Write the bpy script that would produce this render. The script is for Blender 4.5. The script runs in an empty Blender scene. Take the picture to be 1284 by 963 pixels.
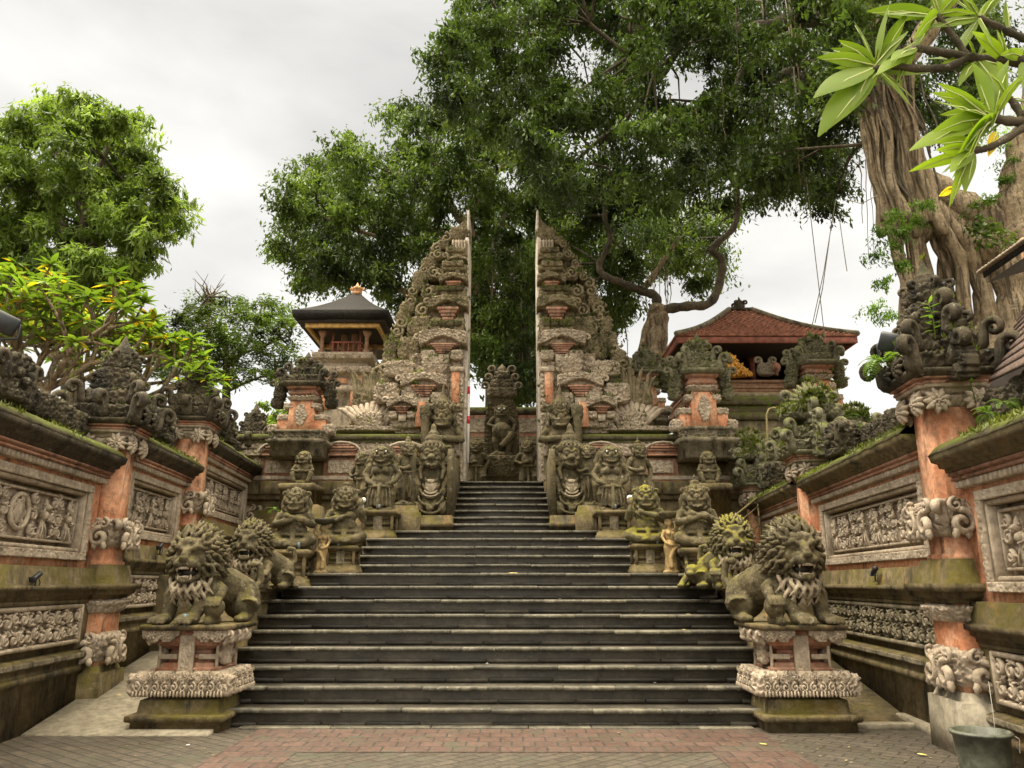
import bpy, math, random
import numpy as np
from mathutils import Vector, Matrix, noise as mnoise

S = bpy.context.scene
COL = S.collection
rng = np.random.default_rng(11)
random.seed(5)
R = math.radians
PI = math.pi

# ------------------------------------------------------------------ camera
PITCH, FOC, EYE = R(14.6), 960.0, 1.6
cam = bpy.data.cameras.new('camera'); co = bpy.data.objects.new('camera', cam); COL.objects.link(co)
co.location = (0, 0, EYE); co.rotation_euler = (PI/2 + PITCH, 0, 0)
cam.sensor_width = 36; cam.lens = FOC/1284*36; cam.clip_start = 0.05; cam.clip_end = 3000
S.camera = co
S.render.resolution_x = 1024; S.render.resolution_y = 768

# ------------------------------------------------------------------ sky, sun, exposure
SUN_EL, SUN_AZ = R(64), R(266)          # azimuth measured clockwise from +Y: high, to the left and a little behind the camera
wd = bpy.data.worlds.new('World'); S.world = wd; wd.use_nodes = True
nt = wd.node_tree; nt.nodes.clear()
def wn(t, **k):
    n = nt.nodes.new(t)
    for a, b in k.items():
        if a in n.inputs: n.inputs[a].default_value = b
        else: setattr(n, a, b)
    return n
L = nt.links.new
sky = wn('ShaderNodeTexSky', sky_type='NISHITA', sun_disc=False, sun_elevation=SUN_EL, sun_rotation=SUN_AZ)
tc = wn('ShaderNodeTexCoord')
sep = wn('ShaderNodeSeparateXYZ'); L(tc.outputs['Generated'], sep.inputs[0])
mp = wn('ShaderNodeMapping'); mp.inputs['Scale'].default_value = (1.0, 1.0, 2.4); L(tc.outputs['Generated'], mp.inputs[0])
c1 = wn('ShaderNodeTexNoise', Scale=1.7, Detail=6.0, Roughness=.5, Distortion=.25); L(mp.outputs[0], c1.inputs['Vector'])
rp = wn('ShaderNodeValToRGB'); e = rp.color_ramp.elements
e[0].position = .36; e[0].color = (3.45, 3.36, 3.2, 1); e[1].position = .62; e[1].color = (5.6, 5.47, 5.1, 1)
L(c1.outputs['Fac'], rp.inputs[0])
# overcast brightness: brighter overhead and in the half of the sky behind the camera
up = wn('ShaderNodeMapRange'); up.inputs['From Min'].default_value = .69; up.inputs['From Max'].default_value = 1.0
up.inputs['To Min'].default_value = 0; up.inputs['To Max'].default_value = 1; L(sep.outputs['Z'], up.inputs['Value'])
bk = wn('ShaderNodeMapRange'); bk.inputs['From Min'].default_value = .25; bk.inputs['From Max'].default_value = -.7
bk.inputs['To Min'].default_value = 0; bk.inputs['To Max'].default_value = 1; L(sep.outputs['Y'], bk.inputs['Value'])
m1 = wn('ShaderNodeMath', operation='MULTIPLY_ADD'); L(up.outputs[0], m1.inputs[0]); m1.inputs[1].default_value = 13.0; m1.inputs[2].default_value = 1
m2 = wn('ShaderNodeMath', operation='MULTIPLY_ADD'); L(bk.outputs[0], m2.inputs[0]); m2.inputs[1].default_value = 1.1; L(m1.outputs[0], m2.inputs[2])
vm = wn('ShaderNodeVectorMath', operation='SCALE'); L(rp.outputs[0], vm.inputs[0]); L(m2.outputs[0], vm.inputs['Scale'])
wt = wn('ShaderNodeMapRange'); wt.inputs['From Min'].default_value = 1; wt.inputs['From Max'].default_value = 3.5; L(m2.outputs[0], wt.inputs['Value'])
wm = wn('ShaderNodeMixRGB', blend_type='MULTIPLY'); L(wt.outputs[0], wm.inputs[0]); L(vm.outputs[0], wm.inputs[1]); wm.inputs[2].default_value = (1.0, .93, .78, 1)
mx = wn('ShaderNodeMixRGB'); mx.inputs[0].default_value = .93; L(sky.outputs[0], mx.inputs[1]); L(wm.outputs[0], mx.inputs[2])
bg = wn('ShaderNodeBackground'); bg.inputs['Strength'].default_value = .1; L(mx.outputs[0], bg.inputs[0])
ow = wn('ShaderNodeOutputWorld'); L(bg.outputs[0], ow.inputs[0])

sl = bpy.data.lights.new('sun', 'SUN'); sl.energy = 1.5; sl.angle = R(14); sl.color = (1, .92, .78)
so = bpy.data.objects.new('sun', sl); COL.objects.link(so)
d = Vector((math.sin(SUN_AZ)*math.cos(SUN_EL), math.cos(SUN_AZ)*math.cos(SUN_EL), math.sin(SUN_EL)))
so.rotation_euler = (-d).to_track_quat('-Z', 'Y').to_euler(); so.location = (0, 0, 40)
S.view_settings.view_transform = 'Standard'; S.view_settings.look = 'None'
S.view_settings.exposure = 1.0; S.view_settings.gamma = 1; S.view_settings.use_curve_mapping = False

# ------------------------------------------------------------------ helpers: names and places
def tag(o, label, cat, group=None, kind=None):
    if label: o['label'] = label
    if cat: o['category'] = cat
    if group: o['group'] = group
    if kind: o['kind'] = kind
    return o
def thing(name, label, cat, loc=(0, 0, 0), rz=0, group=None):
    o = bpy.data.objects.new(name, None); COL.objects.link(o); o.empty_display_size = .2
    o.location = loc; o.rotation_euler = (0, 0, rz)
    return tag(o, label, cat, group, 'thing')
def dup(o, loc=None, rz=None, label=None, scale=None, group=None):
    c = o.copy(); COL.objects.link(c)
    if loc is not None: c.location = loc
    if rz is not None: c.rotation_euler = (0, 0, rz)
    if scale is not None: c.scale = scale if hasattr(scale, '__len__') else (scale,)*3
    if label: c['label'] = label
    if group: c['group'] = group
    for ch in o.children:
        k = ch.copy(); COL.objects.link(k); k.parent = c
        for g in ch.children:
            q = g.copy(); COL.objects.link(q); q.parent = k
    return c
def at(px, py, Y):          # a photo point at depth Y -> world point
    s, c = math.sin(PITCH), math.cos(PITCH); t = (481.5-py)/FOC
    z = Y*(s+t*c)/(c-t*s); dd = Y*c+z*s
    return Vector(((px-642)/FOC*dd, Y, z+EYE))
def apts(pts, Y): return [at(p[0], p[1], (p[2] if len(p) > 2 else Y)) for p in pts]

# ------------------------------------------------------------------ helpers: geometry
class MB:
    def __init__(s): s.V = []; s.F = []; s.n = 0; s.x = None
    def add(s, V, F):
        V = np.asarray(V, float).reshape(-1, 3)
        if s.x is not None:
            m = np.array(s.x); V = V @ m[:3, :3].T + m[:3, 3]
        s.V.append(V)
        for f in (F if isinstance(F, list) else [F]):
            f = np.asarray(f, np.int64)
            if f.size: s.F.append(f + s.n)
        s.n += len(V); return s
    def mesh(s, name, smooth=False):
        V = np.concatenate(s.V) if s.V else np.zeros((0, 3))
        me = bpy.data.meshes.new(name)
        nl = sum(f.size for f in s.F); npo = sum(len(f) for f in s.F)
        me.vertices.add(len(V)); me.vertices.foreach_set('co', V.astype(np.float32).ravel())
        me.loops.add(nl); me.polygons.add(npo)
        me.loops.foreach_set('vertex_index', np.concatenate([f.ravel() for f in s.F]).astype(np.int32))
        tot = np.concatenate([np.full(len(f), f.shape[1]) for f in s.F])
        st = np.concatenate([[0], np.cumsum(tot)[:-1]])
        me.polygons.foreach_set('loop_start', st.astype(np.int32))
        if smooth: me.polygons.foreach_set('use_smooth', np.ones(npo, bool))
        me.update(calc_edges=True); me.validate()
        return me
    def build(s, name, mat, parent=None, smooth=False, loc=None, rz=None):
        me = s.mesh(name, smooth); me.materials.append(mat)
        o = bpy.data.objects.new(name, me); COL.objects.link(o)
        if parent: o.parent = parent
        if loc is not None: o.location = loc
        if rz is not None: o.rotation_euler = (0, 0, rz)
        return o
    # ---- primitives
    def loft(s, rings, cap=True):
        rings = [np.asarray(r, float) for r in rings]; n = len(rings[0]); k = len(rings)
        V = np.concatenate(rings); i = np.arange(n); j = (i+1) % n; Q = []
        for a in range(k-1):
            Q.append(np.stack([a*n+i, a*n+j, (a+1)*n+j, (a+1)*n+i], 1))
        F = [np.concatenate(Q)]
        if cap: F += [np.arange(n)[::-1][None, :], (np.arange(n)+(k-1)*n)[None, :]]
        return s.add(V, F)
    def box(s, c, d, ch=.012, rz=0):
        x, y, z = [a/2 for a in d]; ch = min(ch, x*.45, y*.45, z*.45)
        def ring(zz, a, b, q):
            r = [(a, -b+q), (a, b-q), (a-q, b), (-a+q, b), (-a, b-q), (-a, -b+q), (-a+q, -b), (a-q, -b)]
            return np.array([(p[0], p[1], zz) for p in r])
        rs = [ring(-z, x-ch, y-ch, ch*.5), ring(-z+ch, x, y, ch), ring(z-ch, x, y, ch), ring(z, x-ch, y-ch, ch*.5)]
        cz, sz = math.cos(rz), math.sin(rz); m = np.array([[cz, -sz, 0], [sz, cz, 0], [0, 0, 1]])
        return s.loft([r @ m.T + np.array(c) for r in rs])
    def bx(s, x0, x1, y0, y1, z0, z1, ch=.012): return s.box(((x0+x1)/2, (y0+y1)/2, (z0+z1)/2), (x1-x0, y1-y0, z1-z0), ch)
    def stack(s, prof, c=(0, 0, 0), red=0.0):       # prof: (z, hx, hy) mouldings on a square or redented plan
        rs = []
        for p in prof:
            z, hx = p[0], p[1]; hy = p[2] if len(p) > 2 else hx
            a = red*min(hx, hy)
            if red > 0:
                q = [(hx, hy-a), (hx-a, hy-a), (hx-a, hy), (-hx+a, hy), (-hx+a, hy-a), (-hx, hy-a),
                     (-hx, -hy+a), (-hx+a, -hy+a), (-hx+a, -hy), (hx-a, -hy), (hx-a, -hy+a), (hx, -hy+a)]
            else: q = [(hx, hy), (-hx, hy), (-hx, -hy), (hx, -hy)]
            rs.append(np.array([(u+c[0], v+c[1], z+c[2]) for u, v in q]))
        return s.loft(rs)
    def lathe(s, prof, c=(0, 0, 0), n=20):
        a = np.arange(n)*2*PI/n
        return s.loft([np.stack([r*np.cos(a)+c[0], r*np.sin(a)+c[1], np.full(n, z+c[2])], 1) for r, z in prof])
    def tube(s, pts, rad, n=8, flat=1.0, closed_ends=True, refv=None):
        P = np.array([tuple(p) for p in pts], float); k = len(P)
        rad = np.full(k, rad) if np.isscalar(rad) else np.asarray(rad, float)
        T = np.gradient(P, axis=0); T /= np.linalg.norm(T, axis=1)[:, None]+1e-9
        ref = np.array(refv if refv is not None else ((0, 0, 1.) if abs(T[0, 2]) < .9 else (1., 0, 0)))
        u = np.cross(T[0], ref); u /= np.linalg.norm(u)+1e-9
        a = np.arange(n)*2*PI/n; rs = []
        for i in range(k):
            u = u - T[i]*np.dot(u, T[i]); u /= np.linalg.norm(u)+1e-9
            w = np.cross(T[i], u)
            rs.append(P[i]+rad[i]*(np.cos(a)[:, None]*u+flat*np.sin(a)[:, None]*w))
        if closed_ends:
            rs = [P[0]+(rs[0]-P[0])*.5-T[0]*rad[0]*.5] + rs + [P[-1]+(rs[-1]-P[-1])*.5+T[-1]*rad[-1]*.5]
        return s.loft(rs)
    def ell(s, c, r, nu=14, nv=9, rot=None):
        r = (r, r, r) if np.isscalar(r) else r
        th = np.linspace(.0, PI, nv+1)[1:-1]; a = np.arange(nu)*2*PI/nu
        V = [np.array([[0, 0, -1.]])]
        for t in th: V.append(np.stack([np.sin(t)*np.cos(a), np.sin(t)*np.sin(a), np.full(nu, -math.cos(t))], 1))
        V.append(np.array([[0, 0, 1.]])); V = np.concatenate(V)*np.array(r)
        if rot is not None: V = V @ np.array(Matrix.Rotation(rot[0], 3, rot[1])).T
        i = np.arange(nu); j = (i+1) % nu; m = len(th); Q = []
        for b in range(m-1): Q.append(np.stack([1+b*nu+i, 1+b*nu+j, 1+(b+1)*nu+j, 1+(b+1)*nu+i], 1))
        F = [np.concatenate(Q), np.stack([np.zeros(nu, int), 1+j, 1+i], 1),
             np.stack([np.full(nu, 1+m*nu), 1+(m-1)*nu+i, 1+(m-1)*nu+j], 1)]
        return s.add(V+np.array(c), F)
    def torus(s, c, r, t, n=20, m=7, sx=1, sy=1, tilt=0):
        a = np.arange(n)*2*PI/n; b = np.arange(m)*2*PI/m
        A, B = np.meshgrid(a, b, indexing='ij')
        X = (r+t*np.cos(B))*np.cos(A)*sx; Y = (r+t*np.cos(B))*np.sin(A)*sy; Z = t*np.sin(B)
        ct, st = math.cos(tilt), math.sin(tilt)
        V = np.stack([X, Y*ct-Z*st, Y*st+Z*ct], -1).reshape(-1, 3)+np.array(c)
        i, j = np.meshgrid(np.arange(n), np.arange(m), indexing='ij'); i = i.ravel(); j = j.ravel()
        return s.add(V, [np.stack([i*m+j, ((i+1) % n)*m+j, ((i+1) % n)*m+(j+1) % m, i*m+(j+1) % m], 1)])

def fr(x): return x-np.floor(x)
def hsh(i, j, k): return fr(np.sin(i*127.1+j*311.7+k*74.7)*43758.5453)
def scroll(u, v, cell, seed=0, freq=1.55):
    """interlocking carved curls: spiral ridges round jittered centres, cut apart by grooves; 0..1"""
    x = u/cell; y = v/cell; ix = np.floor(x); iy = np.floor(y)
    d1 = np.full(x.shape, 9.); d2 = d1.copy(); th = np.zeros(x.shape); sg = th.copy(); am = th.copy()
    for a in (-1, 0, 1):
        for b in (-1, 0, 1):
            ci, cj = ix+a, iy+b
            dx = x-(ci+.15+.7*hsh(ci, cj, seed+1)); dy = y-(cj+.15+.7*hsh(ci, cj, seed+2))
            d = np.hypot(dx, dy); nr = d < d1
            d2 = np.where(nr, d1, np.minimum(d2, d))
            h = hsh(ci, cj, seed+3)
            th = np.where(nr, np.arctan2(dy, dx)+h*6.28, th); sg = np.where(nr, np.where(h > .5, 1., -1.), sg)
            am = np.where(nr, h, am); d1 = np.where(nr, d, d1)
    ed = np.clip((d2-d1-.03)/.17, 0, 1); ed = ed*ed*(3-2*ed)
    sp = .5+.5*np.cos(d1*2*PI*freq-sg*th)
    sp = np.clip((sp-.32)/.3, 0, 1); sp = sp*sp*(3-2*sp)
    return ed*(.18+.82*sp)*(.75+.25*am)
def carve(u, v, cell, seed=0):
    return .72*scroll(u, v, cell, seed)+.28*scroll(u, v, cell*.42, seed+9)
def pip(px, pz, poly):
    ins = np.zeros(px.shape, bool); n = len(poly)
    for i in range(n):
        x1, y1 = poly[i]; x2, y2 = poly[(i+1) % n]
        c = (y1 > pz) != (y2 > pz)
        ins ^= c & (px < (x2-x1)*(pz-y1)/((y2-y1) if y2 != y1 else 1e-9)+x1)
    return ins
def relief(mb, x0, x1, z0, z1, step, hf, depth=.05, y=0., mask=None, sg=1, poly=None):
    """a slab standing in x,z; its carved front at y + sg*hf(x,z), a flat back at y - sg*depth"""
    nx = max(2, int(round((x1-x0)/step))); nz = max(2, int(round((z1-z0)/step)))
    X, Z = np.meshgrid(np.linspace(x0, x1, nx+1), np.linspace(z0, z1, nz+1), indexing='ij')
    Hh = hf(X, Z); n = X.size
    V = np.concatenate([np.stack([X.ravel(), (y+sg*Hh).ravel(), Z.ravel()], 1),
                        np.stack([X.ravel(), np.full(n, y-sg*depth), Z.ravel()], 1)])
    cx = (X[:-1, :-1]+X[1:, 1:])/2; cz = (Z[:-1, :-1]+Z[1:, 1:])/2
    m = np.ones(cx.shape, bool)
    if poly is not None: m &= pip(cx, cz, poly)
    if mask is not None: m &= mask(cx, cz)
    I, J = np.nonzero(m); w = nz+1
    a = I*w+J; b = (I+1)*w+J; c = (I+1)*w+J+1; d_ = I*w+J+1
    fr_ = np.stack([a, d_, c, b], 1); bk_ = np.stack([a, b, c, d_], 1)+n
    mp_ = np.pad(m, 1); sd = []
    for di, dj, p, q in ((-1, 0, a, d_), (1, 0, c, b), (0, -1, b, a), (0, 1, d_, c)):
        k = ~mp_[I+1+di, J+1+dj]; sd.append(np.stack([p[k], p[k]+n, q[k]+n, q[k]], 1))
    F = np.concatenate([fr_, bk_]+sd)
    if sg < 0: F = F[:, ::-1]
    u, inv = np.unique(F, return_inverse=True)
    mb.add(V[u], [inv.reshape(F.shape)]); return mb
def karang(mb, c, h, cell=.12, amp=.04, seed=0, nu=0, nv=0, e=.45, rot=0, flare=0., curve=0.):
    """a carved block: rounded box whose sides are cut into curls; flare widens it upwards"""
    q = np.linspace(0, 2*PI, 721); ca, sa = np.cos(q), np.sin(q)
    ox = np.sign(ca)*np.abs(ca)**e*h[0]; oy = np.sign(sa)*np.abs(sa)**e*h[1]
    ln = np.concatenate([[0], np.cumsum(np.hypot(np.diff(ox), np.diff(oy)))]); per = ln[-1]
    st = max(cell*.1, .0125); nu = int(min(230, max(24, per/st))); nv = int(min(64, max(8, 2*h[2]/st)))
    u = np.arange(nu)*per/nu; bx_ = np.interp(u, ln, ox); by_ = np.interp(u, ln, oy)
    tx = np.roll(bx_, -1)-np.roll(bx_, 1); ty = np.roll(by_, -1)-np.roll(by_, 1); l = np.hypot(tx, ty)+1e-9; nx, ny = ty/l, -tx/l
    t = np.linspace(-1, 1, nv); U, T = np.meshgrid(u, t, indexing='ij')
    k = max(1, round(per/cell)); hh = carve(U*(k*cell/per), T*h[2], cell, seed)
    rim = (1-np.abs(T)**6*.35)*(1+flare*T)*(1+curve*(T*T-.4))
    X = bx_[:, None]*rim+nx[:, None]*amp*(hh-.35); Y = by_[:, None]*rim+ny[:, None]*amp*(hh-.35); Z = T*h[2]+.25*amp*(hh-.3)
    cr, sr = math.cos(rot), math.sin(rot)
    V = np.stack([X*cr-Y*sr, X*sr+Y*cr, Z], -1).reshape(-1, 3)+np.array(c)
    i, j = np.meshgrid(np.arange(nu), np.arange(nv-1), indexing='ij'); i = i.ravel(); j = j.ravel(); k = (i+1) % nu
    F = [np.stack([i*nv+j, k*nv+j, k*nv+j+1, i*nv+j+1], 1), (np.arange(nu)*nv)[::-1][None, :], (np.arange(nu)*nv+nv-1)[None, :]]
    mb.add(V, F); return mb
def curl(mb, p, ang, size, thick=.2, turns=1.15, n=6, steps=15, upness=1.0):
    """an upturned stone volute growing from p, leaning outwards along angle ang"""
    o = np.array([math.cos(ang), math.sin(ang), 0]); u = np.array([0, 0, upness]); p = np.array(p, float)
    cen = p+o*size*.42+u*size*.62; pts = [p-o*size*.12, p+o*size*.02+u*size*.12]; rad = [size*thick*1.15, size*thick*1.1]
    for k in range(steps):
        t = k/(steps-1); r = size*.36*(1-.78*t); th = PI*1.08-t*2*PI*turns
        pts.append(cen+r*(math.cos(th)*o+math.sin(th)*u)); rad.append(size*thick*(1-.55*t))
    mb.tube(pts, rad, n=n, flat=1.5, refv=tuple(np.cross(o, u)/max(1e-6, upness)))
    return mb
def volute(mb, c, r, sg, th=.3, y=0., turns=1.4, ax='y', out=-1):
    """a flat stone spiral lying against a face"""
    pts = []; rad = []
    for k in range(20):
        t = k/19; q = r*(1-.82*t); a = PI*.5+sg*(t*2*PI*turns); d = out*.06*math.sin(t*PI*.5)*r/.2
        pts.append((c[0]+q*math.cos(a), y+d, c[2]+q*math.sin(a)) if ax == 'y' else (c[0]+d, c[1]+q*math.cos(a), c[2]+q*math.sin(a))); rad.append(r*th*(1-.5*t))
    mb.tube(pts, rad, 6, 1.6, refv=(0, 1, 0) if ax == 'y' else (1, 0, 0))
def scrollface(mb, c, w, h, ax='y', out=1, seed=0):
    """the pattern cut on a carved block: paired spirals under a flower, leaf tips along the foot"""
    c = np.array(c, float)
    def pt(a, b): return (c[0]+a, c[1], c[2]+b) if ax == 'y' else (c[0], c[1]+a, c[2]+b)
    for s in (-1, 1):
        p = pt(s*w*.27, -h*.12); volute(mb, p, min(w*.22, h*.34), s, .3, p[1], 1.3, ax, out)
        p = pt(s*w*.33, h*.3); volute(mb, p, min(w*.13, h*.17), -s, .32, p[1], 1.2, ax, out)
    rosette(mb, pt(0, h*.18), min(w*.16, h*.25), ax, out, 7, seed)
    for k in range(5):
        a = (k-2)*w*.19; o = .03*out
        q = [pt(a, -h*.28), pt(a*1.05, -h*.42), pt(a*1.1, -h*.5)]
        q = [(x, y+(o if ax == 'y' else 0), z) if ax == 'y' else (x+o, y, z) for x, y, z in q]
        mb.tube(q, [w*.05, w*.07, w*.02], 6)
def rosette(mb, c, r, ax='y', sg=1, petals=8, seed=0):
    """an open carved flower lying against a face"""
    c = np.array(c, float)
    def pt(a, b, d): return c+(np.array([a, sg*d, b]) if ax == 'y' else np.array([sg*d, a, b]))
    rr = np.random.default_rng(seed)
    for ring, (q, rad, dd) in enumerate(((petals, r, .0), (petals-1, r*.66, r*.18), (5, r*.36, r*.32))):
        for k in range(q):
            a = 2*PI*(k+.5*ring)/q+rr.uniform(-.1, .1); ca, sa = math.cos(a), math.sin(a)
            mb.tube([pt(ca*rad*.25, sa*rad*.25, dd+.02*r), pt(ca*rad*.62, sa*rad*.62, dd+.2*r), pt(ca*rad, sa*rad, dd+.1*r)],
                    [rad*.18, rad*.3, rad*.1], n=6)
    mb.ell(pt(0, 0, r*.42), r*.18, 8, 6); return mb

def carvedscene(mb, x0, x1, z0, z1, y, seed=0, cell=.17, figs=True, medal=False):
    """undercut relief: curling stems with leaf tips, and between them small crowned figures standing"""
    r = np.random.default_rng(seed); w, h = x1-x0, z1-z0; busy = []
    if figs:
        if medal is not False:
            cx, R_ = medal, h*.36; zc = z0+h*.54; busy.append((cx, R_*1.25)); mb.torus((cx, y+.03, zc), R_, .028, 30, 7, 1, 1, PI/2)
            for k in range(9): a = k*2.4; q = R_*.78*math.sqrt((k+.4)/9); rosette(mb, (cx+q*math.cos(a), y+.02, zc+q*math.sin(a)), R_*r.uniform(.2, .32), 'y', 1, 6, k)
            mb.ell((cx, y-.02, zc), (R_*.9, .07, R_*.9), 20, 8)
        n = max(1, int(w/.52))
        for k in range(n):
            cx = x0+(k+.5)*w/n+r.uniform(-.06, .06)
            if any(abs(cx-b) < q+.13 for b, q in busy): continue
            s = h*r.uniform(.8, .95); f = lambda a, d, b: (cx+a*s, y+d, z0+b*s); busy.append((cx, .11)); t = r.choice((-1, 1))
            mb.tube([f(0, .02, .04), f(.0, .045, .2), f(0, .055, .36), f(0, .05, .46)], [.15*s, .12*s, .10*s, .08*s], 10, .5, refv=(0, 1, 0))
            mb.ell(f(0, .06, .57), (.10*s, .06, .12*s), 12, 8); mb.ell(f(.02*t, .085, .76), (.062*s, .055, .075*s), 12, 8)
            mb.lathe([(.068*s, .80*s), (.075*s, .83*s), (.05*s, .87*s), (.055*s, .90*s), (.02*s, .95*s), (0, .99*s)], (cx+.02*t*s, y+.07, z0), 10)
            mb.tube([f(.1*t, .06, .64), f(.2*t, .075, .55), f(.17*t, .1, .66), f(.15*t, .1, .72)], .026*s, 6); mb.tube([f(-.1*t, .06, .64), f(-.17*t, .08, .5), f(-.06*t, .11, .45)], .026*s, 6)
            for q in (-1, 1): mb.tube([f(q*.05, .07, .36), f(q*.09, .085, .2), f(q*.12, .08, .05)], .022*s, 5)
    nx, nz_ = max(1, int(w/cell)), max(1, int(h/cell)); cx_, cz_ = w/nx, h/nz_
    for i in range(nx):
        for j in range(nz_):
            x = x0+(i+.5)*cx_+r.uniform(-.02, .02); z = z0+(j+.5)*cz_+r.uniform(-.02, .02)
            if any(abs(x-b) < q for b, q in busy): continue
            sg = 1 if (i+j) % 2 else -1; rad = cell*r.uniform(.36, .46)
            volute(mb, (x, y, z), rad, sg, .3, y+.03, 1.35, 'y', 1)
            for q in range(3):
                a = r.uniform(0, 6.28); p = np.array((x+rad*1.05*math.cos(a), y+.02, z+rad*1.05*math.sin(a))); d = np.array((math.cos(a+.7*sg), 0, math.sin(a+.7*sg)))
                mb.tube([p, p+d*rad*.45+np.array((0, .03, 0)), p+d*rad*.85], [rad*.16, rad*.26, rad*.06], 6)
            if r.uniform() < .3: mb.ell((x, y+.04, z), rad*.3, 8, 6)
def sculpt(name, mb, mat, parent=None, vox=.014, sm=2, disp=.016, dsize=.07, loc=None, rz=None):
    """one continuous figure: union the volumes by voxel remeshing, soften, then weather the surface"""
    me = mb.mesh(name+'_raw'); o = bpy.data.objects.new('raw', me); COL.objects.link(o)
    m = o.modifiers.new('r', 'REMESH'); m.mode = 'VOXEL'; m.voxel_size = vox
    m = o.modifiers.new('s', 'SMOOTH'); m.factor = .5; m.iterations = sm
    if disp:
        for sz, st in ((dsize, disp), (dsize*.3, disp*.5)):
            tx = bpy.data.textures.new('weather', 'CLOUDS'); tx.noise_scale = sz; tx.noise_depth = 2
            m = o.modifiers.new('d', 'DISPLACE'); m.texture = tx; m.strength = st; m.mid_level = .5; m.texture_coords = 'LOCAL'
    bpy.context.view_layer.update()
    dg = bpy.context.evaluated_depsgraph_get()
    new = bpy.data.meshes.new_from_object(o.evaluated_get(dg)); new.name = name
    bpy.data.objects.remove(o); bpy.data.meshes.remove(me)
    new.polygons.foreach_set('use_smooth', np.ones(len(new.polygons), bool))
    new.materials.clear(); new.materials.append(mat)
    q = bpy.data.objects.new(name, new); COL.objects.link(q)
    if parent: q.parent = parent
    if loc is not None: q.location = loc
    if rz is not None: q.rotation_euler = (0, 0, rz)
    return q

# ------------------------------------------------------------------ materials
def newmat(name):
    m = bpy.data.materials.new(name); m.use_nodes = True; t = m.node_tree; t.nodes.clear()
    out = t.nodes.new('ShaderNodeOutputMaterial'); b = t.nodes.new('ShaderNodeBsdfPrincipled')
    t.links.new(b.outputs[0], out.inputs[0]); return m, t, b, out
def nd(t, ty, **k):
    n = t.nodes.new(ty)
    for a, b in k.items():
        a = a.replace('_', ' ') if a.replace('_', ' ') in n.inputs else a
        if a in n.inputs:
            if hasattr(b, 'is_linked') or isinstance(b, bpy.types.NodeSocket): t.links.new(b, n.inputs[a])
            else: n.inputs[a].default_value = b
        else: setattr(n, a, b)
    return n
def ramp(t, fac, a, b, ca=0., cb=1.):
    r = nd(t, 'ShaderNodeMapRange'); r.interpolation_type = 'SMOOTHSTEP'
    r.inputs['From Min'].default_value = a; r.inputs['From Max'].default_value = b
    r.inputs['To Min'].default_value = ca; r.inputs['To Max'].default_value = cb
    t.links.new(fac, r.inputs['Value']); return r.outputs[0]
def mixc(t, f, a, b, mode='MIX'):
    m = t.nodes.new('ShaderNodeMixRGB'); m.blend_type = mode
    for i, q in ((0, f), (1, a), (2, b)):
        if isinstance(q, bpy.types.NodeSocket): t.links.new(q, m.inputs[i])
        else: m.inputs[i].default_value = q if i == 0 else (*q, 1)
    return m.outputs[0]
def mth(t, op, a, b=0., c=0.):
    m = t.nodes.new('ShaderNodeMath'); m.operation = op
    for i, q in enumerate((a, b, c)):
        if isinstance(q, bpy.types.NodeSocket): t.links.new(q, m.inputs[i])
        else: m.inputs[i].default_value = q
    return m.outputs[0]
def nz(t, vec, scale, detail=5., rough=.6, dist=0.):
    n = nd(t, 'ShaderNodeTexNoise', Scale=scale, Detail=detail, Roughness=rough, Distortion=dist)
    t.links.new(vec, n.inputs['Vector']); return n.outputs['Fac']

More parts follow.
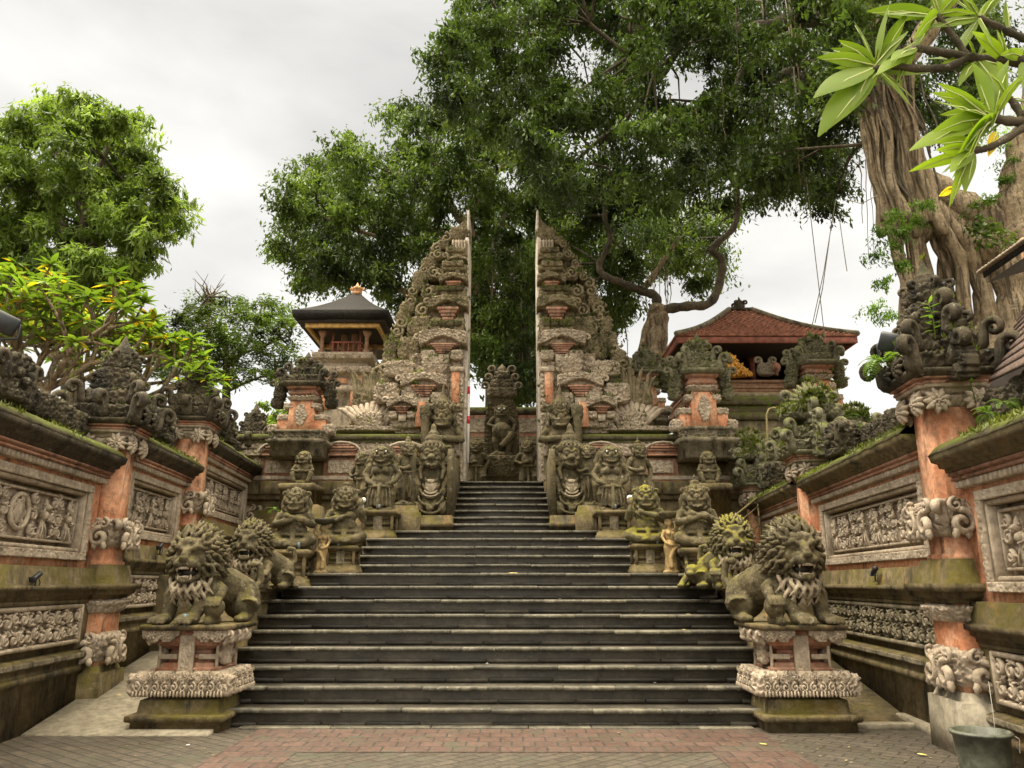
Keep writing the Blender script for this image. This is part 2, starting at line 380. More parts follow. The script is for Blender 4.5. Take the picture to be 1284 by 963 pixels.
def stone(name, ca, cb, dirt=(.030, .026, .018), grime=.5, moss=.4, mcol=(.075, .075, .016), mtop=.5, speck=.3,
          bump=.5, rough=.92, scale=1., spec=.25, extra=None, edirt=.5):
    """weathered tuff or plaster: two tones, mottling, drip-shaped grime, moss patches that favour ledges, pale lichen"""
    m, t, b, out = newmat(name)
    g = nd(t, 'ShaderNodeNewGeometry'); pos = g.outputs['Position']
    sn = nd(t, 'ShaderNodeSeparateXYZ'); t.links.new(g.outputs['Normal'], sn.inputs[0])
    n1 = nz(t, pos, 1.7*scale, 7, .65, .3); n2 = nz(t, pos, 11*scale, 6, .7)
    col = mixc(t, ramp(t, n1, .35, .65), ca, cb)
    if extra: col = mixc(t, ramp(t, nz(t, pos, 3.1*scale, 5, .7, .5), .55, .72), col, extra)
    col = mixc(t, .75, col, mixc(t, ramp(t, n2, .3, .7), (.55, .53, .5), (1.3, 1.28, 1.25)), 'MULTIPLY')
    st = nd(t, 'ShaderNodeMapping'); st.inputs['Scale'].default_value = (2.6*scale, 2.6*scale, .75*scale); t.links.new(pos, st.inputs[0])
    gr = mth(t, 'ADD', nz(t, st.outputs[0], 1.5, 8, .7), mth(t, 'MULTIPLY', nz(t, pos, 6*scale, 4), .25))
    col = mixc(t, ramp(t, gr, .86-.36*grime-.08, .86-.36*grime+.16), col, dirt)
    mo = mth(t, 'ADD', nz(t, pos, 2.3*scale, 8, .72, .4), mth(t, 'MULTIPLY', sn.outputs['Z'], .24*mtop))
    mf = ramp(t, mo, .86-.4*moss-.06, .86-.4*moss+.16)
    mc = mixc(t, n2, tuple(x*.45 for x in mcol), tuple(x*1.5 for x in mcol))
    col = mixc(t, mf, col, mc)
    if speck:
        v = nz(t, pos, 26*scale, 3, .6)
        v2 = nz(t, pos, 4*scale, 3)
        col = mixc(t, mth(t, 'MULTIPLY', ramp(t, mth(t, 'ADD', v, mth(t, 'MULTIPLY', v2, .3)), .78, .86), speck), col, (.46, .45, .38))
    t.links.new(col, b.inputs['Base Color'])
    b.inputs['Specular IOR Level'].default_value = spec
    rr = ramp(t, n1, .3, .7, rough-.12, rough+.05); t.links.new(rr, b.inputs['Roughness'])
    hb = mth(t, 'ADD', nz(t, pos, 22*scale, 8, .75), mth(t, 'MULTIPLY', nz(t, pos, 6*scale, 4), .8))
    bp = nd(t, 'ShaderNodeBump'); bp.inputs['Strength'].default_value = bump; bp.inputs['Distance'].default_value = .035
    t.links.new(hb, bp.inputs['Height']); t.links.new(bp.outputs[0], b.inputs['Normal'])
    return m
M = {}
M['wallstone'] = stone('mossy_wall_stone', (.115, .088, .044), (.19, .15, .084), grime=.55, moss=.74, mcol=(.105, .086, .018), mtop=.5, speck=.12, extra=(.25, .14, .04))
M['plaster'] = stone('orange_plaster', (.52, .215, .108), (.61, .34, .21), grime=.46, moss=.14, mtop=.5, speck=.4, bump=.35, extra=(.60, .40, .27), scale=1.3, dirt=(.10, .05, .028))
M['brickred'] = stone('orange_brick', (.31, .14, .085), (.38, .225, .155), grime=.5, moss=.18, speck=.2, bump=.35, extra=(.33, .2, .14))
M['carved'] = stone('pale_carved_stone', (.35, .285, .21), (.47, .39, .30), grime=.38, moss=.12, mtop=.3, speck=.2, bump=.4, dirt=(.07, .058, .042))
M['carvedmoss'] = stone('mossy_carved_stone', (.19, .16, .105), (.27, .23, .16), grime=.58, moss=.48, mtop=.7, speck=.3, dirt=(.045, .038, .024))
M['dark'] = stone('blackened_stone', (.062, .050, .033), (.118, .096, .063), grime=.62, moss=.56, mtop=.7, mcol=(.055, .058, .016), speck=.35, bump=.7, dirt=(.020, .018, .013))
M['gate'] = stone('gate_stone', (.20, .165, .095), (.29, .24, .15), grime=.50, moss=.46, mtop=.7, mcol=(.10, .098, .028), speck=.4, bump=.6, dirt=(.06, .05, .03))
M['gatemoss'] = stone('mossy_crest_stone', (.135, .125, .075), (.21, .195, .125), grime=.45, moss=.68, mtop=.8, mcol=(.10, .11, .022), speck=.5, bump=.8, dirt=(.035, .032, .02))
M['gatepale'] = stone('pale_gate_stone', (.35, .285, .21), (.47, .39, .295), grime=.42, moss=.2, mtop=.6, speck=.25, bump=.5, dirt=(.09, .072, .05))
M['statue'] = stone('statue_stone', (.085, .069, .036), (.15, .122, .068), grime=.5, moss=.50, mtop=.75, mcol=(.12, .105, .02), speck=.45, bump=.8, extra=(.27, .235, .165), dirt=(.040, .034, .02), scale=1.3)
M['statuemoss'] = stone('mossy_statue_stone', (.092, .08, .04), (.15, .13, .07), grime=.48, moss=.66, mtop=.9, mcol=(.17, .15, .018), speck=.2, bump=.45, dirt=(.05, .04, .022), scale=1.3)
M['pale'] = stone('worn_pale_stone', (.50, .42, .30), (.62, .53, .40), grime=.22, moss=.06, mtop=.1, speck=.1, bump=.3, dirt=(.15, .12, .08))
M['beard'] = stone('worn_beard_stone', (.27, .225, .155), (.38, .32, .23), grime=.35, moss=.2, mtop=.5, speck=.1, bump=.3)
M['edge'] = stone('smooth_plaster_edge', (.55, .49, .41), (.66, .6, .52), grime=.2, moss=.1, mtop=.1, speck=.05, bump=.15)
M['cap'] = stone('moss_capped_stone', (.10, .085, .045), (.15, .125, .075), grime=.55, moss=.9, mtop=1.2, mcol=(.09, .10, .016), speck=.2, bump=.8)
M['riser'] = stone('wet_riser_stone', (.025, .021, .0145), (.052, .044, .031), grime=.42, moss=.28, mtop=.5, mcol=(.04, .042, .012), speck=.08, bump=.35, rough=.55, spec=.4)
M['nosing'] = stone('worn_nosing_stone', (.078, .07, .048), (.155, .14, .102), grime=.48, moss=.36, mtop=.5, mcol=(.06, .058, .02), speck=.6, bump=.5, rough=.6, scale=1.7, spec=.4, dirt=(.035, .032, .022))
M['concrete'] = stone('ramp_concrete', (.24, .21, .155), (.34, .30, .225), grime=.36, moss=.24, mtop=-.2, speck=.15, bump=.2, rough=.75, dirt=(.12, .105, .075))
M['thatch'] = stone('black_thatch', (.017, .0155, .014), (.034, .031, .028), grime=.3, moss=.1, mtop=.1, speck=.1, bump=.9)
M['bark'] = stone('banyan_bark', (.24, .18, .108), (.35, .275, .18), grime=.42, moss=.22, mtop=.2, mcol=(.08, .085, .03), speck=.35, bump=.8, dirt=(.075, .06, .038))
M['barkdark'] = stone('dark_bark', (.075, .06, .04), (.13, .108, .075), grime=.5, moss=.25, mtop=.5, speck=.3, bump=.8)
M['timber'] = stone('weathered_timber', (.26, .14, .08), (.34, .21, .13), grime=.3, moss=.05, speck=.05, bump=.2)
M['bronzestone'] = stone('ochre_figure_stone', (.30, .205, .085), (.40, .285, .135), grime=.42, moss=.25, mtop=.5, speck=.12, bump=.35, dirt=(.05, .042, .03))

def fissured(m):
    """deepen the bark with long dark fissures running up the stem"""
    t = m.node_tree; b = [n for n in t.nodes if n.type == 'BSDF_PRINCIPLED'][0]; g = nd(t, 'ShaderNodeNewGeometry')
    mp = nd(t, 'ShaderNodeMapping'); mp.inputs['Scale'].default_value = (7, 7, .55); t.links.new(g.outputs['Position'], mp.inputs[0])
    f = nz(t, mp.outputs[0], 1.6, 6, .65, .6); l = b.inputs['Base Color'].links[0].from_socket
    mp2 = nd(t, 'ShaderNodeMapping'); mp2.inputs['Scale'].default_value = (1, 1, 3.5); t.links.new(g.outputs['Position'], mp2.inputs[0])
    rg = nz(t, mp2.outputs[0], 3.2, 5, .7)
    c = mixc(t, ramp(t, f, .38, .52), (.085, .062, .038), l); c = mixc(t, mth(t, 'MULTIPLY', ramp(t, rg, .58, .7), .5), c, (.42, .36, .27))
    t.links.new(c, b.inputs['Base Color'])
    bp = nd(t, 'ShaderNodeBump'); bp.inputs['Strength'].default_value = .9; bp.inputs['Distance'].default_value = .06
    t.links.new(mth(t, 'ADD', f, mth(t, 'MULTIPLY', rg, .4)), bp.inputs['Height']); t.links.new(b.inputs['Normal'].links[0].from_socket, bp.inputs['Normal']); t.links.new(bp.outputs[0], b.inputs['Normal'])
fissured(M['bark'])

def vary(m, amt):
    """every separate stone of a course has a tone of its own"""
    t = m.node_tree; b = [n for n in t.nodes if n.type == 'BSDF_PRINCIPLED'][0]; g = nd(t, 'ShaderNodeNewGeometry')
    l = b.inputs['Base Color'].links[0].from_socket; v = ramp(t, g.outputs['Random Per Island'], 0, 1, 1-amt, 1+amt)
    cb = nd(t, 'ShaderNodeCombineColor'); [t.links.new(v, cb.inputs[k]) for k in range(3)]
    t.links.new(mixc(t, 1., l, cb.outputs[0], 'MULTIPLY'), b.inputs['Base Color'])
vary(M['nosing'], .3); vary(M['riser'], .35); vary(M['brickred'], .3); vary(M['thatch'], .2)

def simple(name, col, rough=.6, metal=0., var=.25, scale=12., bump=.15, emit=None):
    m, t, b, out = newmat(name)
    g = nd(t, 'ShaderNodeNewGeometry'); n = nz(t, g.outputs['Position'], scale, 5, .65)
    c = mixc(t, ramp(t, n, .3, .7), tuple(x*(1-var) for x in col), tuple(min(1, x*(1+var)) for x in col))
    t.links.new(c, b.inputs['Base Color']); b.inputs['Roughness'].default_value = rough; b.inputs['Metallic'].default_value = metal
    bp = nd(t, 'ShaderNodeBump'); bp.inputs['Strength'].default_value = bump; bp.inputs['Distance'].default_value = .02
    t.links.new(nz(t, g.outputs['Position'], scale*3, 5), bp.inputs['Height']); t.links.new(bp.outputs[0], b.inputs['Normal'])
    return m
M['gold'] = simple('gilded_wood', (.62, .30, .05), .38, .45, .4, 14)
M['goldtrim'] = simple('gilded_trim', (.55, .33, .10), .5, .1, .35, 9)
M['copperfin'] = simple('gilded_finial', (.58, .30, .13), .42, .4, .3, 18)
M['rooftile'] = simple('clay_roof_tile', (.27, .105, .058), .8, 0, .5, 7, .3)
M['fascia'] = simple('red_fascia', (.25, .08, .05), .7, 0, .4, 5)
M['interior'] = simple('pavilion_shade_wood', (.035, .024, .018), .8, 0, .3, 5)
M['black'] = simple('black_lamp_housing', (.022, .023, .024), .5, 0, .3, 14)
M['glass'] = simple('lamp_glass', (.03, .034, .038), .45, 0, .2, 10, 0)
M['white'] = simple('white_plastic', (.75, .74, .70), .5, 0, .1, 10, 0)
M['red'] = simple('red_plastic', (.62, .03, .05), .45, 0, .1, 10, 0)
M['steel'] = simple('grey_lamp_metal', (.19, .23, .27), .4, .2, .3, 20)
M['brass'] = simple('aged_brass_rail', (.20, .16, .07), .5, .35, .4, 14)
M['bucket'] = simple('grey_green_bucket_plastic', (.10, .105, .075), .55, 0, .45, 9)
M['string'] = simple('pale_string', (.42, .40, .34), .8, 0, .2, 10, 0)
M['yleaf'] = simple('fallen_yellow_leaf', (.62, .47, .13), .7, 0, .2, 20, 0)
M['pink'] = simple('red_petal', (.55, .05, .09), .7, 0, .2, 20, 0)

M['midrib'] = simple('pale_leaf_midrib', (.42, .46, .16), .5, 0, .15, 20, 0)
def leafmat(name, ca, cb, trans=.35, yellow=0., rough=.5):
    m, t, b, out = newmat(name)
    g = nd(t, 'ShaderNodeNewGeometry'); r = g.outputs['Random Per Island']
    c = mixc(t, r, ca, cb)
    c = mixc(t, ramp(t, nz(t, g.outputs['Position'], .5, 4), .36, .64), tuple(x*.5 for x in ca), mixc(t, ramp(t, nz(t, g.outputs['Position'], .9, 3), .45, .7), c, tuple(min(1, x*1.35) for x in cb)))
    if yellow: c = mixc(t, ramp(t, r, 1-yellow-.01, 1-yellow+.01), c, (.55, .36, .02))
    t.links.new(c, b.inputs['Base Color']); b.inputs['Roughness'].default_value = rough
    b.inputs['Specular IOR Level'].default_value = .35
    tr = nd(t, 'ShaderNodeBsdfTranslucent'); t.links.new(mixc(t, 1., c, (1.5, 1.6, .7), 'MULTIPLY'), tr.inputs[0])
    mxs = nd(t, 'ShaderNodeMixShader'); mxs.inputs[0].default_value = trans
    t.links.new(b.outputs[0], mxs.inputs[1]); t.links.new(tr.outputs[0], mxs.inputs[2]); t.links.new(mxs.outputs[0], out.inputs[0])
    return m
M['leafA'] = leafmat('banyan_leaf', (.052, .088, .024), (.15, .215, .045), .32)
M['leafB'] = leafmat('dark_banyan_leaf', (.040, .068, .022), (.105, .16, .035), .32)
M['leafC'] = leafmat('mango_leaf', (.13, .20, .035), (.25, .335, .085), .42)
M['leafD'] = leafmat('plumeria_leaf', (.125, .205, .026), (.23, .315, .055), .42, .06)
M['leafE'] = leafmat('feathery_leaf', (.075, .125, .022), (.14, .20, .045), .38)
M['leafN'] = leafmat('near_plumeria_leaf', (.075, .135, .010), (.155, .22, .018), .45, 0, .6)
M['leafY'] = leafmat('yellow_plumeria_leaf', (.62, .42, .02), (.70, .50, .04), .4)
M['litter'] = leafmat('dry_litter', (.12, .08, .03), (.42, .34, .16), .1)
M['fern'] = leafmat('fern_green', (.10, .20, .02), (.2, .32, .05), .35)
M['mosstuft'] = leafmat('moss_tuft', (.10, .12, .015), (.22, .25, .04), .25)
M['weed'] = leafmat('wall_weed', (.09, .115, .02), (.15, .17, .035), .3)

def overgrow(o, dens, size=.06, mat='weed', thr=.15, up=.35, seed=0, spread=.035, zmin=-9., mode=7):
    """moss and small weeds rooted on the upward faces of a finished thing"""
    r = np.random.default_rng(seed); Ps = []
    for ch in o.children:
        if ch.type != 'MESH' or ch.get('kind') == 'stuff': continue
        me = ch.data; n = len(me.vertices); co_ = np.empty(n*3, np.float32); no = np.empty(n*3, np.float32)
        me.vertices.foreach_get('co', co_); me.vertices.foreach_get('normal', no); co_ = co_.reshape(-1, 3); no = no.reshape(-1, 3)
        k = np.nonzero((no[:, 2] > up) & (co_[:, 2] > zmin))[0]
        if len(k): Ps.append(co_[r.choice(k, min(len(k), dens*6), replace=False)])
    if not Ps: return
    P = np.concatenate(Ps); r.shuffle(P); off = np.array(o.location)
    P = np.array([p for p in P if mnoise.noise(Vector(p*2.2+off)) > thr][:dens])
    if not len(P): return
    mb = MB(); tufts(mb, P, spread, mode, size, r); q = mb.build('moss_tufts', M[mat], o); q['kind'] = 'stuff'; return q
# ------------------------------------------------------------------ foliage maker
def leafmesh(P, size, mode='droop', asp=.42, r=None, jit=.55):
    """one folded leaf (two triangles) at every point of P"""
    r = r or rng; n = len(P); P = np.asarray(P)
    a = r.uniform(0, 2*PI, n)
    if mode == 'droop': el = r.normal(-.75, .45, n)
    elif mode == 'up': el = r.normal(.9, .35, n)
    elif mode == 'flat': el = r.normal(-.15, .35, n)
    else: el = r.uniform(-1.2, 1.2, n)
    d = np.stack([np.cos(a)*np.cos(el), np.sin(a)*np.cos(el), np.sin(el)], 1)
    s = np.stack([-np.sin(a), np.cos(a), r.normal(0, .35, n)], 1); s /= np.linalg.norm(s, axis=1)[:, None]
    nn = np.cross(s, d); ln = size*(1+r.uniform(-jit, jit, n))[:, None]
    b = P; tip = P+d*ln; mid = P+d*ln*.45
    l = mid+s*ln*asp*.5+nn*ln*.08; q = mid-s*ln*asp*.5+nn*ln*.08
    V = np.stack([b, l, tip, q], 1).reshape(-1, 3); k = np.arange(n)*4
    return V, np.concatenate([np.stack([k, k+1, k+2], 1), np.stack([k, k+2, k+3], 1)])
def tufts(mb, P, h, n=7, size=.06, r=None):
    r = r or rng; P = np.asarray(P)
    Q = np.repeat(P, n, 0)+r.normal(0, h*.4, (len(P)*n, 3))*np.array([1, 1, .15])
    V, F = leafmesh(Q, size, 'up', .3, r); mb.add(V, [F])
def sprig(name, base, h, label, cat='plant', nl=14, size=.12, mat='fern', seed=0, lean=(0, 0), group=None):
    """an upright leafy plant: stem with leaves of its own"""
    r = np.random.default_rng(seed)
    o = thing(name, label, cat, base, group=group)
    mb = MB(); top = Vector((lean[0], lean[1], h))
    pts = [top*t+Vector((math.sin(t*3+seed)*.03*h, math.cos(t*4+seed)*.03*h, 0)) for t in np.linspace(0, 1, 7)]
    mb.tube(pts, np.linspace(.012, .005, 7)*(h/.6)**.5, n=5); mb.build('stem', M['weed'], o)
    lf = MB()
    for k in range(nl):
        t = .15+.85*(k+.5)/nl; p = np.array(top)*t; a = k*2.4+r.uniform(-.4, .4); el = r.uniform(-.1, .6)+(.5 if t > .9 else 0)
        blade(lf, p, a, el, size*r.uniform(.7, 1.15), .36, 5, droop=.35)
    lf.build('leaves', M[mat], o, smooth=True); return o
def blade(mb, p, az, el, ln, asp=.34, k=6, droop=.5, fold=.18, roll=0.):
    """a real leaf: pointed outline, midrib fold, bending down along its length"""
    p = np.array(p, float); d = np.array([math.cos(az), math.sin(az), 0]); s0 = np.array([-math.sin(az), math.cos(az), 0])
    V = []; e = el; q = p.copy(); dl = ln/k
    for i in range(k+1):
        t = i/k; f = math.cos(e)*d+math.sin(e)*np.array([0, 0, 1.]); nrm = np.cross(f, s0); s = s0*math.cos(roll)+nrm*math.sin(roll)
        w = ln*asp*.5*max(.03, math.sin(PI*min(1, (t*.96+.02)**.8)))
        n2 = np.cross(s, f)
        V += [q-s*w-n2*w*fold*-1, q, q+s*w+n2*w*fold]
        q = q+f*dl; e -= droop/k
    F = []
    for i in range(k):
        a = i*3; F += [[a, a+1, a+4, a+3], [a+1, a+2, a+5, a+4]]
    mb.add(np.array(V), [np.array(F)])

# ------------------------------------------------------------------ ground and paving
AX = -.2                                             # axis of the staircase
def pavemat(name, ca, cb, joint, rot, bw, bh, wet=.35, moss=.3):
    m, t, b, out = newmat(name)
    g = nd(t, 'ShaderNodeNewGeometry'); pos = g.outputs['Position']
    mp = nd(t, 'ShaderNodeMapping'); mp.inputs['Rotation'].default_value = (0, 0, rot); t.links.new(pos, mp.inputs[0])
    br = nd(t, 'ShaderNodeTexBrick'); t.links.new(mp.outputs[0], br.inputs['Vector'])
    br.inputs['Scale'].default_value = 1; br.inputs['Brick Width'].default_value = bw; br.inputs['Row Height'].default_value = bh
    br.inputs['Mortar Size'].default_value = .011; br.inputs['Mortar Smooth'].default_value = .35
    br.inputs['Color1'].default_value = (*ca, 1); br.inputs['Color2'].default_value = (*cb, 1); br.inputs['Mortar'].default_value = (*joint, 1)
    n1 = nz(t, pos, 2.2, 7, .7); n2 = nz(t, pos, 17, 5, .7)
    col = mixc(t, .8, br.outputs['Color'], mixc(t, ramp(t, n2, .3, .7), (.5, .5, .48), (1.35, 1.33, 1.3)), 'MULTIPLY')
    col = mixc(t, mth(t, 'MULTIPLY', ramp(t, n1, .5, .66), .75), col, (.05, .05, .028))
    col = mixc(t, mth(t, 'MULTIPLY', ramp(t, nz(t, pos, 3.6, 8, .75), .62-.1*moss, .78), moss), col, (.07, .085, .02))
    t.links.new(col, b.inputs['Base Color'])
    rr = ramp(t, nz(t, pos, 1.6, 6, .65), .42, .66, .78-wet*.6, .82); t.links.new(rr, b.inputs['Roughness'])
    hb = mth(t, 'ADD', mth(t, 'MULTIPLY', br.outputs['Fac'], -1.), mth(t, 'MULTIPLY', n2, .6))
    bp = nd(t, 'ShaderNodeBump'); bp.inputs['Strength'].default_value = .6; bp.inputs['Distance'].default_value = .012
    t.links.new(hb, bp.inputs['Height']); t.links.new(bp.outputs[0], b.inputs['Normal'])
    return m
M['pave'] = pavemat('grey_paving', (.052, .041, .028), (.080, .062, .043), (.022, .019, .012), R(38), .27, .135)
M['pave2'] = pavemat('grey_paving_mid', (.054, .041, .028), (.080, .061, .042), (.022, .019, .012), R(-45), .27, .135)
M['pavered'] = pavemat('red_paving', (.066, .035, .024), (.092, .051, .036), (.03, .025, .018), 0, .235, .24, moss=.2)
M['earth'] = simple('bare_earth', (.10, .085, .055), .95, 0, .4, 3, .4)
def sheet(name, pts, z, mat):
    mb = MB(); mb.add([(p[0], p[1], z) for p in pts], [np.arange(len(pts))[None, :]])
    o = mb.build(name, mat); return tag(o, None, None, kind='structure')
sheet('ground', [(-700, -300), (700, -300), (700, 1500), (-700, 1500)], -.03, M['earth'])
sheet('paving', [(-8, -6), (8, -6), (8, 14), (-8, 14)], 0, M['pave'])
sheet('paving_middle', [(-2.1, -6), (1.95, -6), (1.95, 8.12), (-2.1, 8.12)], .004, M['pave2'])
def redband():
    mb = MB()
    for x0, x1, y0, y1 in ((-2.85, -2.1, -6, 9.36), (1.95, 2.75, -6, 9.36), (-2.1, 1.95, 8.12, 9.36)):
        mb.add([(x0, y0, .008), (x1, y0, .008), (x1, y1, .008), (x0, y1, .008)], [np.array([[0, 1, 2, 3]])])
    tag(mb.build('paving_red_band', M['pavered']), None, None, kind='structure')
redband()
# slabs between paving and first step
mb = MB(); x = -3.1
while x < 2.75:
    w = random.uniform(.7, 1.25); mb.bx(x+.004, min(2.75, x+w)-.004, 9.36, 9.56, -.02, .02+random.uniform(-.003, .003), .006); x += w
tag(mb.build('kerb', M['nosing']), None, None, kind='structure')

# ------------------------------------------------------------------ staircase
HW1 = 3.45
def zk(k): return .195*k if k <= 9 else 1.755+.172*(k-9)
def yk(k): return 9.5+.38*(k-1) if k <= 9 else (14.05+.345*(k-10) if k <= 14 else 16.0+.36*(k-15))
def hwk(k): return HW1 if k <= 7 else 3.36 if k == 8 else 3.16 if k == 9 else (2.64, 2.64, 2.63, 2.63, 2.12)[k-10] if k <= 14 else 1.1
def flight(name, label, ks):
    o = thing(name, label, 'stairs', (AX, yk(ks[0]), zk(ks[0]-1)))
    for k in ks:
        y, z0, z1, w = yk(k)-yk(ks[0]), zk(k-1)-zk(ks[0]-1), zk(k)-zk(ks[0]-1), hwk(k)
        dp = 2.0 if k in (9, 14) else .75 if k < 22 else .6
        mb = MB(); mb.bx(-w, w, y+.045, y+dp, z0-.25, z1-.004, .006)
        x = -w
        while x < w-.01:                              # the projecting lower moulding, laid in stones
            l = min(random.uniform(.5, .95), w-x); j = random.uniform(-.005, .005)
            if w-x-l < .15: l = w-x
            mb.bx(x+.003, x+l-.003, y+j*.6+.018, y+.1, z0+.002, z0+.055+j, .012); x += l
        s = mb.build('step', M['riser'], o)
        nb = MB(); x = -w
        while x < w-.01:
            l = min(random.uniform(.55, 1.25), w-x); j = random.uniform(-.009, .009)
            if w-x-l < .3: l = w-x
            nb.bx(x+.002, x+l-.002, y-.03+j, y+.075+j, z1-.046+j*.5, z1+.003+j*.5, .014); x += l
        nb.build('nosing', M['nosing'], s)
    return o
flight('stone_staircase', 'widest lowest flight of nine dark wet stone steps with pale worn edges', list(range(1, 10)))
flight('stone_staircase', 'middle flight of five dark stone steps between the seated guardians', list(range(10, 15)))
flight('stone_staircase', 'narrow top flight of dark stone steps climbing into the split gate', list(range(15, 23)))
mb = MB(); mb.bx(-6.4, 6.2, 12.62, 18.3, 0, 1.735, .01)
tag(mb.build('landing', M['wallstone']), None, None, kind='structure')
mb = MB(); mb.bx(-14, 14, 18.9, 36, 0, 3.97, .01)
tag(mb.build('terrace', M['wallstone']), None, None, kind='structure')
mb = MB(); mb.bx(AX-3.1, AX+3.1, 15.75, 18.4, 1.6, 2.60, .01)
tag(mb.build('upper_landing', M['wallstone']), None, None, kind='structure')

def ramp_sheet(name, xi, xo, y0, y1, z1, mat='concrete'):
    mb = MB(); n = 14; V = []; 
    for k in range(n+1):
        t = k/n; y = y0+(y1-y0)*t; z = .012+z1*t
        V += [(xi(y), y, z), (xo(y), y, z), (xi(y), y, -.02), (xo(y), y, -.02)]
    F = []
    for k in range(n):
        a = 4*k; F += [[a, a+4, a+5, a+1], [a, a+2, a+6, a+4], [a+1, a+5, a+7, a+3]]
    F += [[0, 1, 3, 2]]
    V = np.array(V); mb.add(V, [np.array(F)])
    return tag(mb.build(name, M[mat]), None, None, kind='structure')
LA, LB, RA, RB = -4.54, -.09, 3.755, .1
ramp_sheet('ramp_path', lambda y: -3.3, lambda y: LA+LB*y+.03, 8.98, 14.5, .86)
ramp_sheet('ramp_path', lambda y: 3.0, lambda y: RA+RB*y-.03, 9.5, 14.5, .7, 'wallstone')
mb = MB(); mb.bx(3.6, RA+.95, 9.38, 9.52, -.02, .06)
mb.x = Matrix.Translation((4.62, 9.25, 0)) @ Matrix.Rotation(R(84), 4, 'Z')
mb.bx(-.75, .7, -.06, .06, -.02, .09); mb.x = None
tag(mb.build('kerb_strip', M['concrete']), None, None, kind='structure')

# ------------------------------------------------------------------ enclosure walls and their pillars
def wall_rz(side): return math.atan2(-1, -LB) if side < 0 else math.atan2(1, RB)
def wall_pt(side, Y): return (LA+LB*Y if side < 0 else RA+RB*Y, Y, 0)
def prism(mb, x0, x1, prof):      # profile (y,z) swept along x
    mb.loft([np.array([(x, p[0], p[1]) for p in prof]) for x in (x0, x1)])
def figures(X, Z, w, zc, h, seed):      # standing figures and a round cluster for the relief scenes
    r = np.random.default_rng(seed); out = np.zeros(X.shape)
    for k in range(int(w/.36)):
        cx = -w/2+.2+k*.36+r.uniform(-.04, .04)
        bw = r.uniform(.06, .09)
        for oz, sx, sz, a in ((-.12*h, bw*1.25, .26*h, .7), (.12*h, bw, .17*h, .9), (.34*h, bw*.72, .11*h, 1.), (.44*h, bw*.5, .06*h, .8)):
            q = 1-((X-cx)/sx)**2-((Z-zc-oz)/sz)**2
            out = np.maximum(out, a*np.sqrt(np.clip(q, 0, 1)))
    return out
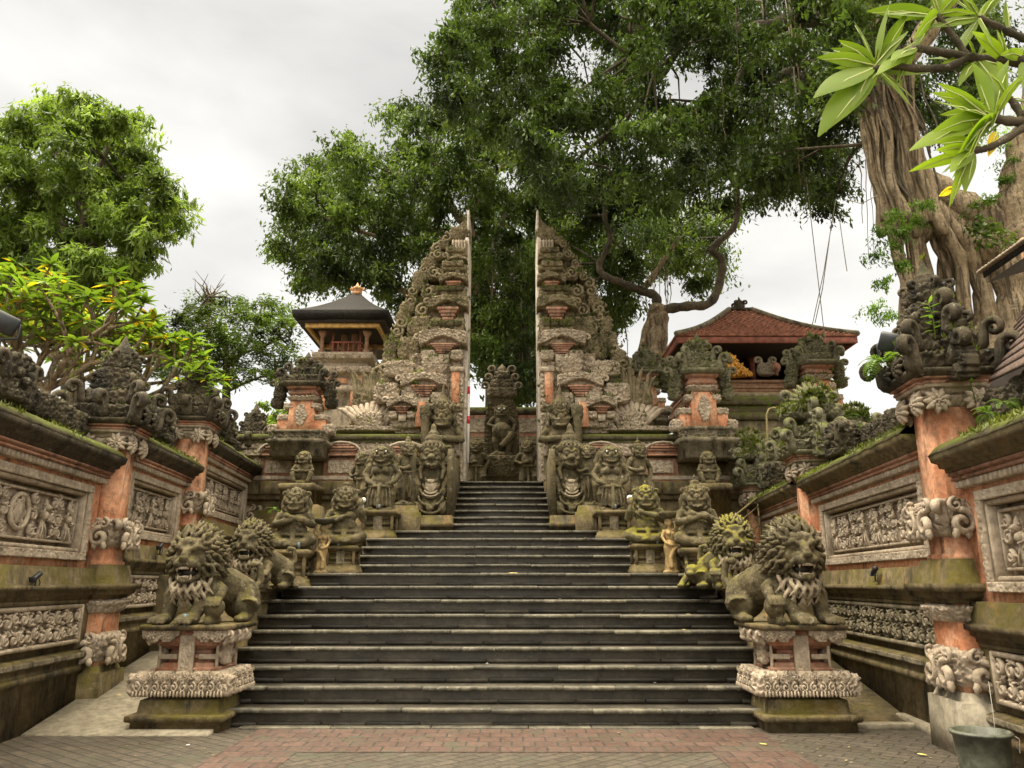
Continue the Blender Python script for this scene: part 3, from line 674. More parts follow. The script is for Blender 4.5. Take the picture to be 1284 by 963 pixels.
def wall_section(side, Y0, Y1, zo, label, lowmat='carved', upmat='carved', headx=0., heads=True, seed=0, fine=.014, medal=None, frame_in=.28):
    Yc = (Y0+Y1)/2; n = math.hypot(1, LB if side < 0 else RB); Ln = (Y1-Y0)*n; h = Ln/2
    p = wall_pt(side, Yc); o = thing('carved_wall', label, 'wall', p, wall_rz(side), 'carved enclosure walls')
    z = zo
    mb = MB(); prism(mb, -h, h, [(-.85, -.05), (.02, -.05), (.0, .52+z), (.05, .54+z), (.05, .60+z), (.02, .62+z), (.02, .68+z), (.07, .70+z), (.07, .77+z), (-.02, .80+z), (-.85, .80+z)])
    mb.build('plinth', M['wallstone'], o)
    mb = MB()                                                # carved strip on the plinth moulding
    relief(mb, -h+.02, h-.02, .705+z, .765+z, .014, lambda X, Z: .012*carve(X, Z, .05, seed+3), .01, .072); mb.build('plinth_border', M['carvedmoss'], o)
    mb = MB(); mb.bx(-h, h, -.85, -.05, .79+z, 1.42+z)
    for x in (-h+.1, h-.1): mb.bx(x-.1, x+.1, -.3, .0, .8+z, 1.38+z, .015)
    mb.bx(-h, h, -.3, .02, 1.36+z, 1.415+z, .01); mb.build('lower_wall', M['wallstone'], o)
    pw = h-.26
    mb = MB(); relief(mb, -pw, pw, .93+z, 1.3+z, fine*.9, lambda X, Z: .03*scroll(X, Z, .09, seed+5), .03, -.055)
    carvedscene(mb, -pw+.01, pw-.01, .935+z, 1.295+z, -.03, seed+31, .16, False)
    for q in ((-pw-.05, -pw, .88, 1.35), (pw, pw+.05, .88, 1.35)): mb.bx(q[0], q[1], -.06, .03, q[2]+z, q[3]+z, .012)
    for q in (.88, 1.3): mb.bx(-pw, pw, -.06, .03, q+z, q+.05+z, .012)
    mb.build('lower_panel', M[lowmat], o)
    mb = MB(); prism(mb, -h, h, [(-.85, 1.41+z), (.03, 1.41+z), (.03, 1.45+z), (.08, 1.47+z), (.08, 1.51+z), (.13, 1.53+z), (.13, 1.575+z), (.07, 1.59+z), (.04, 1.79+z), (-.85, 1.79+z)])
    mb.build('ledge', M['wallstone'], o)
    mb = MB(); fx = h-frame_in; mb.bx(-h, h, -.85, -.24, 1.785+z, 2.98+z); mb.bx(-h, -fx+.09, -.26, -.06, 1.785+z, 2.98+z, .005); mb.bx(fx-.09, h, -.26, -.06, 1.785+z, 2.98+z, .005); mb.bx(-fx+.09, fx-.09, -.26, -.062, 1.785+z, 1.965+z, .005); mb.bx(-fx+.09, fx-.09, -.26, -.062, 2.745+z, 2.98+z, .005); mb.build('upper_wall', M['plaster'], o)
    fx = h-frame_in; z0, z1 = 1.88+z, 2.83+z
    mb = MB()
    bw = .095; hf = lambda X, Z: .03+.018*carve(X, Z, .075, seed+7)
    relief(mb, -fx, fx, z1-bw, z1, .014, hf, .02, -.05); relief(mb, -fx, fx, z0, z0+bw, .014, hf, .02, -.05)
    relief(mb, -fx, -fx+bw, z0+bw, z1-bw, .014, hf, .02, -.05); relief(mb, fx-bw, fx, z0+bw, z1-bw, .014, hf, .02, -.05)
    i = fx-bw
    for q in ((-i, -i+.05), (i-.05, i)): mb.bx(q[0], q[1], -.24, -.05, z0+bw, z1-bw, .012)
    for q in (z0+bw, z1-bw-.05): mb.bx(-i+.05, i-.05, -.24, -.05, q, q+.05, .012)
    mb.build('panel_frame', M[upmat], o)
    j = i-.11; zz0, zz1 = z0+bw+.1, z1-bw-.1; zc = (zz0+zz1)/2; hh = zz1-zz0
    mb = MB(); mb.bx(-i+.05, i-.05, -.25, -.205, z0+bw+.05, z1-bw-.05, .005)
    relief(mb, -j, j, zz0, zz1, .025, lambda X, Z: .03*scroll(X, Z, .09, seed+11), .03, -.195)
    for q in (zz0+.012, zz1-.012): mb.bx(-j-.02, j+.02, -.22, -.11, q-.014, q+.014, .005)
    for q in (-j, j): mb.bx(q-.014, q+.014, -.22, -.11, zz0, zz1, .005)
    carvedscene(mb, -j+.02, j-.02, zz0+.02, zz1-.02, -.165, seed, .15, True, medal if medal is not None else False)
    mb.build('relief_panel', M[upmat], o)
    mb = MB(); nd_ = int(2*h/.085)
    for k in range(nd_):
        x = -h+(k+.5)*2*h/nd_; mb.box((x, -.03, 2.925+z), (.068, .12, .075), .01)
    mb.bx(-h, h, -.3, -.03, 2.885+z, 2.965+z, .004); mb.build('dentil_course', M[upmat], o)
    mb = MB(); prism(mb, -h, h, [(-.6, 2.965+z), (.05, 2.965+z), (.05, 2.99+z), (.035, 2.995+z), (.035, 3.01+z), (.075, 3.015+z), (.075, 3.045+z), (-.6, 3.05+z)])
    mb.build('brick_course', M['brickred'], o)
    mb = MB(); prism(mb, -h, h, [(-.6, 3.05+z), (.09, 3.05+z), (.10, 3.09+z), (.15, 3.1+z), (.16, 3.14+z), (.22, 3.16+z), (.24, 3.225+z), (-.6, 3.23+z)])
    mb.build('cornice', M['dark'] if side < 0 else M['wallstone'], o)
    mb = MB()                                                # mossy sloping top, uneven
    nx = max(8, int(Ln/.06)); ny = 10
    X, T = np.meshgrid(np.linspace(-h, h, nx), np.linspace(0, 1, ny), indexing='ij')
    Yy = .25-.75*T; Zz = 3.232+z+.06*np.minimum(T*8, 1)+.30*T+.025*np.array([[mnoise.noise(Vector((a*4+seed, b*5, 0))) for a, b in zip(ra, rb)] for ra, rb in zip(X, T)])
    n_ = X.size; V = np.concatenate([np.stack([X.ravel(), Yy.ravel(), Zz.ravel()], 1), np.stack([X.ravel(), np.minimum(Yy, .23).ravel(), np.full(n_, 3.222+z)], 1)])
    I, J = np.meshgrid(np.arange(nx-1), np.arange(ny-1), indexing='ij'); I = I.ravel(); J = J.ravel(); a = I*ny+J; b = a+ny
    F = [np.stack([a, b, b+1, a+1], 1), np.stack([a, a+1, b+1, b], 1)+n_]
    k = np.arange(nx-1)*ny; F.append(np.stack([k, k+n_, k+ny+n_, k+ny], 1)); k = k+ny-1; F.append(np.stack([k, k+ny, k+ny+n_, k+n_], 1))
    mb.add(V, F); mb.build('moss_roof', M['cap'], o, smooth=True)
    mb = MB(); k = 0; x = -h+.15
    while x < h-.1:
        w = random.uniform(.14, .22); karang(mb, (x, -.42, 3.66+z+random.uniform(0, .07)), (w*.62, .13, .16), .1, .045, seed+k, 28, 10); k += 1; x += w*1.25
    mb.build('crest', M['dark'], o)
    if heads:
        mb = MB(); karang(mb, (headx, -.1, 3.70+z), (.3, .17, .27), .15, .075, seed+2, 80, 30, e=.6)
        for s in (-1, 1):
            mb.ell((headx+s*.11, .09, 3.74+z), .055, 10, 7); curl(mb, (headx+s*.25, .02, 3.66+z), 0 if s > 0 else PI, .26, .16)
        mb.ell((headx, .12, 3.66+z), (.06, .05, .05), 10, 7); karang(mb, (headx, .05, 3.5+z), (.2, .07, .06), .07, .04, seed, 40, 8)
        mb.build('mask_block', M['dark'], o)
    r = np.random.default_rng(seed+40); q = int(Ln*(34 if side < 0 else 60))
    P = np.stack([r.uniform(-h, h, q), r.uniform(-.25, .25, q), np.zeros(q)], 1); P[:, 2] = 3.28+z+.4*(.25-P[:, 1])*.95
    keep = np.array([mnoise.noise(Vector((a*1.3+seed*3.1, b*2, 0))) > (.12 if side < 0 else -.12) for a, b in P[:, :2]])
    if keep.any():
        mb = MB(); tufts(mb, P[keep], .035, 8, .055, r)
        q_ = mb.build('moss_tufts', M['mosstuft'], o); q_['kind'] = 'stuff'
    return o

def pillar(side, Y, zo, label, low=False, wing=.55, tall=0., fl=True, seed=0, shaftmat='plaster', crown='dark'):
    p = wall_pt(side, Y); o = thing('wall_pillar', label, 'pillar', p, wall_rz(side), 'pillars of the enclosure walls')
    c = (0, -.12, 0); z = zo; W = .34
    mb = MB(); mb.stack([(-.05, W+.07), (.5+z, W+.05), (.5+z, W+.01), (.58+z, W-.02)], c); mb.build('base', M['wallstone'] if side < 0 else M['concrete'], o)
    mb = MB(); mb.stack([(.56+z, W-.05), (1.45+z, W-.06)], c); mb.build('lower_shaft', M['plaster'], o)
    mb = MB(); karang(mb, (0, -.12, .79+z), (W+.02, W+.02, .2), .14, .06, seed+1, 96, 26, e=.3, flare=.08)
    for q in (1, -1): scrollface(mb, (0, -.12+q*(W+.04), .79+z), .62, .4, 'y', q, seed); scrollface(mb, (q*(W+.04), -.12, .79+z), .62, .4, 'x', q, seed)
    karang(mb, (0, -.12, 1.3+z), (W+.02, W+.02, .1), .1, .05, seed+2, 96, 14, e=.3, flare=.15); mb.build('lower_capital', M['carved'], o)
    mb = MB(); mb.stack([(1.41+z, W-.01), (1.45+z, W), (1.47+z, W+.06), (1.52+z, W+.07), (1.53+z, W+.12), (1.6+z, W+.13), (1.6+z, W+.03), (1.84+z, W-.02), (1.84+z, W-.1)], c)
    mb.build('ledge', M['wallstone'], o)
    mb = MB(); mb.stack([(1.82+z, W-.05), (1.88+z, W-.05), (1.9+z, W-.08), (2.5+z, W-.09), (3.4+z, W-.09)], c, .26); mb.build('shaft', M[shaftmat], o)
    mb = MB(); karang(mb, (0, -.12, 2.24+z), (W, W, .2), .15, .07, seed+4, 110, 30, e=.3, flare=.13, curve=.04)
    for s in (-1, 1):
        for ss in (-1, 1): curl(mb, (s*(W-.05), -.12+ss*(W-.05), 2.2+z), math.atan2(ss, s), .22, .2)
    for q in (1, -1): scrollface(mb, (0, -.12+q*(W+.05), 2.24+z), .6, .42, 'y', q, seed); scrollface(mb, (q*(W+.05), -.12, 2.24+z), .6, .42, 'x', q, seed)
    mb.build('carved_block', M['carved'], o)
    mb = MB(); karang(mb, (0, -.12, 3.46+z), (W-.06, W-.06, .075), .1, .04, seed+5, 90, 10, e=.3, flare=.2)
    for s in (-1, 1):
        for ss in (-1, 1):
            rosette(mb, (s*.2, -.12+ss*(W-.01), 3.45+z), .14, 'y', ss, 9, seed+ss); rosette(mb, (s*(W-.01), -.12+ss*.2, 3.45+z), .14, 'x', s, 9, seed+s)
    mb.build('flower_capital', M['carved'], o)
    mb = MB(); mb.stack([(3.53+z, .27), (3.56+z, .32), (3.60+z, .32), (3.60+z, .36), (3.64+z, .37), (3.645+z, .35)], c, .18); mb.build('cornice', M['carved'], o)
    mb = MB(); mb.stack([(3.635+z, .38), (3.66+z, .385), (3.665+z, .36), (3.68+z, .36), (3.685+z, .41), (3.71+z, .41)], c, .18); mb.build('brick_course', M['brickred'], o)
    cr = MB()
    cr.stack([(3.705+z, .42), (3.74+z, .47), (3.78+z, .48), (3.8+z, .40)], c, .15)
    karang(cr, (0, -.12, 3.87+z), (.44, .44, .12), .14, .07, seed+6, 110, 16, e=.3, flare=.1)
    for s in (-1, 1):
        for ss in (-1, 1):
            a = math.atan2(ss, s)
            curl(cr, (s*.43, -.12+ss*.43, 3.78+z), a, .34, .17); curl(cr, (s*.34, -.12+ss*.34, 4.02+z), a, .27+.05*wing, .17)
            if not low: curl(cr, (s*.2, -.12+ss*.2, 4.26+z), a, .2, .18)
        rosette(cr, (s*.16, -.12+.47, 3.86+z), .12, 'y', 1, 8, seed+3)
        curl(cr, (s*.46, -.12, 3.84+z), 0 if s > 0 else PI, .3, .2)
    karang(cr, (0, -.12, 4.10+z), (.37, .37, .14), .13, .06, seed+7, 96, 16, e=.35, flare=-.08)
    if not low: karang(cr, (0, -.12, 4.33+z+tall*.3), (.29, .29, .17+tall*.4), .13, .06, seed+8, 80, 18, e=.5, flare=-.12)
    cr.ell((0, .14, 4.3+z), (.1, .08, .11), 10, 8)
    cr.build('crown', M[crown], o)
    if low: return wings(o, z, wing, crown, seed)
    mb = MB(); karang(mb, (0, -.12, 4.55+z+tall), (.23, .23, .12), .1, .05, seed+9, 64, 14, e=.8, flare=-.1)
    mb.lathe([(.2, 4.62), (.16, 4.68), (.17, 4.7), (.11, 4.74), (.12, 4.78), (.07, 4.82), (.05, 4.88), (.0, 5.0)], (0, -.12, z+tall), 14)
    for k in range(6): a = k*PI/3; curl(mb, (.17*math.cos(a), -.12+.17*math.sin(a), 4.55+z+tall), a, .16, .18)
    mb.build('finial', M[crown], o)
    return wings(o, z, wing, crown, seed)
def wings(o, z, wing, crown, seed):
    if wing > .6:                                            # carved wings spreading along the wall top
        mb = MB()
        poly = [(0, 3.7), (1.05*wing, 3.62), (1.15*wing, 3.8), (1.0*wing, 3.95), (1.05*wing, 4.12), (.85*wing, 4.2), (.8*wing, 4.42), (.6*wing, 4.4), (.5*wing, 4.42), (.3*wing, 4.4), (0, 4.45)]
        for s in (-1, 1): relief(mb, min(0, s*1.2*wing), max(0, s*1.2*wing), 3.6+z, 4.85+z, .022, lambda X, Z: .11*carve(X, Z, .2, seed+20+s), .12, -.1, poly=[(s*a, b+z) for a, b in poly])
        for s in (-1, 1):
            for q, b in ((1.0, 3.85), (.8, 4.15), (.55, 4.38)): curl(mb, (s*q*wing*.9, -.1, b+z), 0 if s > 0 else PI, .28, .2)
        mb.build('crown_wing', M[crown], o)
    overgrow(o, 260 if crown != 'dark' else 40, .07, 'weed', .02 if crown != 'dark' else .2, .3, seed, .04, 3.7+z)
    return o

wall_section(-1, 3.4, 10.32, 0, 'near left wall with the largest framed relief and a mossy sloping top', headx=-.95, seed=1, fine=.016, medal=-1.7)
wall_section(-1, 10.92, 13.7, .37, 'short left wall with a square relief between two dark crowned pillars', seed=2, headx=.1)
wall_section(-1, 14.3, 18.2, 1.0, 'far left wall stepping up beside the seated guardian statue', seed=3, headx=.3)
pillar(-1, 10.62, 0, 'near left orange pillar with blackened crown above the concrete ramp', seed=10, tall=.1)
pillar(-1, 14.0, .75, 'middle left orange pillar with white flower capital and mossy crown', seed=20)
pillar(-1, 18.5, .95, 'farthest left pillar with a small pointed black crown', seed=30)
wall_section(1, 2.2, 7.82, -.36, 'right wall nearest the camera behind the bucket, framed relief cut by the edge', seed=4, headx=-1.2, fine=.016, heads=False)
wall_section(1, 8.45, 12.95, 0, 'right wall with long framed relief and bright moss on its top', lowmat='carvedmoss', seed=5, headx=.75, fine=.016)
wall_section(1, 13.5, 17.3, .06, 'far right wall behind the second lion with mossy sloping top', lowmat='carvedmoss', seed=6, headx=.4)
pillar(1, 8.13, 0, 'tallest right pillar with big black crown and orange streaked shaft', seed=40, wing=.62, tall=.18)
pillar(1, 13.2, 0, 'middle right pillar with a wide mossy fan crown over orange shaft', seed=50, wing=.85, crown='gatemoss', low=True)
pillar(1, 17.6, .0, 'farthest right pillar with a low mossy fan crown near the brass rail', seed=60, wing=.8, crown='gatemoss', low=True)
# ------------------------------------------------------------------ lion pedestals and side parapets of the stairs
def small_lamp(loc, label, up=.09):
    o = thing('spot_lamp', label, 'lamp', loc, 0, 'small lamps on the statue pedestals')
    mb = MB(); mb.lathe([(.018, -.05), (.018, 0), (.03, .005), (.032, up), (.028, up+.005)], n=12); mb.build('housing', M['steel'], o)
    mb = MB(); mb.lathe([(.0, up+.002), (.026, up+.004), (.02, up+.012), (0, up+.014)], n=12); mb.build('lens', M['glass'], o)
    return o
def lion_pedestal(x, sgn, label, seed):
    o = thing('lion_pedestal', label, 'pedestal', (x, 9.66, 0), 0, 'pedestals of the front lions'); o.scale = (.83, .83, 1)
    c = (0, 0, 0)
    mb = MB(); mb.stack([(-.02, .60), (.10, .60), (.11, .64), (.125, .66), (.175, .66), (.185, .63), (.19, .55), (.33, .53), (.335, .46), (.37, .45), (.37, .40)], c, .0); mb.build('base', M['wallstone'], o)
    mb = MB(); relief(mb, -.6, .6, .13, .17, .012, lambda X, Z: .012*carve(X, Z, .045, seed), .01, -.655, sg=-1); mb.build('base_border', M['wallstone'], o)
    mb = MB()
    for k in range(5): karang(mb, (-.5+k*.25, -.46, .50), (.122, .12, .135), .10, .04, seed+k, e=.35); scrollface(mb, (-.5+k*.25, -.595, .50), .24, .26, 'y', -1, seed+k)
    for k in range(4):
        for s in (-1, 1): karang(mb, (s*.5, -.22+k*.22, .50), (.12, .108, .13), .10, .04, seed+8+k, e=.35); scrollface(mb, (s*.635, -.22+k*.22, .5), .21, .26, 'x', s, seed+k)
    for s in (-1, 1): karang(mb, (s*.62, -.5, .49), (.09, .1, .12), .13, .06, seed+20, 40, 14, e=.6)
    mb.box((0, 0, .5), (.9, .9, .2)); mb.build('carved_block', M['carved'], o)
    mb = MB(); mb.stack([(.36, .3), (.62, .34), (.63, .42), (.66, .42), (.67, .36), (.71, .36), (.72, .3), (.76, .3), (.765, .36), (.80, .36), (.805, .28), (.86, .28), (.87, .34), (.9, .36), (.91, .42), (1.08, .44)], c)
    mb.build('core', M['brickred'], o)
    mb = MB()
    relief(mb, -.1, .1, .62, 1.02, .01, lambda X, Z: .02+.02*carve(X, Z, .06, seed+2)*(np.abs(X) < .075)+.012*(np.abs(X) >= .075), .05, -.43, sg=-1)
    for s in (-1, 1):
        relief(mb, s*.27-.12, s*.27+.12, .755, .81, .01, lambda X, Z: .012*carve(X, Z, .05, seed+4), .05, -.385, sg=-1)
        mb.box((s*.40, -.36, .82), (.035, .05, .42), .006); mb.box((s*.40, .36, .82), (.05, .05, .42), .006)
        mb.box((s*.40, 0, .80), (.05, .75, .06), .006)
        karang(mb, (s*.43, -.1, .84), (.05, .14, .16), .09, .04, seed+31, 36, 14)
    mb.build('carved_strips', M['carved'], o)
    mb = MB()
    def val(cx, w, drop): return lambda a, b: b > 1.085-drop*(.45+.55*np.abs(np.sin((a-cx)*9)))*np.clip(1.15-np.abs(a-cx)/w, .35, 1)
    for s in (-1, 1):
        relief(mb, s*.35-.25, s*.35+.25, .86, 1.085, .011, lambda X, Z: .03+.03*carve(X, Z, .08, seed+6), .06, -.5, sg=-1, mask=val(s*.35, .28, .2))
        rosette(mb, (s*.28, -.55, 1.03), .06, 'y', -1, 7, seed); rosette(mb, (s*.46, -.55, 1.03), .065, 'y', -1, 7, seed+1)
        for k in range(3): curl(mb, (s*(.53), -.45+k*.3, .93), 0 if s > 0 else PI, .14, .2)
        for k in range(4): karang(mb, (s*.53, -.35+k*.24, 1.0), (.05, .12, .075), .08, .03, seed+k, 28, 10)
    mb.build('flower_valance', M['carved'], o)
    mb = MB(); mb.stack([(1.075, .56), (1.085, .60), (1.10, .615), (1.135, .615), (1.14, .60)], c); mb.build('top_slab', M['wallstone'], o)
    small_lamp((x-.02*sgn-.02, 9.16, 1.165), 'small lamp on the front edge of the '+('left' if sgn < 0 else 'right')+' front lion pedestal')
    return o
lion_pedestal(-3.74, -1, 'left front pedestal with pale carved flowers under the left front lion', 3)
lion_pedestal(3.33, 1, 'right front pedestal with pale carved flowers under the right front lion', 71)

def parapet(sgn, label):
    xi = AX+sgn*3.42; xo = AX+sgn*3.98
    o = thing('stair_parapet', label, 'parapet', (0, 0, 0), 0, 'sloping parapets of the lowest flight')
    prof = [(10.2, -.1), (10.2, .92), (10.45, .98), (11.15, 1.42), (11.15, 1.5), (12.62, 1.5), (12.62, -.1)]
    mb = MB(); mb.loft([np.array([(x, p[0], p[1]) for p in prof]) for x in sorted((xi, xo))]); mb.build('side_wall', M['wallstone'], o)
    mb = MB()
    for x0, x1, z0, z1 in ((-.02, .60, 1.47, 1.535), (.02, .56, 1.42, 1.475), (.0, .58, 1.33, 1.37)):
        a, b = xi-sgn*.03+sgn*x0, xi-sgn*.03+sgn*x1; mb.bx(min(a, b), max(a, b), 11.05, 12.6, z0, z1, .012)
    mb.build('capping', M['wallstone'], o)
    return o
parapet(-1, 'mossy sloping parapet along the left edge of the lowest stairs')
parapet(1, 'mossy sloping parapet along the right edge of the lowest stairs')

# ------------------------------------------------------------------ lions
def lion_meshes(seed):
    r = np.random.default_rng(seed)
    b = MB(); T, E = b.tube, b.ell
    # trunk runs back and towards +x; crouching hind leg folded on the ground
    T([(.0, -.02, .55), (.10, .20, .50), (.22, .46, .42), (.30, .66, .34)], [.27, .26, .24, .23], 14)
    E((.32, .60, .30), (.24, .28, .28)); E((.40, .50, .2), (.15, .23, .21))
    T([(.44, .62, .22), (.50, .36, .22), (.46, .52, .08), (.48, .26, .05)], [.14, .12, .08, .07], 10); E((.48, .2, .05), (.085, .13, .05))
    T([(.36, .84, .36), (.44, .98, .52), (.40, .98, .74), (.32, .92, .74)], [.055, .05, .05, .06], 8)
    E((.0, -.06, .50), (.27, .24, .28))
    # forelegs: the outer one planted, the inner one bent round the ball
    T([(-.2, -.1, .52), (-.27, -.17, .32), (-.27, -.2, .12), (-.28, -.24, .06)], [.12, .10, .085, .08], 12)
    E((-.29, -.33, .06), (.115, .15, .065))
    for k in range(4): T([(-.37+.052*k, -.38, .07), (-.375+.055*k, -.46, .055), (-.375+.055*k, -.485, .02)], [.034, .034, .022], 8)
    T([(.18, -.12, .50), (.2, -.2, .34), (.14, -.3, .20), (.10, -.36, .09)], [.12, .105, .09, .08], 12)
    E((.06, -.40, .07), (.15, .12, .075)); E((.34, -.34, .2), .125, 18, 12)
    for k in range(4): T([(-.02+.052*k, -.44, .08), (-.03+.055*k, -.52, .055), (-.03+.055*k, -.54, .02)], [.034, .034, .022], 8)
    T([(.24, -.12, .46), (.36, -.18, .40), (.36, -.28, .31)], [.09, .075, .06], 10)
    for k in range(4): T([(.28+.045*k, -.36, .31), (.28+.05*k, -.44, .27), (.285+.05*k, -.47, .22)], [.03, .03, .02], 8)
    T([(.32, -.2, .06), (.30, -.34, .05), (.32, -.46, .04)], [.08, .07, .05], 10)
    # head: broad masked face set forward of the mane
    hz = .80; hy = -.17
    E((0, hy, hz), (.25, .2, .27)); E((0, hy-.17, hz+.03), (.195, .13, .20), 18, 12)
    E((0, hy-.27, hz-.055), (.14, .11, .085)); E((-.068, hy-.33, hz-.085), (.08, .07, .058)); E((.068, hy-.33, hz-.085), (.08, .07, .058))
    E((0, hy-.385, hz-.02), (.06, .04, .042)); T([(0, hy-.25, hz+.12), (0, hy-.32, hz+.05), (0, hy-.37, hz)], [.05, .055, .05], 8)
    E((0, hy-.27, hz-.285), (.10, .11, .035)); T([(-.13, hy-.1, hz-.14), (-.115, hy-.24, hz-.25), (0, hy-.365, hz-.29), (.115, hy-.24, hz-.25), (.13, hy-.1, hz-.14)], [.045, .036, .036, .036, .045], 8)
    for s in (-1, 1):
        T([(s*.19, hy-.2, hz+.10), (s*.11, hy-.29, hz+.125), (s*.03, hy-.30, hz+.075)], [.032, .04, .026], 8)
        E((s*.1, hy-.275, hz+.058), (.034, .024, .026)); E((s*.165, hy-.21, hz-.04), (.07, .07, .075)); T([(s*.05, hy-.36, hz-.05), (s*.13, hy-.3, hz-.1), (s*.15, hy-.22, hz-.16)], [.03, .034, .03], 7)
        E((s*.25, hy-.06, hz+.2), (.055, .05, .075))
    E((0, hy-.22, hz+.17), (.17, .08, .08))
    m = MB(); T = m.tube
    m.ell((0, hy+.1, hz), (.305, .25, .34)); m.ell((0, hy+.02, hz+.02), (.275, .2, .29)); m.ell((0, hy+.1, hz-.25), (.25, .18, .25))
    def lock(p, q, w, cur, sd, lift):                       # one S-shaped lock lying on the mane, its tip lifting off
        p = np.array(p); q = np.array(q); d = q-p; l = np.linalg.norm(d); d /= l
        n = np.cross(d, (0, -1, 0.)); n /= np.linalg.norm(n)+1e-9
        pts = [p+d*l*t+n*l*cur*math.sin(t*2.1*PI)*.5*sd+np.array((0, -1, 0))*lift*math.sin(t*PI) for t in np.linspace(0, 1, 9)]
        T(pts, w*np.array([.7, .95, 1.05, 1.05, 1., .85, .65, .42, .12]), 6, 1.0)
    rings = ((.205, .295, -.24, -.16, 20, .027), (.25, .34, -.17, -.09, 23, .029), (.285, .375, -.10, -.01, 25, .030), (.30, .39, -.02, .08, 25, .031), (.30, .385, .06, .15, 23, .033), (.27, .36, .12, .22, 20, .035))
    for ring, (r0, r1, y0, y1, cnt, w) in enumerate(rings):
        for k in range(cnt):
            a = 2*PI*(k+.5*(ring % 2))/cnt+r.uniform(-.05, .05); ca, sa = math.cos(a), math.sin(a)
            if sa < -.6 and ring < 1: continue
            st = 1.1 if sa < 0 else 1.02; up = .07*max(0, sa)
            q1 = r1*r.uniform(.95, 1.06)
            lock((ca*r0, hy+y0, hz+sa*r0*1.05), (ca*q1, hy+y1, hz+sa*q1*st+up-.07*(1-abs(sa))), w*r.uniform(.9, 1.1), .17, 1 if (k+ring) % 2 else -1, .025)
    bd = MB(); T = bd.tube
    bd.ell((0, hy-.02, hz-.3), (.2, .12, .2))
    for row, (zz, yy, cnt, ln, wd_) in enumerate(((-.29, -.25, 8, .22, .17), (-.34, -.17, 9, .26, .21), (-.2, -.15, 10, .32, .28))):
        for k in range(cnt):
            x = (k-(cnt-1)/2)/((cnt-1)/2)*wd_; p = np.array((x*.75, hy+yy+abs(x)*.25, hz+zz)); q = p+np.array((x*.25, -.02, -ln*(1.05-abs(x)*.9)))
            l = q-p; pts = [p+l*t+np.array((math.sin(t*2.3*PI)*.025*(1 if k % 2 else -1), -math.sin(t*PI)*.05, 0)) for t in np.linspace(0, 1, 8)]
            T(pts, .026*np.array([.7, 1, 1.05, 1, .95, .8, .6, .2]), 6)
    tu, tl = MB(), MB()
    tu.box((0, hy-.325, hz-.118), (.2, .03, .02), .004); tl.box((0, hy-.315, hz-.262), (.17, .03, .02), .004)
    for s in (-1, 1):
        tu.lathe([(.019, 0), (.015, -.035), (.0, -.075)], (s*.085, hy-.34, hz-.11), 8); tl.lathe([(.015, 0), (.011, .035), (0, .06)], (s*.078, hy-.315, hz-.265), 8)
        tu.lathe([(.016, 0), (.013, -.025), (.0, -.045)], (s*.125, hy-.28, hz-.115), 8)
    for k in range(5): tu.box(((k-2)*.026, hy-.36, hz-.135), (.021, .02, .034), .004); tl.box(((k-2)*.023, hy-.335, hz-.245), (.019, .02, .028), .004)
    tg = MB(); tg.ell((0, hy-.26, hz-.24), (.065, .1, .02))
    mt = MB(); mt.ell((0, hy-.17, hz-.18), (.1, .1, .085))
    return b, m, bd, tu, tl, tg, mt
LION = None
def make_lion(x, y, z, label, sgn=1, sc=1., rz=0., body='statue', mane=None, tilt=None):
    """sgn=-1 mirrors the pose"""
    global LION
    if LION is None: LION = lion_meshes(4)
    o = thing('stone_lion', label, 'lion statue', (x, y, z), rz, 'stone lions beside the stairs')
    X = Matrix.Diagonal((sgn*sc, sc, sc, 1))
    def mir(mb):
        q = MB(); q.x = X
        V = np.concatenate(mb.V); q.add(V, [f[:, ::-1] if sgn < 0 else f for f in mb.F]); q.x = None; return q
    bb = sculpt('body', mir(LION[0]), M[body], o, .0125, 2, .010)
    sculpt('mane', mir(LION[1]), M[mane or body], o, .0088, 0, .004)
    sculpt('beard', mir(LION[2]), M['beard'], o, .0088, 0, .004)
    mir(LION[3]).build('teeth', M['carved'], bb); mir(LION[4]).build('teeth', M['carved'], bb); mir(LION[5]).build('tongue', M['beard'], bb, smooth=True)
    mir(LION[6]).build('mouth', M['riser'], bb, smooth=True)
    return o
make_lion(-3.79, 9.62, 1.135, 'left front lion with heavy mane and open mouth on the left carved pedestal', 1, .96, -.02)
make_lion(3.37, 9.62, 1.135, 'right front lion with yellow moss on its nose and a spreading flame mane', -1, 1.02, .08, 'statue')
make_lion(-3.68, 11.2, 1.53, 'smaller lion behind the left front lion, roaring on the parapet', 1, .78, -.05)
make_lion(3.16, 11.25, 1.53, 'smaller mossy lion behind the right front lion with its rump to the stairs', -1, .84, -.12, 'statuemoss')

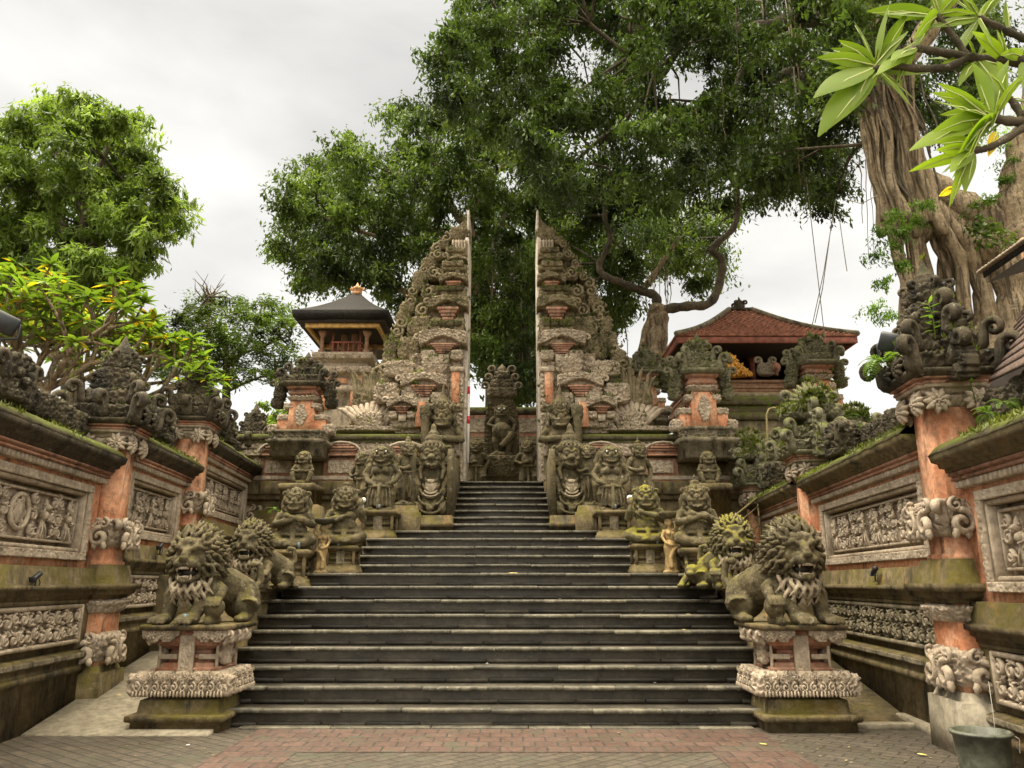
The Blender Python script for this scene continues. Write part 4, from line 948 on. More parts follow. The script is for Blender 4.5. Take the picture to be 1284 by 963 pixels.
# ------------------------------------------------------------------ seated guardians
def face(b, c, s=1., mouth=1, snout=0.):
    """wide-eyed temple face looking to -y, head centre c, scale s (head half width about .17)"""
    x, y, z = c; E, T = b.ell, b.tube
    def p(a, q, d): return (x+a*s, y+q*s, z+d*s)
    E(p(0, 0, 0), (.165*s, .165*s, .18*s), 16, 11); E(p(0, -.06, -.1), (.15*s, .13*s, .1*s), 14, 9)
    for k in (-1, 1):
        E(p(k*.068, -.15, .045), .04*s, 10, 8); T([p(k*.13, -.12, .07), p(k*.07, -.165, .105), p(k*.015, -.165, .075)], [.02*s, .027*s, .02*s], 7)
        E(p(k*.11, -.115, -.03), (.05*s, .05*s, .05*s), 10, 7); E(p(k*.03, -.185, -.012), .028*s, 9, 7)
        E(p(k*.19, .0, .0), (.035*s, .055*s, .085*s), 10, 8); E(p(k*.2, -.01, -.11), (.035*s, .035*s, .05*s), 9, 7)
        T([p(k*.02, -.2, -.055), p(k*.09, -.175, -.05), p(k*.13, -.12, -.02)], [.02*s, .02*s, .012*s], 7)
        if mouth: b.lathe([(.016*s, 0), (.012*s, .03*s), (0, .06*s)], p(k*.085, -.172, -.105), 7)
    E(p(0, -.19, .0), (.034*s, .04*s, .045*s), 10, 8)
    T([p(-.1, -.145, -.1), p(-.06, -.185, -.145), p(0, -.2, -.155), p(.06, -.185, -.145), p(.1, -.145, -.1)], .022*s, 7)
    if mouth:
        for k in range(6): b.box(p((k-2.5)*.022, -.185, -.088), (.019*s, .02*s, .03*s), .003)
    if snout: E(p(0, -.19, -.03), (.075*s, snout*s, .055*s), 10, 8)
def hand(b, w, d, up, s=1., n=4, curlin=.5):
    """palm, four bent fingers of unequal length and a thumb leaving the side of the palm"""
    w = np.array(w, float); d = np.array(d, float); d /= np.linalg.norm(d); up = np.array(up, float); up -= d*np.dot(up, d); up /= np.linalg.norm(up)
    sd = np.cross(d, up); m = w+d*.05*s
    b.tube([w, m, w+d*.085*s], [.034*s, .045*s, .04*s], 8)
    for k in range(n):
        o = w+d*.085*s+sd*(k-(n-1)/2)*.024*s; l = (.06, .072, .068, .052)[k]*s
        b.tube([o, o+d*l*.55+up*.004, o+d*l*.8-up*l*curlin*.6], [.0135*s, .0125*s, .009*s], 6)
    o = w+d*.03*s-sd*.04*s; b.tube([o, o+d*.035*s-sd*.02*s-up*.012*s, o+d*.062*s-sd*.008*s-up*.03*s], [.015*s, .014*s, .009*s], 6)
def crown_tiers(b, c, s=1., tiers=3, flames=True):
    x, y, z = c
    b.torus((x, y, z), .15*s, .035*s, 20, 7)
    b.lathe([(.16*s, -.02*s), (.15*s, .04*s), (.12*s, .07*s)], (x, y, z), 16)
    for k in range(tiers):
        q = .125*s*(1-.25*k); b.ell((x, y+.01*s, z+(.075+.07*k)*s), (q, q, .05*s), 14, 7)
    b.lathe([(.035*s, 0), (.02*s, .04*s), (0, .08*s)], (x, y+.01*s, z+(.08+.07*tiers)*s), 9)
    if flames:
        for k in range(7):
            a = PI+PI*(k+.5)/7; b.tube([(x+.15*s*math.cos(a), y+.15*s*math.sin(a), z), (x+.175*s*math.cos(a), y+.17*s*math.sin(a), z+.05*s), (x+.15*s*math.cos(a), y+.16*s*math.sin(a), z+.1*s)], [.028*s, .026*s, .006*s], 6)
        for k in (-1, 1): curl(b, (x+k*.16*s, y+.04*s, z-.08*s), 0 if k > 0 else PI, .14*s, .22)
def seated(pose=0, seed=0):
    b = MB(); E, T = b.ell, b.tube
    E((0, .02, .05), (.37, .29, .075), 18, 8); E((0, .05, .1), (.33, .26, .07), 18, 8)
    for k in (-1, 1):
        T([(k*.12, .05, .24), (k*.27, -.06, .23), (k*.345, -.13, .2)], [.14, .13, .105], 12)
        T([(k*.345, -.14, .19), (k*.2, -.25, .13), (-k*.02, -.27, .12)], [.1, .085, .06], 10)
        E((-k*.07, -.29, .1), (.09, .06, .045)); E((k*.35, -.14, .2), .112, 12, 9)
    E((0, -.14, .16), (.27, .15, .09), 16, 8); E((0, -.03, .36), (.25, .21, .2), 18, 12); E((0, .0, .57), (.235, .165, .17), 18, 12)
    T([(-.24, .02, .665), (0, .04, .70), (.24, .02, .665)], [.095, .1, .095], 12)
    T([(0, .02, .68), (0, -.02, .80)], [.11, .1], 12)
    for k, pz in ((-1, pose & 1), (1, pose & 2)):
        if pz:                                        # this hand is raised beside the head
            T([(k*.27, .0, .66), (k*.37, -.08, .52), (k*.33, -.2, .66), (k*.31, -.22, .74)], [.088, .078, .062, .042], 10)
            hand(b, (k*.31, -.22, .75), (0, .1, 1), (0, -1, 0), 1.15)
        else:                                         # forearm folded across the chest
            T([(k*.27, .0, .65), (k*.345, -.08, .47), (k*.16, -.25, .53+.02*k), (k*-.03, -.26, .57+.02*k)], [.09, .082, .066, .045], 10)
            hand(b, (k*-.03, -.265, .575+.02*k), (-k, .15, .35), (0, -1, 0), 1.15)
    face(b, (0, -.05, .90), 1.12, 1); crown_tiers(b, (0, -.03, 1.02), 1.05, 1+seed % 2)
    b.torus((0, -.03, .74), .15, .03, 20, 6, 1.2, 1.0, .35); b.torus((0, -.02, .3), .235, .028, 22, 6, 1.05, .95, .1)
    T([(0, -.235, .3), (.02, -.29, .2), (0, -.33, .1)], [.06, .055, .06], 8, .5)
    T([(-.2, -.1, .62), (-.06, -.19, .5), (.14, -.215, .36)], [.03, .03, .03], 7)
    for k in range(9):
        a = PI+PI*(k+.5)/9; T([(.14*math.cos(a), .02+.1*math.sin(a), .98-.2), (.25*math.cos(a), .06+.12*abs(math.sin(a)), .84-.06*abs(math.sin(a)))], [.035, .02], 6)
    for k in (-1, 1): T([(k*.17, .08, 1.0), (k*.24, .1, .86), (k*.25, .08, .7)], [.07, .075, .04], 8)
    return b
def pedestal(x, y, z0, z1, w, label, mat='wallstone', seed=0, depth=None):
    o = thing('statue_pedestal', label, 'pedestal', (x, y, z0), 0, 'carved pedestals of the seated guardians'); h = z1-z0; w = w/2; dp = (depth or w*2)/2
    def st(p): return [(a*h, b*w, b*dp) for a, b in p]
    mb = MB(); mb.stack(st([(-.05, 1.0), (.16, 1.0), (.17, .94), (.26, .93), (.28, .84), (.34, .82), (.35, .72)])); mb.build('base', M[mat], o)
    mb = MB(); mb.stack(st([(.33, .7), (.42, .7), (.43, .62), (.5, .62), (.51, .74), (.58, .74), (.6, .62), (.7, .62), (.72, .7), (.8, .72)])); mb.build('core', M['wallstone'], o)
    mb = MB(); relief(mb, -.24*w, .24*w, .34*h, .8*h, .012, lambda X, Z: .02+.02*carve(X, Z, .07, seed), .04, -.72*dp, sg=-1)
    mb.build('carved_strip', M['carvedmoss'], o)
    for s in (-1, 1):
        for t in (-1, 1):
            mb = MB(); mb.box((s*.78*w, t*.78*dp, .57*h), (.16*w, .16*dp, .47*h), .006); mb.build('corner_post', M[mat], o)
    mb = MB(); mb.stack(st([(.79, .8), (.83, .92), (.86, .93), (.88, 1.0), (.96, 1.0), (1.0, .95)])); mb.build('top_slab', M[mat], o)
    return o
def put(name, build, loc, label, cat='statue', rz=0., mat='statue', vox=.0125, sc=1., group='carved guardian statues', parts=None, disp=.012):
    o = thing(name, label, cat, loc, rz, group)
    b = build; q = MB(); q.x = Matrix.Diagonal((sc, sc, sc, 1)) if np.isscalar(sc) else Matrix.Diagonal((*sc, 1)); q.add(np.concatenate(b.V), b.F)
    sculpt('figure', q, M[mat], o, vox, 2, disp); return o

# pairs of seated guardians flanking the middle landing
def lamp_on(x, y, z, label): small_lamp((x, y, z+.05), label, .075)
G = [(362, 12.35, 736, 689, 603, .66, 0, 'statue', 'seated guardian farthest left with folded arms and round crown', 'left outer pedestal below the seated guardian', 'small lamp beside the outermost left seated guardian'),
     (427, 12.95, 716, 684, 601, .56, 2, 'statue', 'seated guardian just right of the left tray bearer with one raised hand', 'left inner pedestal beside the tray bearing woman', 'small lamp below the guardian right of the left tray bearer'),
     (815, 12.95, 714, 682, 600, .60, 1, 'statuemoss', 'seated guardian in yellow green moss just left of the right tray bearer', 'right inner pedestal beside the tray bearing woman', 'small lamp below the mossy guardian left of the right tray bearer'),
     (880, 12.35, 736, 687, 598, .66, 0, 'statue', 'seated guardian farthest right grinning with arms across the chest', 'right outer pedestal in front of the brass rail', 'small lamp below the outermost right seated guardian')]
for i, (px, Y, pb, pt, ph, w, pose, mt, lb, lp, ll) in enumerate(G):
    a = at(px, pt, Y); t_ = at(px, ph, Y); zb = 1.5 if i in (0, 3) else 1.75
    pedestal(a.x, Y+.25, zb, a.z, w, lp, 'wallstone', i)
    lamp_on(a.x+(.12 if px > 600 else -.03 if i else .16), Y-.02, a.z-.02, ll)
    put('guardian_statue', seated(pose, i), (a.x, Y+.24, a.z-.02), lb, 'statue', .12*(1 if px < 600 else -1), mt, .0125, ((t_.z-a.z)/1.22*.94, .92, (t_.z-a.z)/1.22), 'seated guardians flanking the landing')
# ------------------------------------------------------------------ women carrying trays
def woman():
    b = MB(); E, T = b.ell, b.tube
    b.lathe([(.16, 0), (.17, .04), (.13, .06)], n=14)
    b.lathe([(.13, .04), (.125, .15), (.105, .3), (.12, .42), (.135, .5), (.115, .58), (.085, .64)], n=16)
    T([(-.1, -.08, .5), (0, -.14, .45), (.07, -.14, .3), (.06, -.15, .12)], [.03, .035, .04, .05], 7)
    E((0, 0, .72), (.105, .075, .12)); E((0, .0, .8), (.115, .07, .07))
    for k in (-1, 1): E((k*.05, -.065, .775), .045, 10, 8)
    T([(0, .0, .84), (0, -.005, .92)], [.045, .042], 8); E((0, -.012, .985), (.07, .075, .088), 12, 9)
    E((0, .035, 1.0), (.085, .075, .09)); E((0, -.09, .98), (.014, .02, .022), 7, 6)
    for k in (-1, 1): E((k*.027, -.078, 1.0), .012, 7, 6); E((k*.075, 0, .97), (.014, .02, .03), 7, 6)
    T([(-.11, .0, .83), (-.2, .0, .92), (-.17, .0, 1.04), (-.14, -.02, 1.12)], [.038, .034, .028, .022], 8); hand(b, (-.14, -.02, 1.10), (.2, 0, 1), (0, -1, 0), .6)
    T([(.11, .0, .83), (.165, .0, .7), (.13, -.1, .58), (.07, -.13, .55)], [.038, .034, .028, .022], 8); hand(b, (.075, -.13, .55), (-1, -.1, -.2), (0, -1, 0), .6)
    return b
for px, Y, pb, pt, sx, mt, lb in ((402, 12.75, 714, 646, 1, 'bronzestone', 'ochre woman statue holding a tray on her head left of the stairs'),
                                  (842, 12.75, 717, 640, -1, 'bronzestone', 'mossy woman statue balancing a round tray right of the stairs')):
    lo = at(px, pb, Y); hi = at(px, pt, Y); s = (hi.z-lo.z)/1.2
    o = put('tray_bearer_statue', woman(), (lo.x, Y, 1.755), lb, 'statue', 0 if sx > 0 else .25, mt, .008, (s*sx*1.0, s, s), 'tray bearing woman statues', disp=.006)
    mb = MB(); mb.lathe([(.09*s, 1.075*s), (.12*s, 1.09*s), (.19*s, 1.14*s), (.2*s, 1.17*s), (.205*s, 1.2*s), (.19*s, 1.2*s), (.17*s, 1.16*s), (.0, 1.15*s)], n=22); mb.build('tray', M['riser'] if sx > 0 else M['statuemoss'], o, smooth=False)

# ------------------------------------------------------------------ white-eyed demons, their companions, slab guardians
def demon():
    b = MB(); E, T = b.ell, b.tube
    b.lathe([(.26, -.03), (.28, .03), (.24, .06)], n=14)
    for k in (-1, 1):
        T([(k*.11, .02, .5), (k*.2, -.04, .34), (k*.17, 0, .14), (k*.17, -.03, .05)], [.15, .12, .09, .08], 12); E((k*.17, -.1, .05), (.08, .13, .05))
        E((k*.095, -.16, .83), .085, 12, 9)
        T([(k*.24, .02, .95), (k*.35, .03, .78), (k*.27, -.1, .62), (k*.2, -.15, .58)], [.085, .075, .06, .045], 10); hand(b, (k*.2, -.16, .58), (-k*.7, -.3, -.3), (0, -1, .3), 1.)
    E((0, -.04, .6), (.24, .21, .2), 16, 11); E((0, 0, .82), (.235, .17, .2), 16, 11); T([(-.22, .02, .97), (0, .03, 1.0), (.22, .02, .97)], .09, 10)
    b.lathe([(.25, .12), (.245, .3), (.235, .46)], n=18); T([(0, -.24, .48), (0, -.29, .3), (0, -.28, .06)], [.07, .075, .09], 8, .5)
    for k in range(7): x = (k-3)*.065; T([(x, -.2, .46), (x*1.15, -.26, .28), (x*1.2, -.255, .1)], .02, 6)
    b.torus((0, -.02, .5), .235, .03, 22, 6); E((0, -.255, .51), (.06, .04, .05))
    T([(0, .02, 1.0), (0, 0, 1.08)], .1, 10); face(b, (0, -.05, 1.17), 1.05, 1)
    for k in range(13):
        a = PI*(k/12); T([(.14*math.cos(a), .0, 1.2+.12*math.sin(a)), (.22*math.cos(a), .03, 1.2+.19*math.sin(a)), (.27*math.cos(a), .05, 1.17+.22*math.sin(a))], [.045, .04, .015], 6)
    for k in (-1, 1): T([(k*.19, .06, 1.25), (k*.28, .08, 1.05), (k*.27, .06, .85)], [.07, .075, .04], 8)
    b.torus((0, -.06, 1.0), .15, .026, 18, 6, 1.1, 1, .5)
    return b
def companion(crown=2, seed=0):
    b = MB(); E, T = b.ell, b.tube
    E((0, 0, .05), (.24, .2, .08)); 
    T([(-.08, 0, .62), (-.12, -.05, .36), (-.08, .0, .1)], [.1, .085, .06], 10); T([(.08, 0, .62), (.16, -.13, .42), (.13, -.05, .14)], [.1, .085, .06], 10)
    for k in (-1, 1): E((k*.1, -.07, .09), (.055, .11, .04))
    E((0, 0, .62), (.15, .12, .12)); E((0, 0, .82), (.16, .12, .18)); T([(-.16, 0, .94), (0, .01, .97), (.16, 0, .94)], .065, 9)
    T([(-.17, 0, .94), (-.27, -.02, .78), (-.14, -.14, .72), (-.08, -.16, .74)], [.06, .052, .042, .03], 8); hand(b, (-.08, -.16, .74), (1, 0, .3), (0, -1, 0), .8)
    T([(.17, 0, .94), (.27, .02, .8), (.22, -.06, .64), (.2, -.08, .6)], [.06, .052, .042, .03], 8); hand(b, (.2, -.08, .6), (0, -.3, -1), (1, 0, 0), .8)
    T([(0, 0, .96), (0, 0, 1.04)], .06, 9); face(b, (0, -.03, 1.1), .72, 1); crown_tiers(b, (0, -.01, 1.18), .72, crown)
    b.torus((0, -.0, .66), .15, .03, 18, 6); T([(0, -.12, .62), (.02, -.15, .4), (0, -.13, .2)], [.05, .05, .05], 7, .5)
    for k in range(8): a = 2*PI*k/8; T([(.13*math.cos(a), .1*math.sin(a), .6), (.17*math.cos(a), .13*math.sin(a), .36)], [.04, .03], 6)
    return b
def eyes(o, pts, r=.03):
    for p in pts: mb = MB(); mb.ell(p, r, 10, 8); mb.build('painted_eye', M['white'], o, smooth=True)
for px, sg, mt, lb, lp in ((475, -1, 'statue', 'fat demon statue with painted white eyes left of the upper stairs', 'pedestal under the white eyed demon left of the upper stairs'),
                           (769, 1, 'statue', 'fat demon statue with painted white eyes right of the upper stairs', 'pedestal under the white eyed demon right of the upper stairs')):
    Y = 15.3; a = at(px, 640, Y); s = (at(px, 553, Y).z-a.z)/1.42
    pedestal(a.x, Y+.2, 2.42, a.z, .72, lp, 'wallstone', int(px))
    o = put('demon_statue', demon(), (a.x, Y+.2, a.z-.02), lb, 'statue', 0, mt, .013, s, 'white eyed demons')
    eyes(o, [(k*.085*s, -.215*s, 1.225*s) for k in (-1, 1)], .027)
    small_lamp((a.x+.02, Y-.12, a.z+.03), 'small lamp at the feet of the white eyed demon '+('left' if sg < 0 else 'right')+' of the upper stairs', .07)
for px, py, ph, Y, cr, rz, lb in ((509, 637, 548, 16.2, 3, .5, 'slim crowned companion figure between left demon and left slab guardian'),
                                  (451, 640, 562, 15.9, 1, -.4, 'bushy haired companion figure left of the left white eyed demon'),
                                  (740, 637, 553, 16.2, 1, -.3, 'small companion figure between right slab guardian and right demon'),
                                  (803, 640, 550, 16.0, 2, .4, 'crowned companion figure right of the right white eyed demon')):
    a = at(px, py, Y); s = (at(px, ph, Y).z-a.z)/1.36
    put('companion_statue', companion(cr), (a.x, Y, a.z), lb, 'statue', rz, 'statue', .012, s, 'companion figures behind the demons')
    mb = MB(); mb.stack([(2.3-a.z, .34), (-.12, .34), (-.1, .3), (0.03, .27)]); o = mb.build('statue_plinth', M['wallstone'], None, loc=(a.x, Y, a.z)); tag(o, 'plain stone plinth under the '+lb, 'plinth', 'plinths of the companion figures')

def slab_guardian():
    b = MB(); E, T = b.ell, b.tube
    E((0, .02, .3), (.34, .26, .32), 18, 12); E((0, .04, .75), (.3, .2, .45), 18, 12); E((0, .05, 1.12), (.28, .18, .16), 16, 10)
    for k in (-1, 1):
        T([(k*.27, .04, 1.15), (k*.36, -.02, .9), (k*.3, -.14, .72), (k*.27, -.18, .62)], [.1, .085, .07, .055], 10); hand(b, (k*.27, -.18, .62), (-.1*k, -.2, -1), (0, -1, .2), 1.2)
        T([(k*.16, -.06, 1.2), (k*.27, -.12, 1.0), (k*.22, -.2, .8)], [.06, .06, .04], 7)
        E((k*.25, -.12, .18), (.14, .2, .17))
        for q in range(5): curl(b, (k*(.25+.02*q), -.1, 1.05-.2*q), 0 if k > 0 else PI, .16, .2)
    for q in range(5):                                        # hanging folds under the tongue
        w = .13+.045*q; z = .72-.13*q
        T([(math.cos(t)*w, -.21-.035*q*.4-.05*math.sin(-t), z+.1+math.sin(t)*(.11+.03*q)) for t in np.linspace(PI, 2*PI, 11)], .03, 7)
    T([(-.08, -.22, .33), (0, -.29, .16), (0, -.27, .05)], [.07, .1, .05], 8, .6); T([(.08, -.22, .33), (0, -.29, .16)], [.07, .09], 8, .6)
    face(b, (0, -.1, 1.27), 1.28, 1, .1)
    E((0, -.25, 1.14), (.11, .06, .06)); b.torus((0, -.2, 1.15), .12, .03, 18, 6, 1, 1, PI/2-.2)
    for k in (-1, 1): b.torus((k*.1, -.27, 1.36), .07, .022, 16, 6, 1, 1, PI/2)
    b.lathe([(.25, 1.38), (.27, 1.43), (.24, 1.48), (.22, 1.52), (.25, 1.55), (.24, 1.6), (.19, 1.64), (.2, 1.68), (.17, 1.74), (.12, 1.78), (.125, 1.82), (.07, 1.88), (.06, 1.98), (0, 2.06)], (0, .02, 0), 18)
    for k in range(9): a = PI+PI*(k+.5)/9; T([(.25*math.cos(a), .02+.25*math.sin(a), 1.42), (.29*math.cos(a), .02+.28*math.sin(a), 1.5), (.26*math.cos(a), .02+.25*math.sin(a), 1.58)], [.045, .04, .01], 6)
    for k in (-1, 1): curl(b, (k*.27, .05, 1.35), 0 if k > 0 else PI, .2, .22)
    return b
for px, sg, side in ((539, -1, 'left'), (718, 1, 'right')):
    Y = 16.05; a = at(px, 648, Y); s = (at(px, 526, Y).z-a.z)/2.06
    o = put('slab_guardian_statue', slab_guardian(), (a.x, Y+.3, a.z), 'tall tongue baring guardian between two stone slabs at the '+side+' of the top flight', 'statue', 0, 'statue', .0135, (s*.96, s, s), 'tongue baring guardians of the top flight')
    mb = MB()
    karang(mb, (0, -.2*s, .62*s), (.135, .085*s, .17), .06, .022, 5, e=.9, flare=-.15)
    for q in range(3): mb.tube([(math.cos(t)*(.09+.035*q), -.285*s-.012*q, .62*s-.06*q+math.sin(t)*.08) for t in np.linspace(PI*1.05, PI*1.95, 9)], .018, 6)
    mb.build('worn_chest', M['beard'], o, smooth=True)
    mb = MB()                                                 # slabs standing on either side, the inner one running back along the flight
    for k in (-1, 1):
        x = k*.40; dp = 2.3 if k == -sg else .5
        pts = [(-.28, -.05), (-.28, 1.28), (-.22, 1.42), (-.1, 1.46), (.02, 1.4), (dp-.28, 1.36), (dp-.28, -.05)]
        mb.loft([np.array([(x+q, p[0], p[1]) for p in pts]) for q in (-.06, .06)])
    mb.build('side_slab', M['statue'], o)
    mb = MB(); mb.stack([(2.4-a.z, .48, .5), (-.22, .48, .5), (-.21, .5, .54), (-.13, .5, .54), (-.12, .47, .48), (.03, .46, .46)], (0, .12, 0)); mb.build('base', M['wallstone'], o)

# ------------------------------------------------------------------ standing guardians at the gate jambs, small figures on the terrace wall
def tall_guard(sg):
    b = MB(); E, T = b.ell, b.tube
    b.lathe([(.34, 0), (.36, .06), (.3, .1)], n=14); b.lathe([(.25, .1), (.27, .5), (.25, .95)], n=16)
    for k in (-1, 1): T([(k*.13, 0, 1.0), (k*.17, -.12, .6), (k*.16, -.05, .15)], [.15, .13, .1], 10); E((k*.16, -.14, .12), (.08, .16, .07))
    E((0, -.02, 1.1), (.27, .22, .22)); E((0, 0, 1.35), (.28, .19, .22)); T([(-.27, .02, 1.5), (0, .03, 1.54), (.27, .02, 1.5)], .11, 10)
    T([(sg*.3, .02, 1.5), (sg*.42, -.04, 1.28), (sg*.12, -.28, 1.26), (0, -.3, 1.28)], [.1, .09, .075, .055], 10); hand(b, (0, -.3, 1.28), (-sg, 0, .1), (0, -1, 0), 1.2)
    T([(-sg*.3, .02, 1.5), (-sg*.4, -.08, 1.3), (-sg*.36, -.24, 1.42)], [.1, .09, .06], 10); hand(b, (-sg*.36, -.24, 1.42), (0, .1, 1), (sg, 0, 0), 1.2)
    T([(-sg*.36, -.28, .5), (-sg*.36, -.27, 1.3), (-sg*.36, -.24, 1.7)], [.06, .075, .1], 9); karang(b, (-sg*.36, -.2, 1.85), (.12, .12, .16), .1, .04, 3, 24, 12)
    T([(0, 0, 1.52), (0, 0, 1.64)], .13, 10); face(b, (0, -.06, 1.75), 1.35, 1)
    b.lathe([(.22, 1.9), (.25, 1.94), (.22, 2.0), (.17, 2.06), (.18, 2.1), (.12, 2.18), (.06, 2.28), (.03, 2.45), (0, 2.6)], (0, 0, 0), 16)
    for k in range(7): a = PI+PI*(k+.5)/7; T([(.22*math.cos(a), .22*math.sin(a), 1.93), (.27*math.cos(a), .26*math.sin(a), 2.02), (.22*math.cos(a), .22*math.sin(a), 2.1)], [.045, .04, .01], 6)
    for k in (-1, 1): curl(b, (k*.24, .05, 1.82), 0 if k > 0 else PI, .24, .22); T([(k*.22, .05, 1.75), (k*.3, .06, 1.55)], [.08, .05], 8)
    b.torus((0, -.02, 1.02), .26, .045, 20, 6); T([(0, -.24, 1.0), (0, -.3, .6), (0, -.26, .2)], [.09, .1, .1], 8, .5)
    return b
for px, sg, side in ((556, -1, 'left'), (702, 1, 'right')):
    Y = 17.95; a = at(px, 500, Y); t_ = at(px, 478, Y); z0 = 3.5; s = (t_.z-z0)/2.6
    put('gate_guardian_statue', tall_guard(-sg), (a.x-.0, Y, z0), 'standing club bearing guardian with pointed crown against the '+side+' gate half', 'statue', 0, 'statue', .017, s, 'club bearing guardians of the gate')
    mb = MB(); mb.stack([(2.0, .42), (3.3, .42), (3.32, .46), (3.48, .46), (3.5, .4)]); o = mb.build('statue_plinth', M['wallstone'], None, loc=(a.x, Y, 0)); tag(o, 'tall plinth below the standing guardian of the '+side+' gate half', 'plinth')
def monkey():
    b = MB(); E, T = b.ell, b.tube
    E((0, 0, .06), (.24, .2, .07)); E((0, 0, .25), (.17, .15, .18)); E((0, 0, .42), (.16, .12, .13))
    for k in (-1, 1):
        T([(k*.1, 0, .18), (k*.22, -.12, .26), (k*.15, -.16, .08)], [.08, .07, .05], 9); T([(k*.16, 0, .48), (k*.24, -.06, .34), (k*.08, -.16, .32)], [.055, .05, .035], 8)
        hand(b, (k*.08, -.16, .32), (-k, 0, .2), (0, -1, 0), .8)
    T([(0, 0, .48), (0, -.01, .56)], .07, 8); face(b, (0, -.03, .64), .85, 0, .08); b.ell((0, .03, .72), (.15, .14, .1)); return b
for px, sg, side in ((379, -1, 'left'), (889, 1, 'right')):
    Y = 16.7; a = at(px, 608, Y); s = (at(px, 564, Y).z-a.z)/.82
    o = put('crouching_figure_statue', monkey(), (a.x, Y, a.z-.02), 'small crouching ape figure above the '+side+' seated guardians', 'statue', 0, 'statue', .011, s, 'crouching ape figures')
    if sg < 0: eyes(o, [(k*.058*s, -.165*s, .678*s) for k in (-1, 1)], .017)
    mb = MB(); mb.stack([(1.6-a.z, .36), (-.16, .36), (-.15, .4), (-.03, .4), (0, .34)]); q = mb.build('statue_plinth', M['wallstone'], None, loc=(a.x, Y, a.z)); tag(q, 'plain plinth under the crouching ape figure on the '+side, 'plinth')
def creature(sg):
    b = MB(); E, T = b.ell, b.tube
    T([(0, .2, .22), (0, 0, .2), (0, -.2, .2)], [.16, .15, .13], 12); E((0, -.32, .26), (.12, .13, .11)); E((0, -.43, .22), (.07, .08, .05))
    for k in (-1, 1):
        T([(k*.1, -.2, .18), (k*.17, -.3, .08), (k*.15, -.42, .05)], [.07, .055, .05], 8); T([(k*.1, .2, .2), (k*.2, .08, .18), (k*.19, .02, .05)], [.1, .085, .05], 8)
        E((k*.1, -.27, .37), (.03, .03, .05)); E((k*.055, -.41, .3), .022, 8, 6); E((k*.15, -.45, .04), (.06, .08, .04)); E((k*.19, -.05, .04), (.06, .1, .04))
    T([(0, .3, .24), (.02, .42, .4), (.0, .36, .55), (.0, .28, .52)], [.05, .045, .04, .05], 8); return b
a = at(362, 728, 12.0)
put('crouching_animal_statue', creature(1), (a.x-.1, 12.0, 1.53), 'small mossy crouching animal between second left lion and the stairs', 'statue', .5, 'statue', .012, .8, None)
a = at(872, 722, 12.0)
put('crouching_animal_statue', creature(1), (a.x+.05, 12.05, 1.53), 'small mossy crouching animal between second right lion and the stairs', 'statue', -.5, 'statuemoss', .012, .95, None)
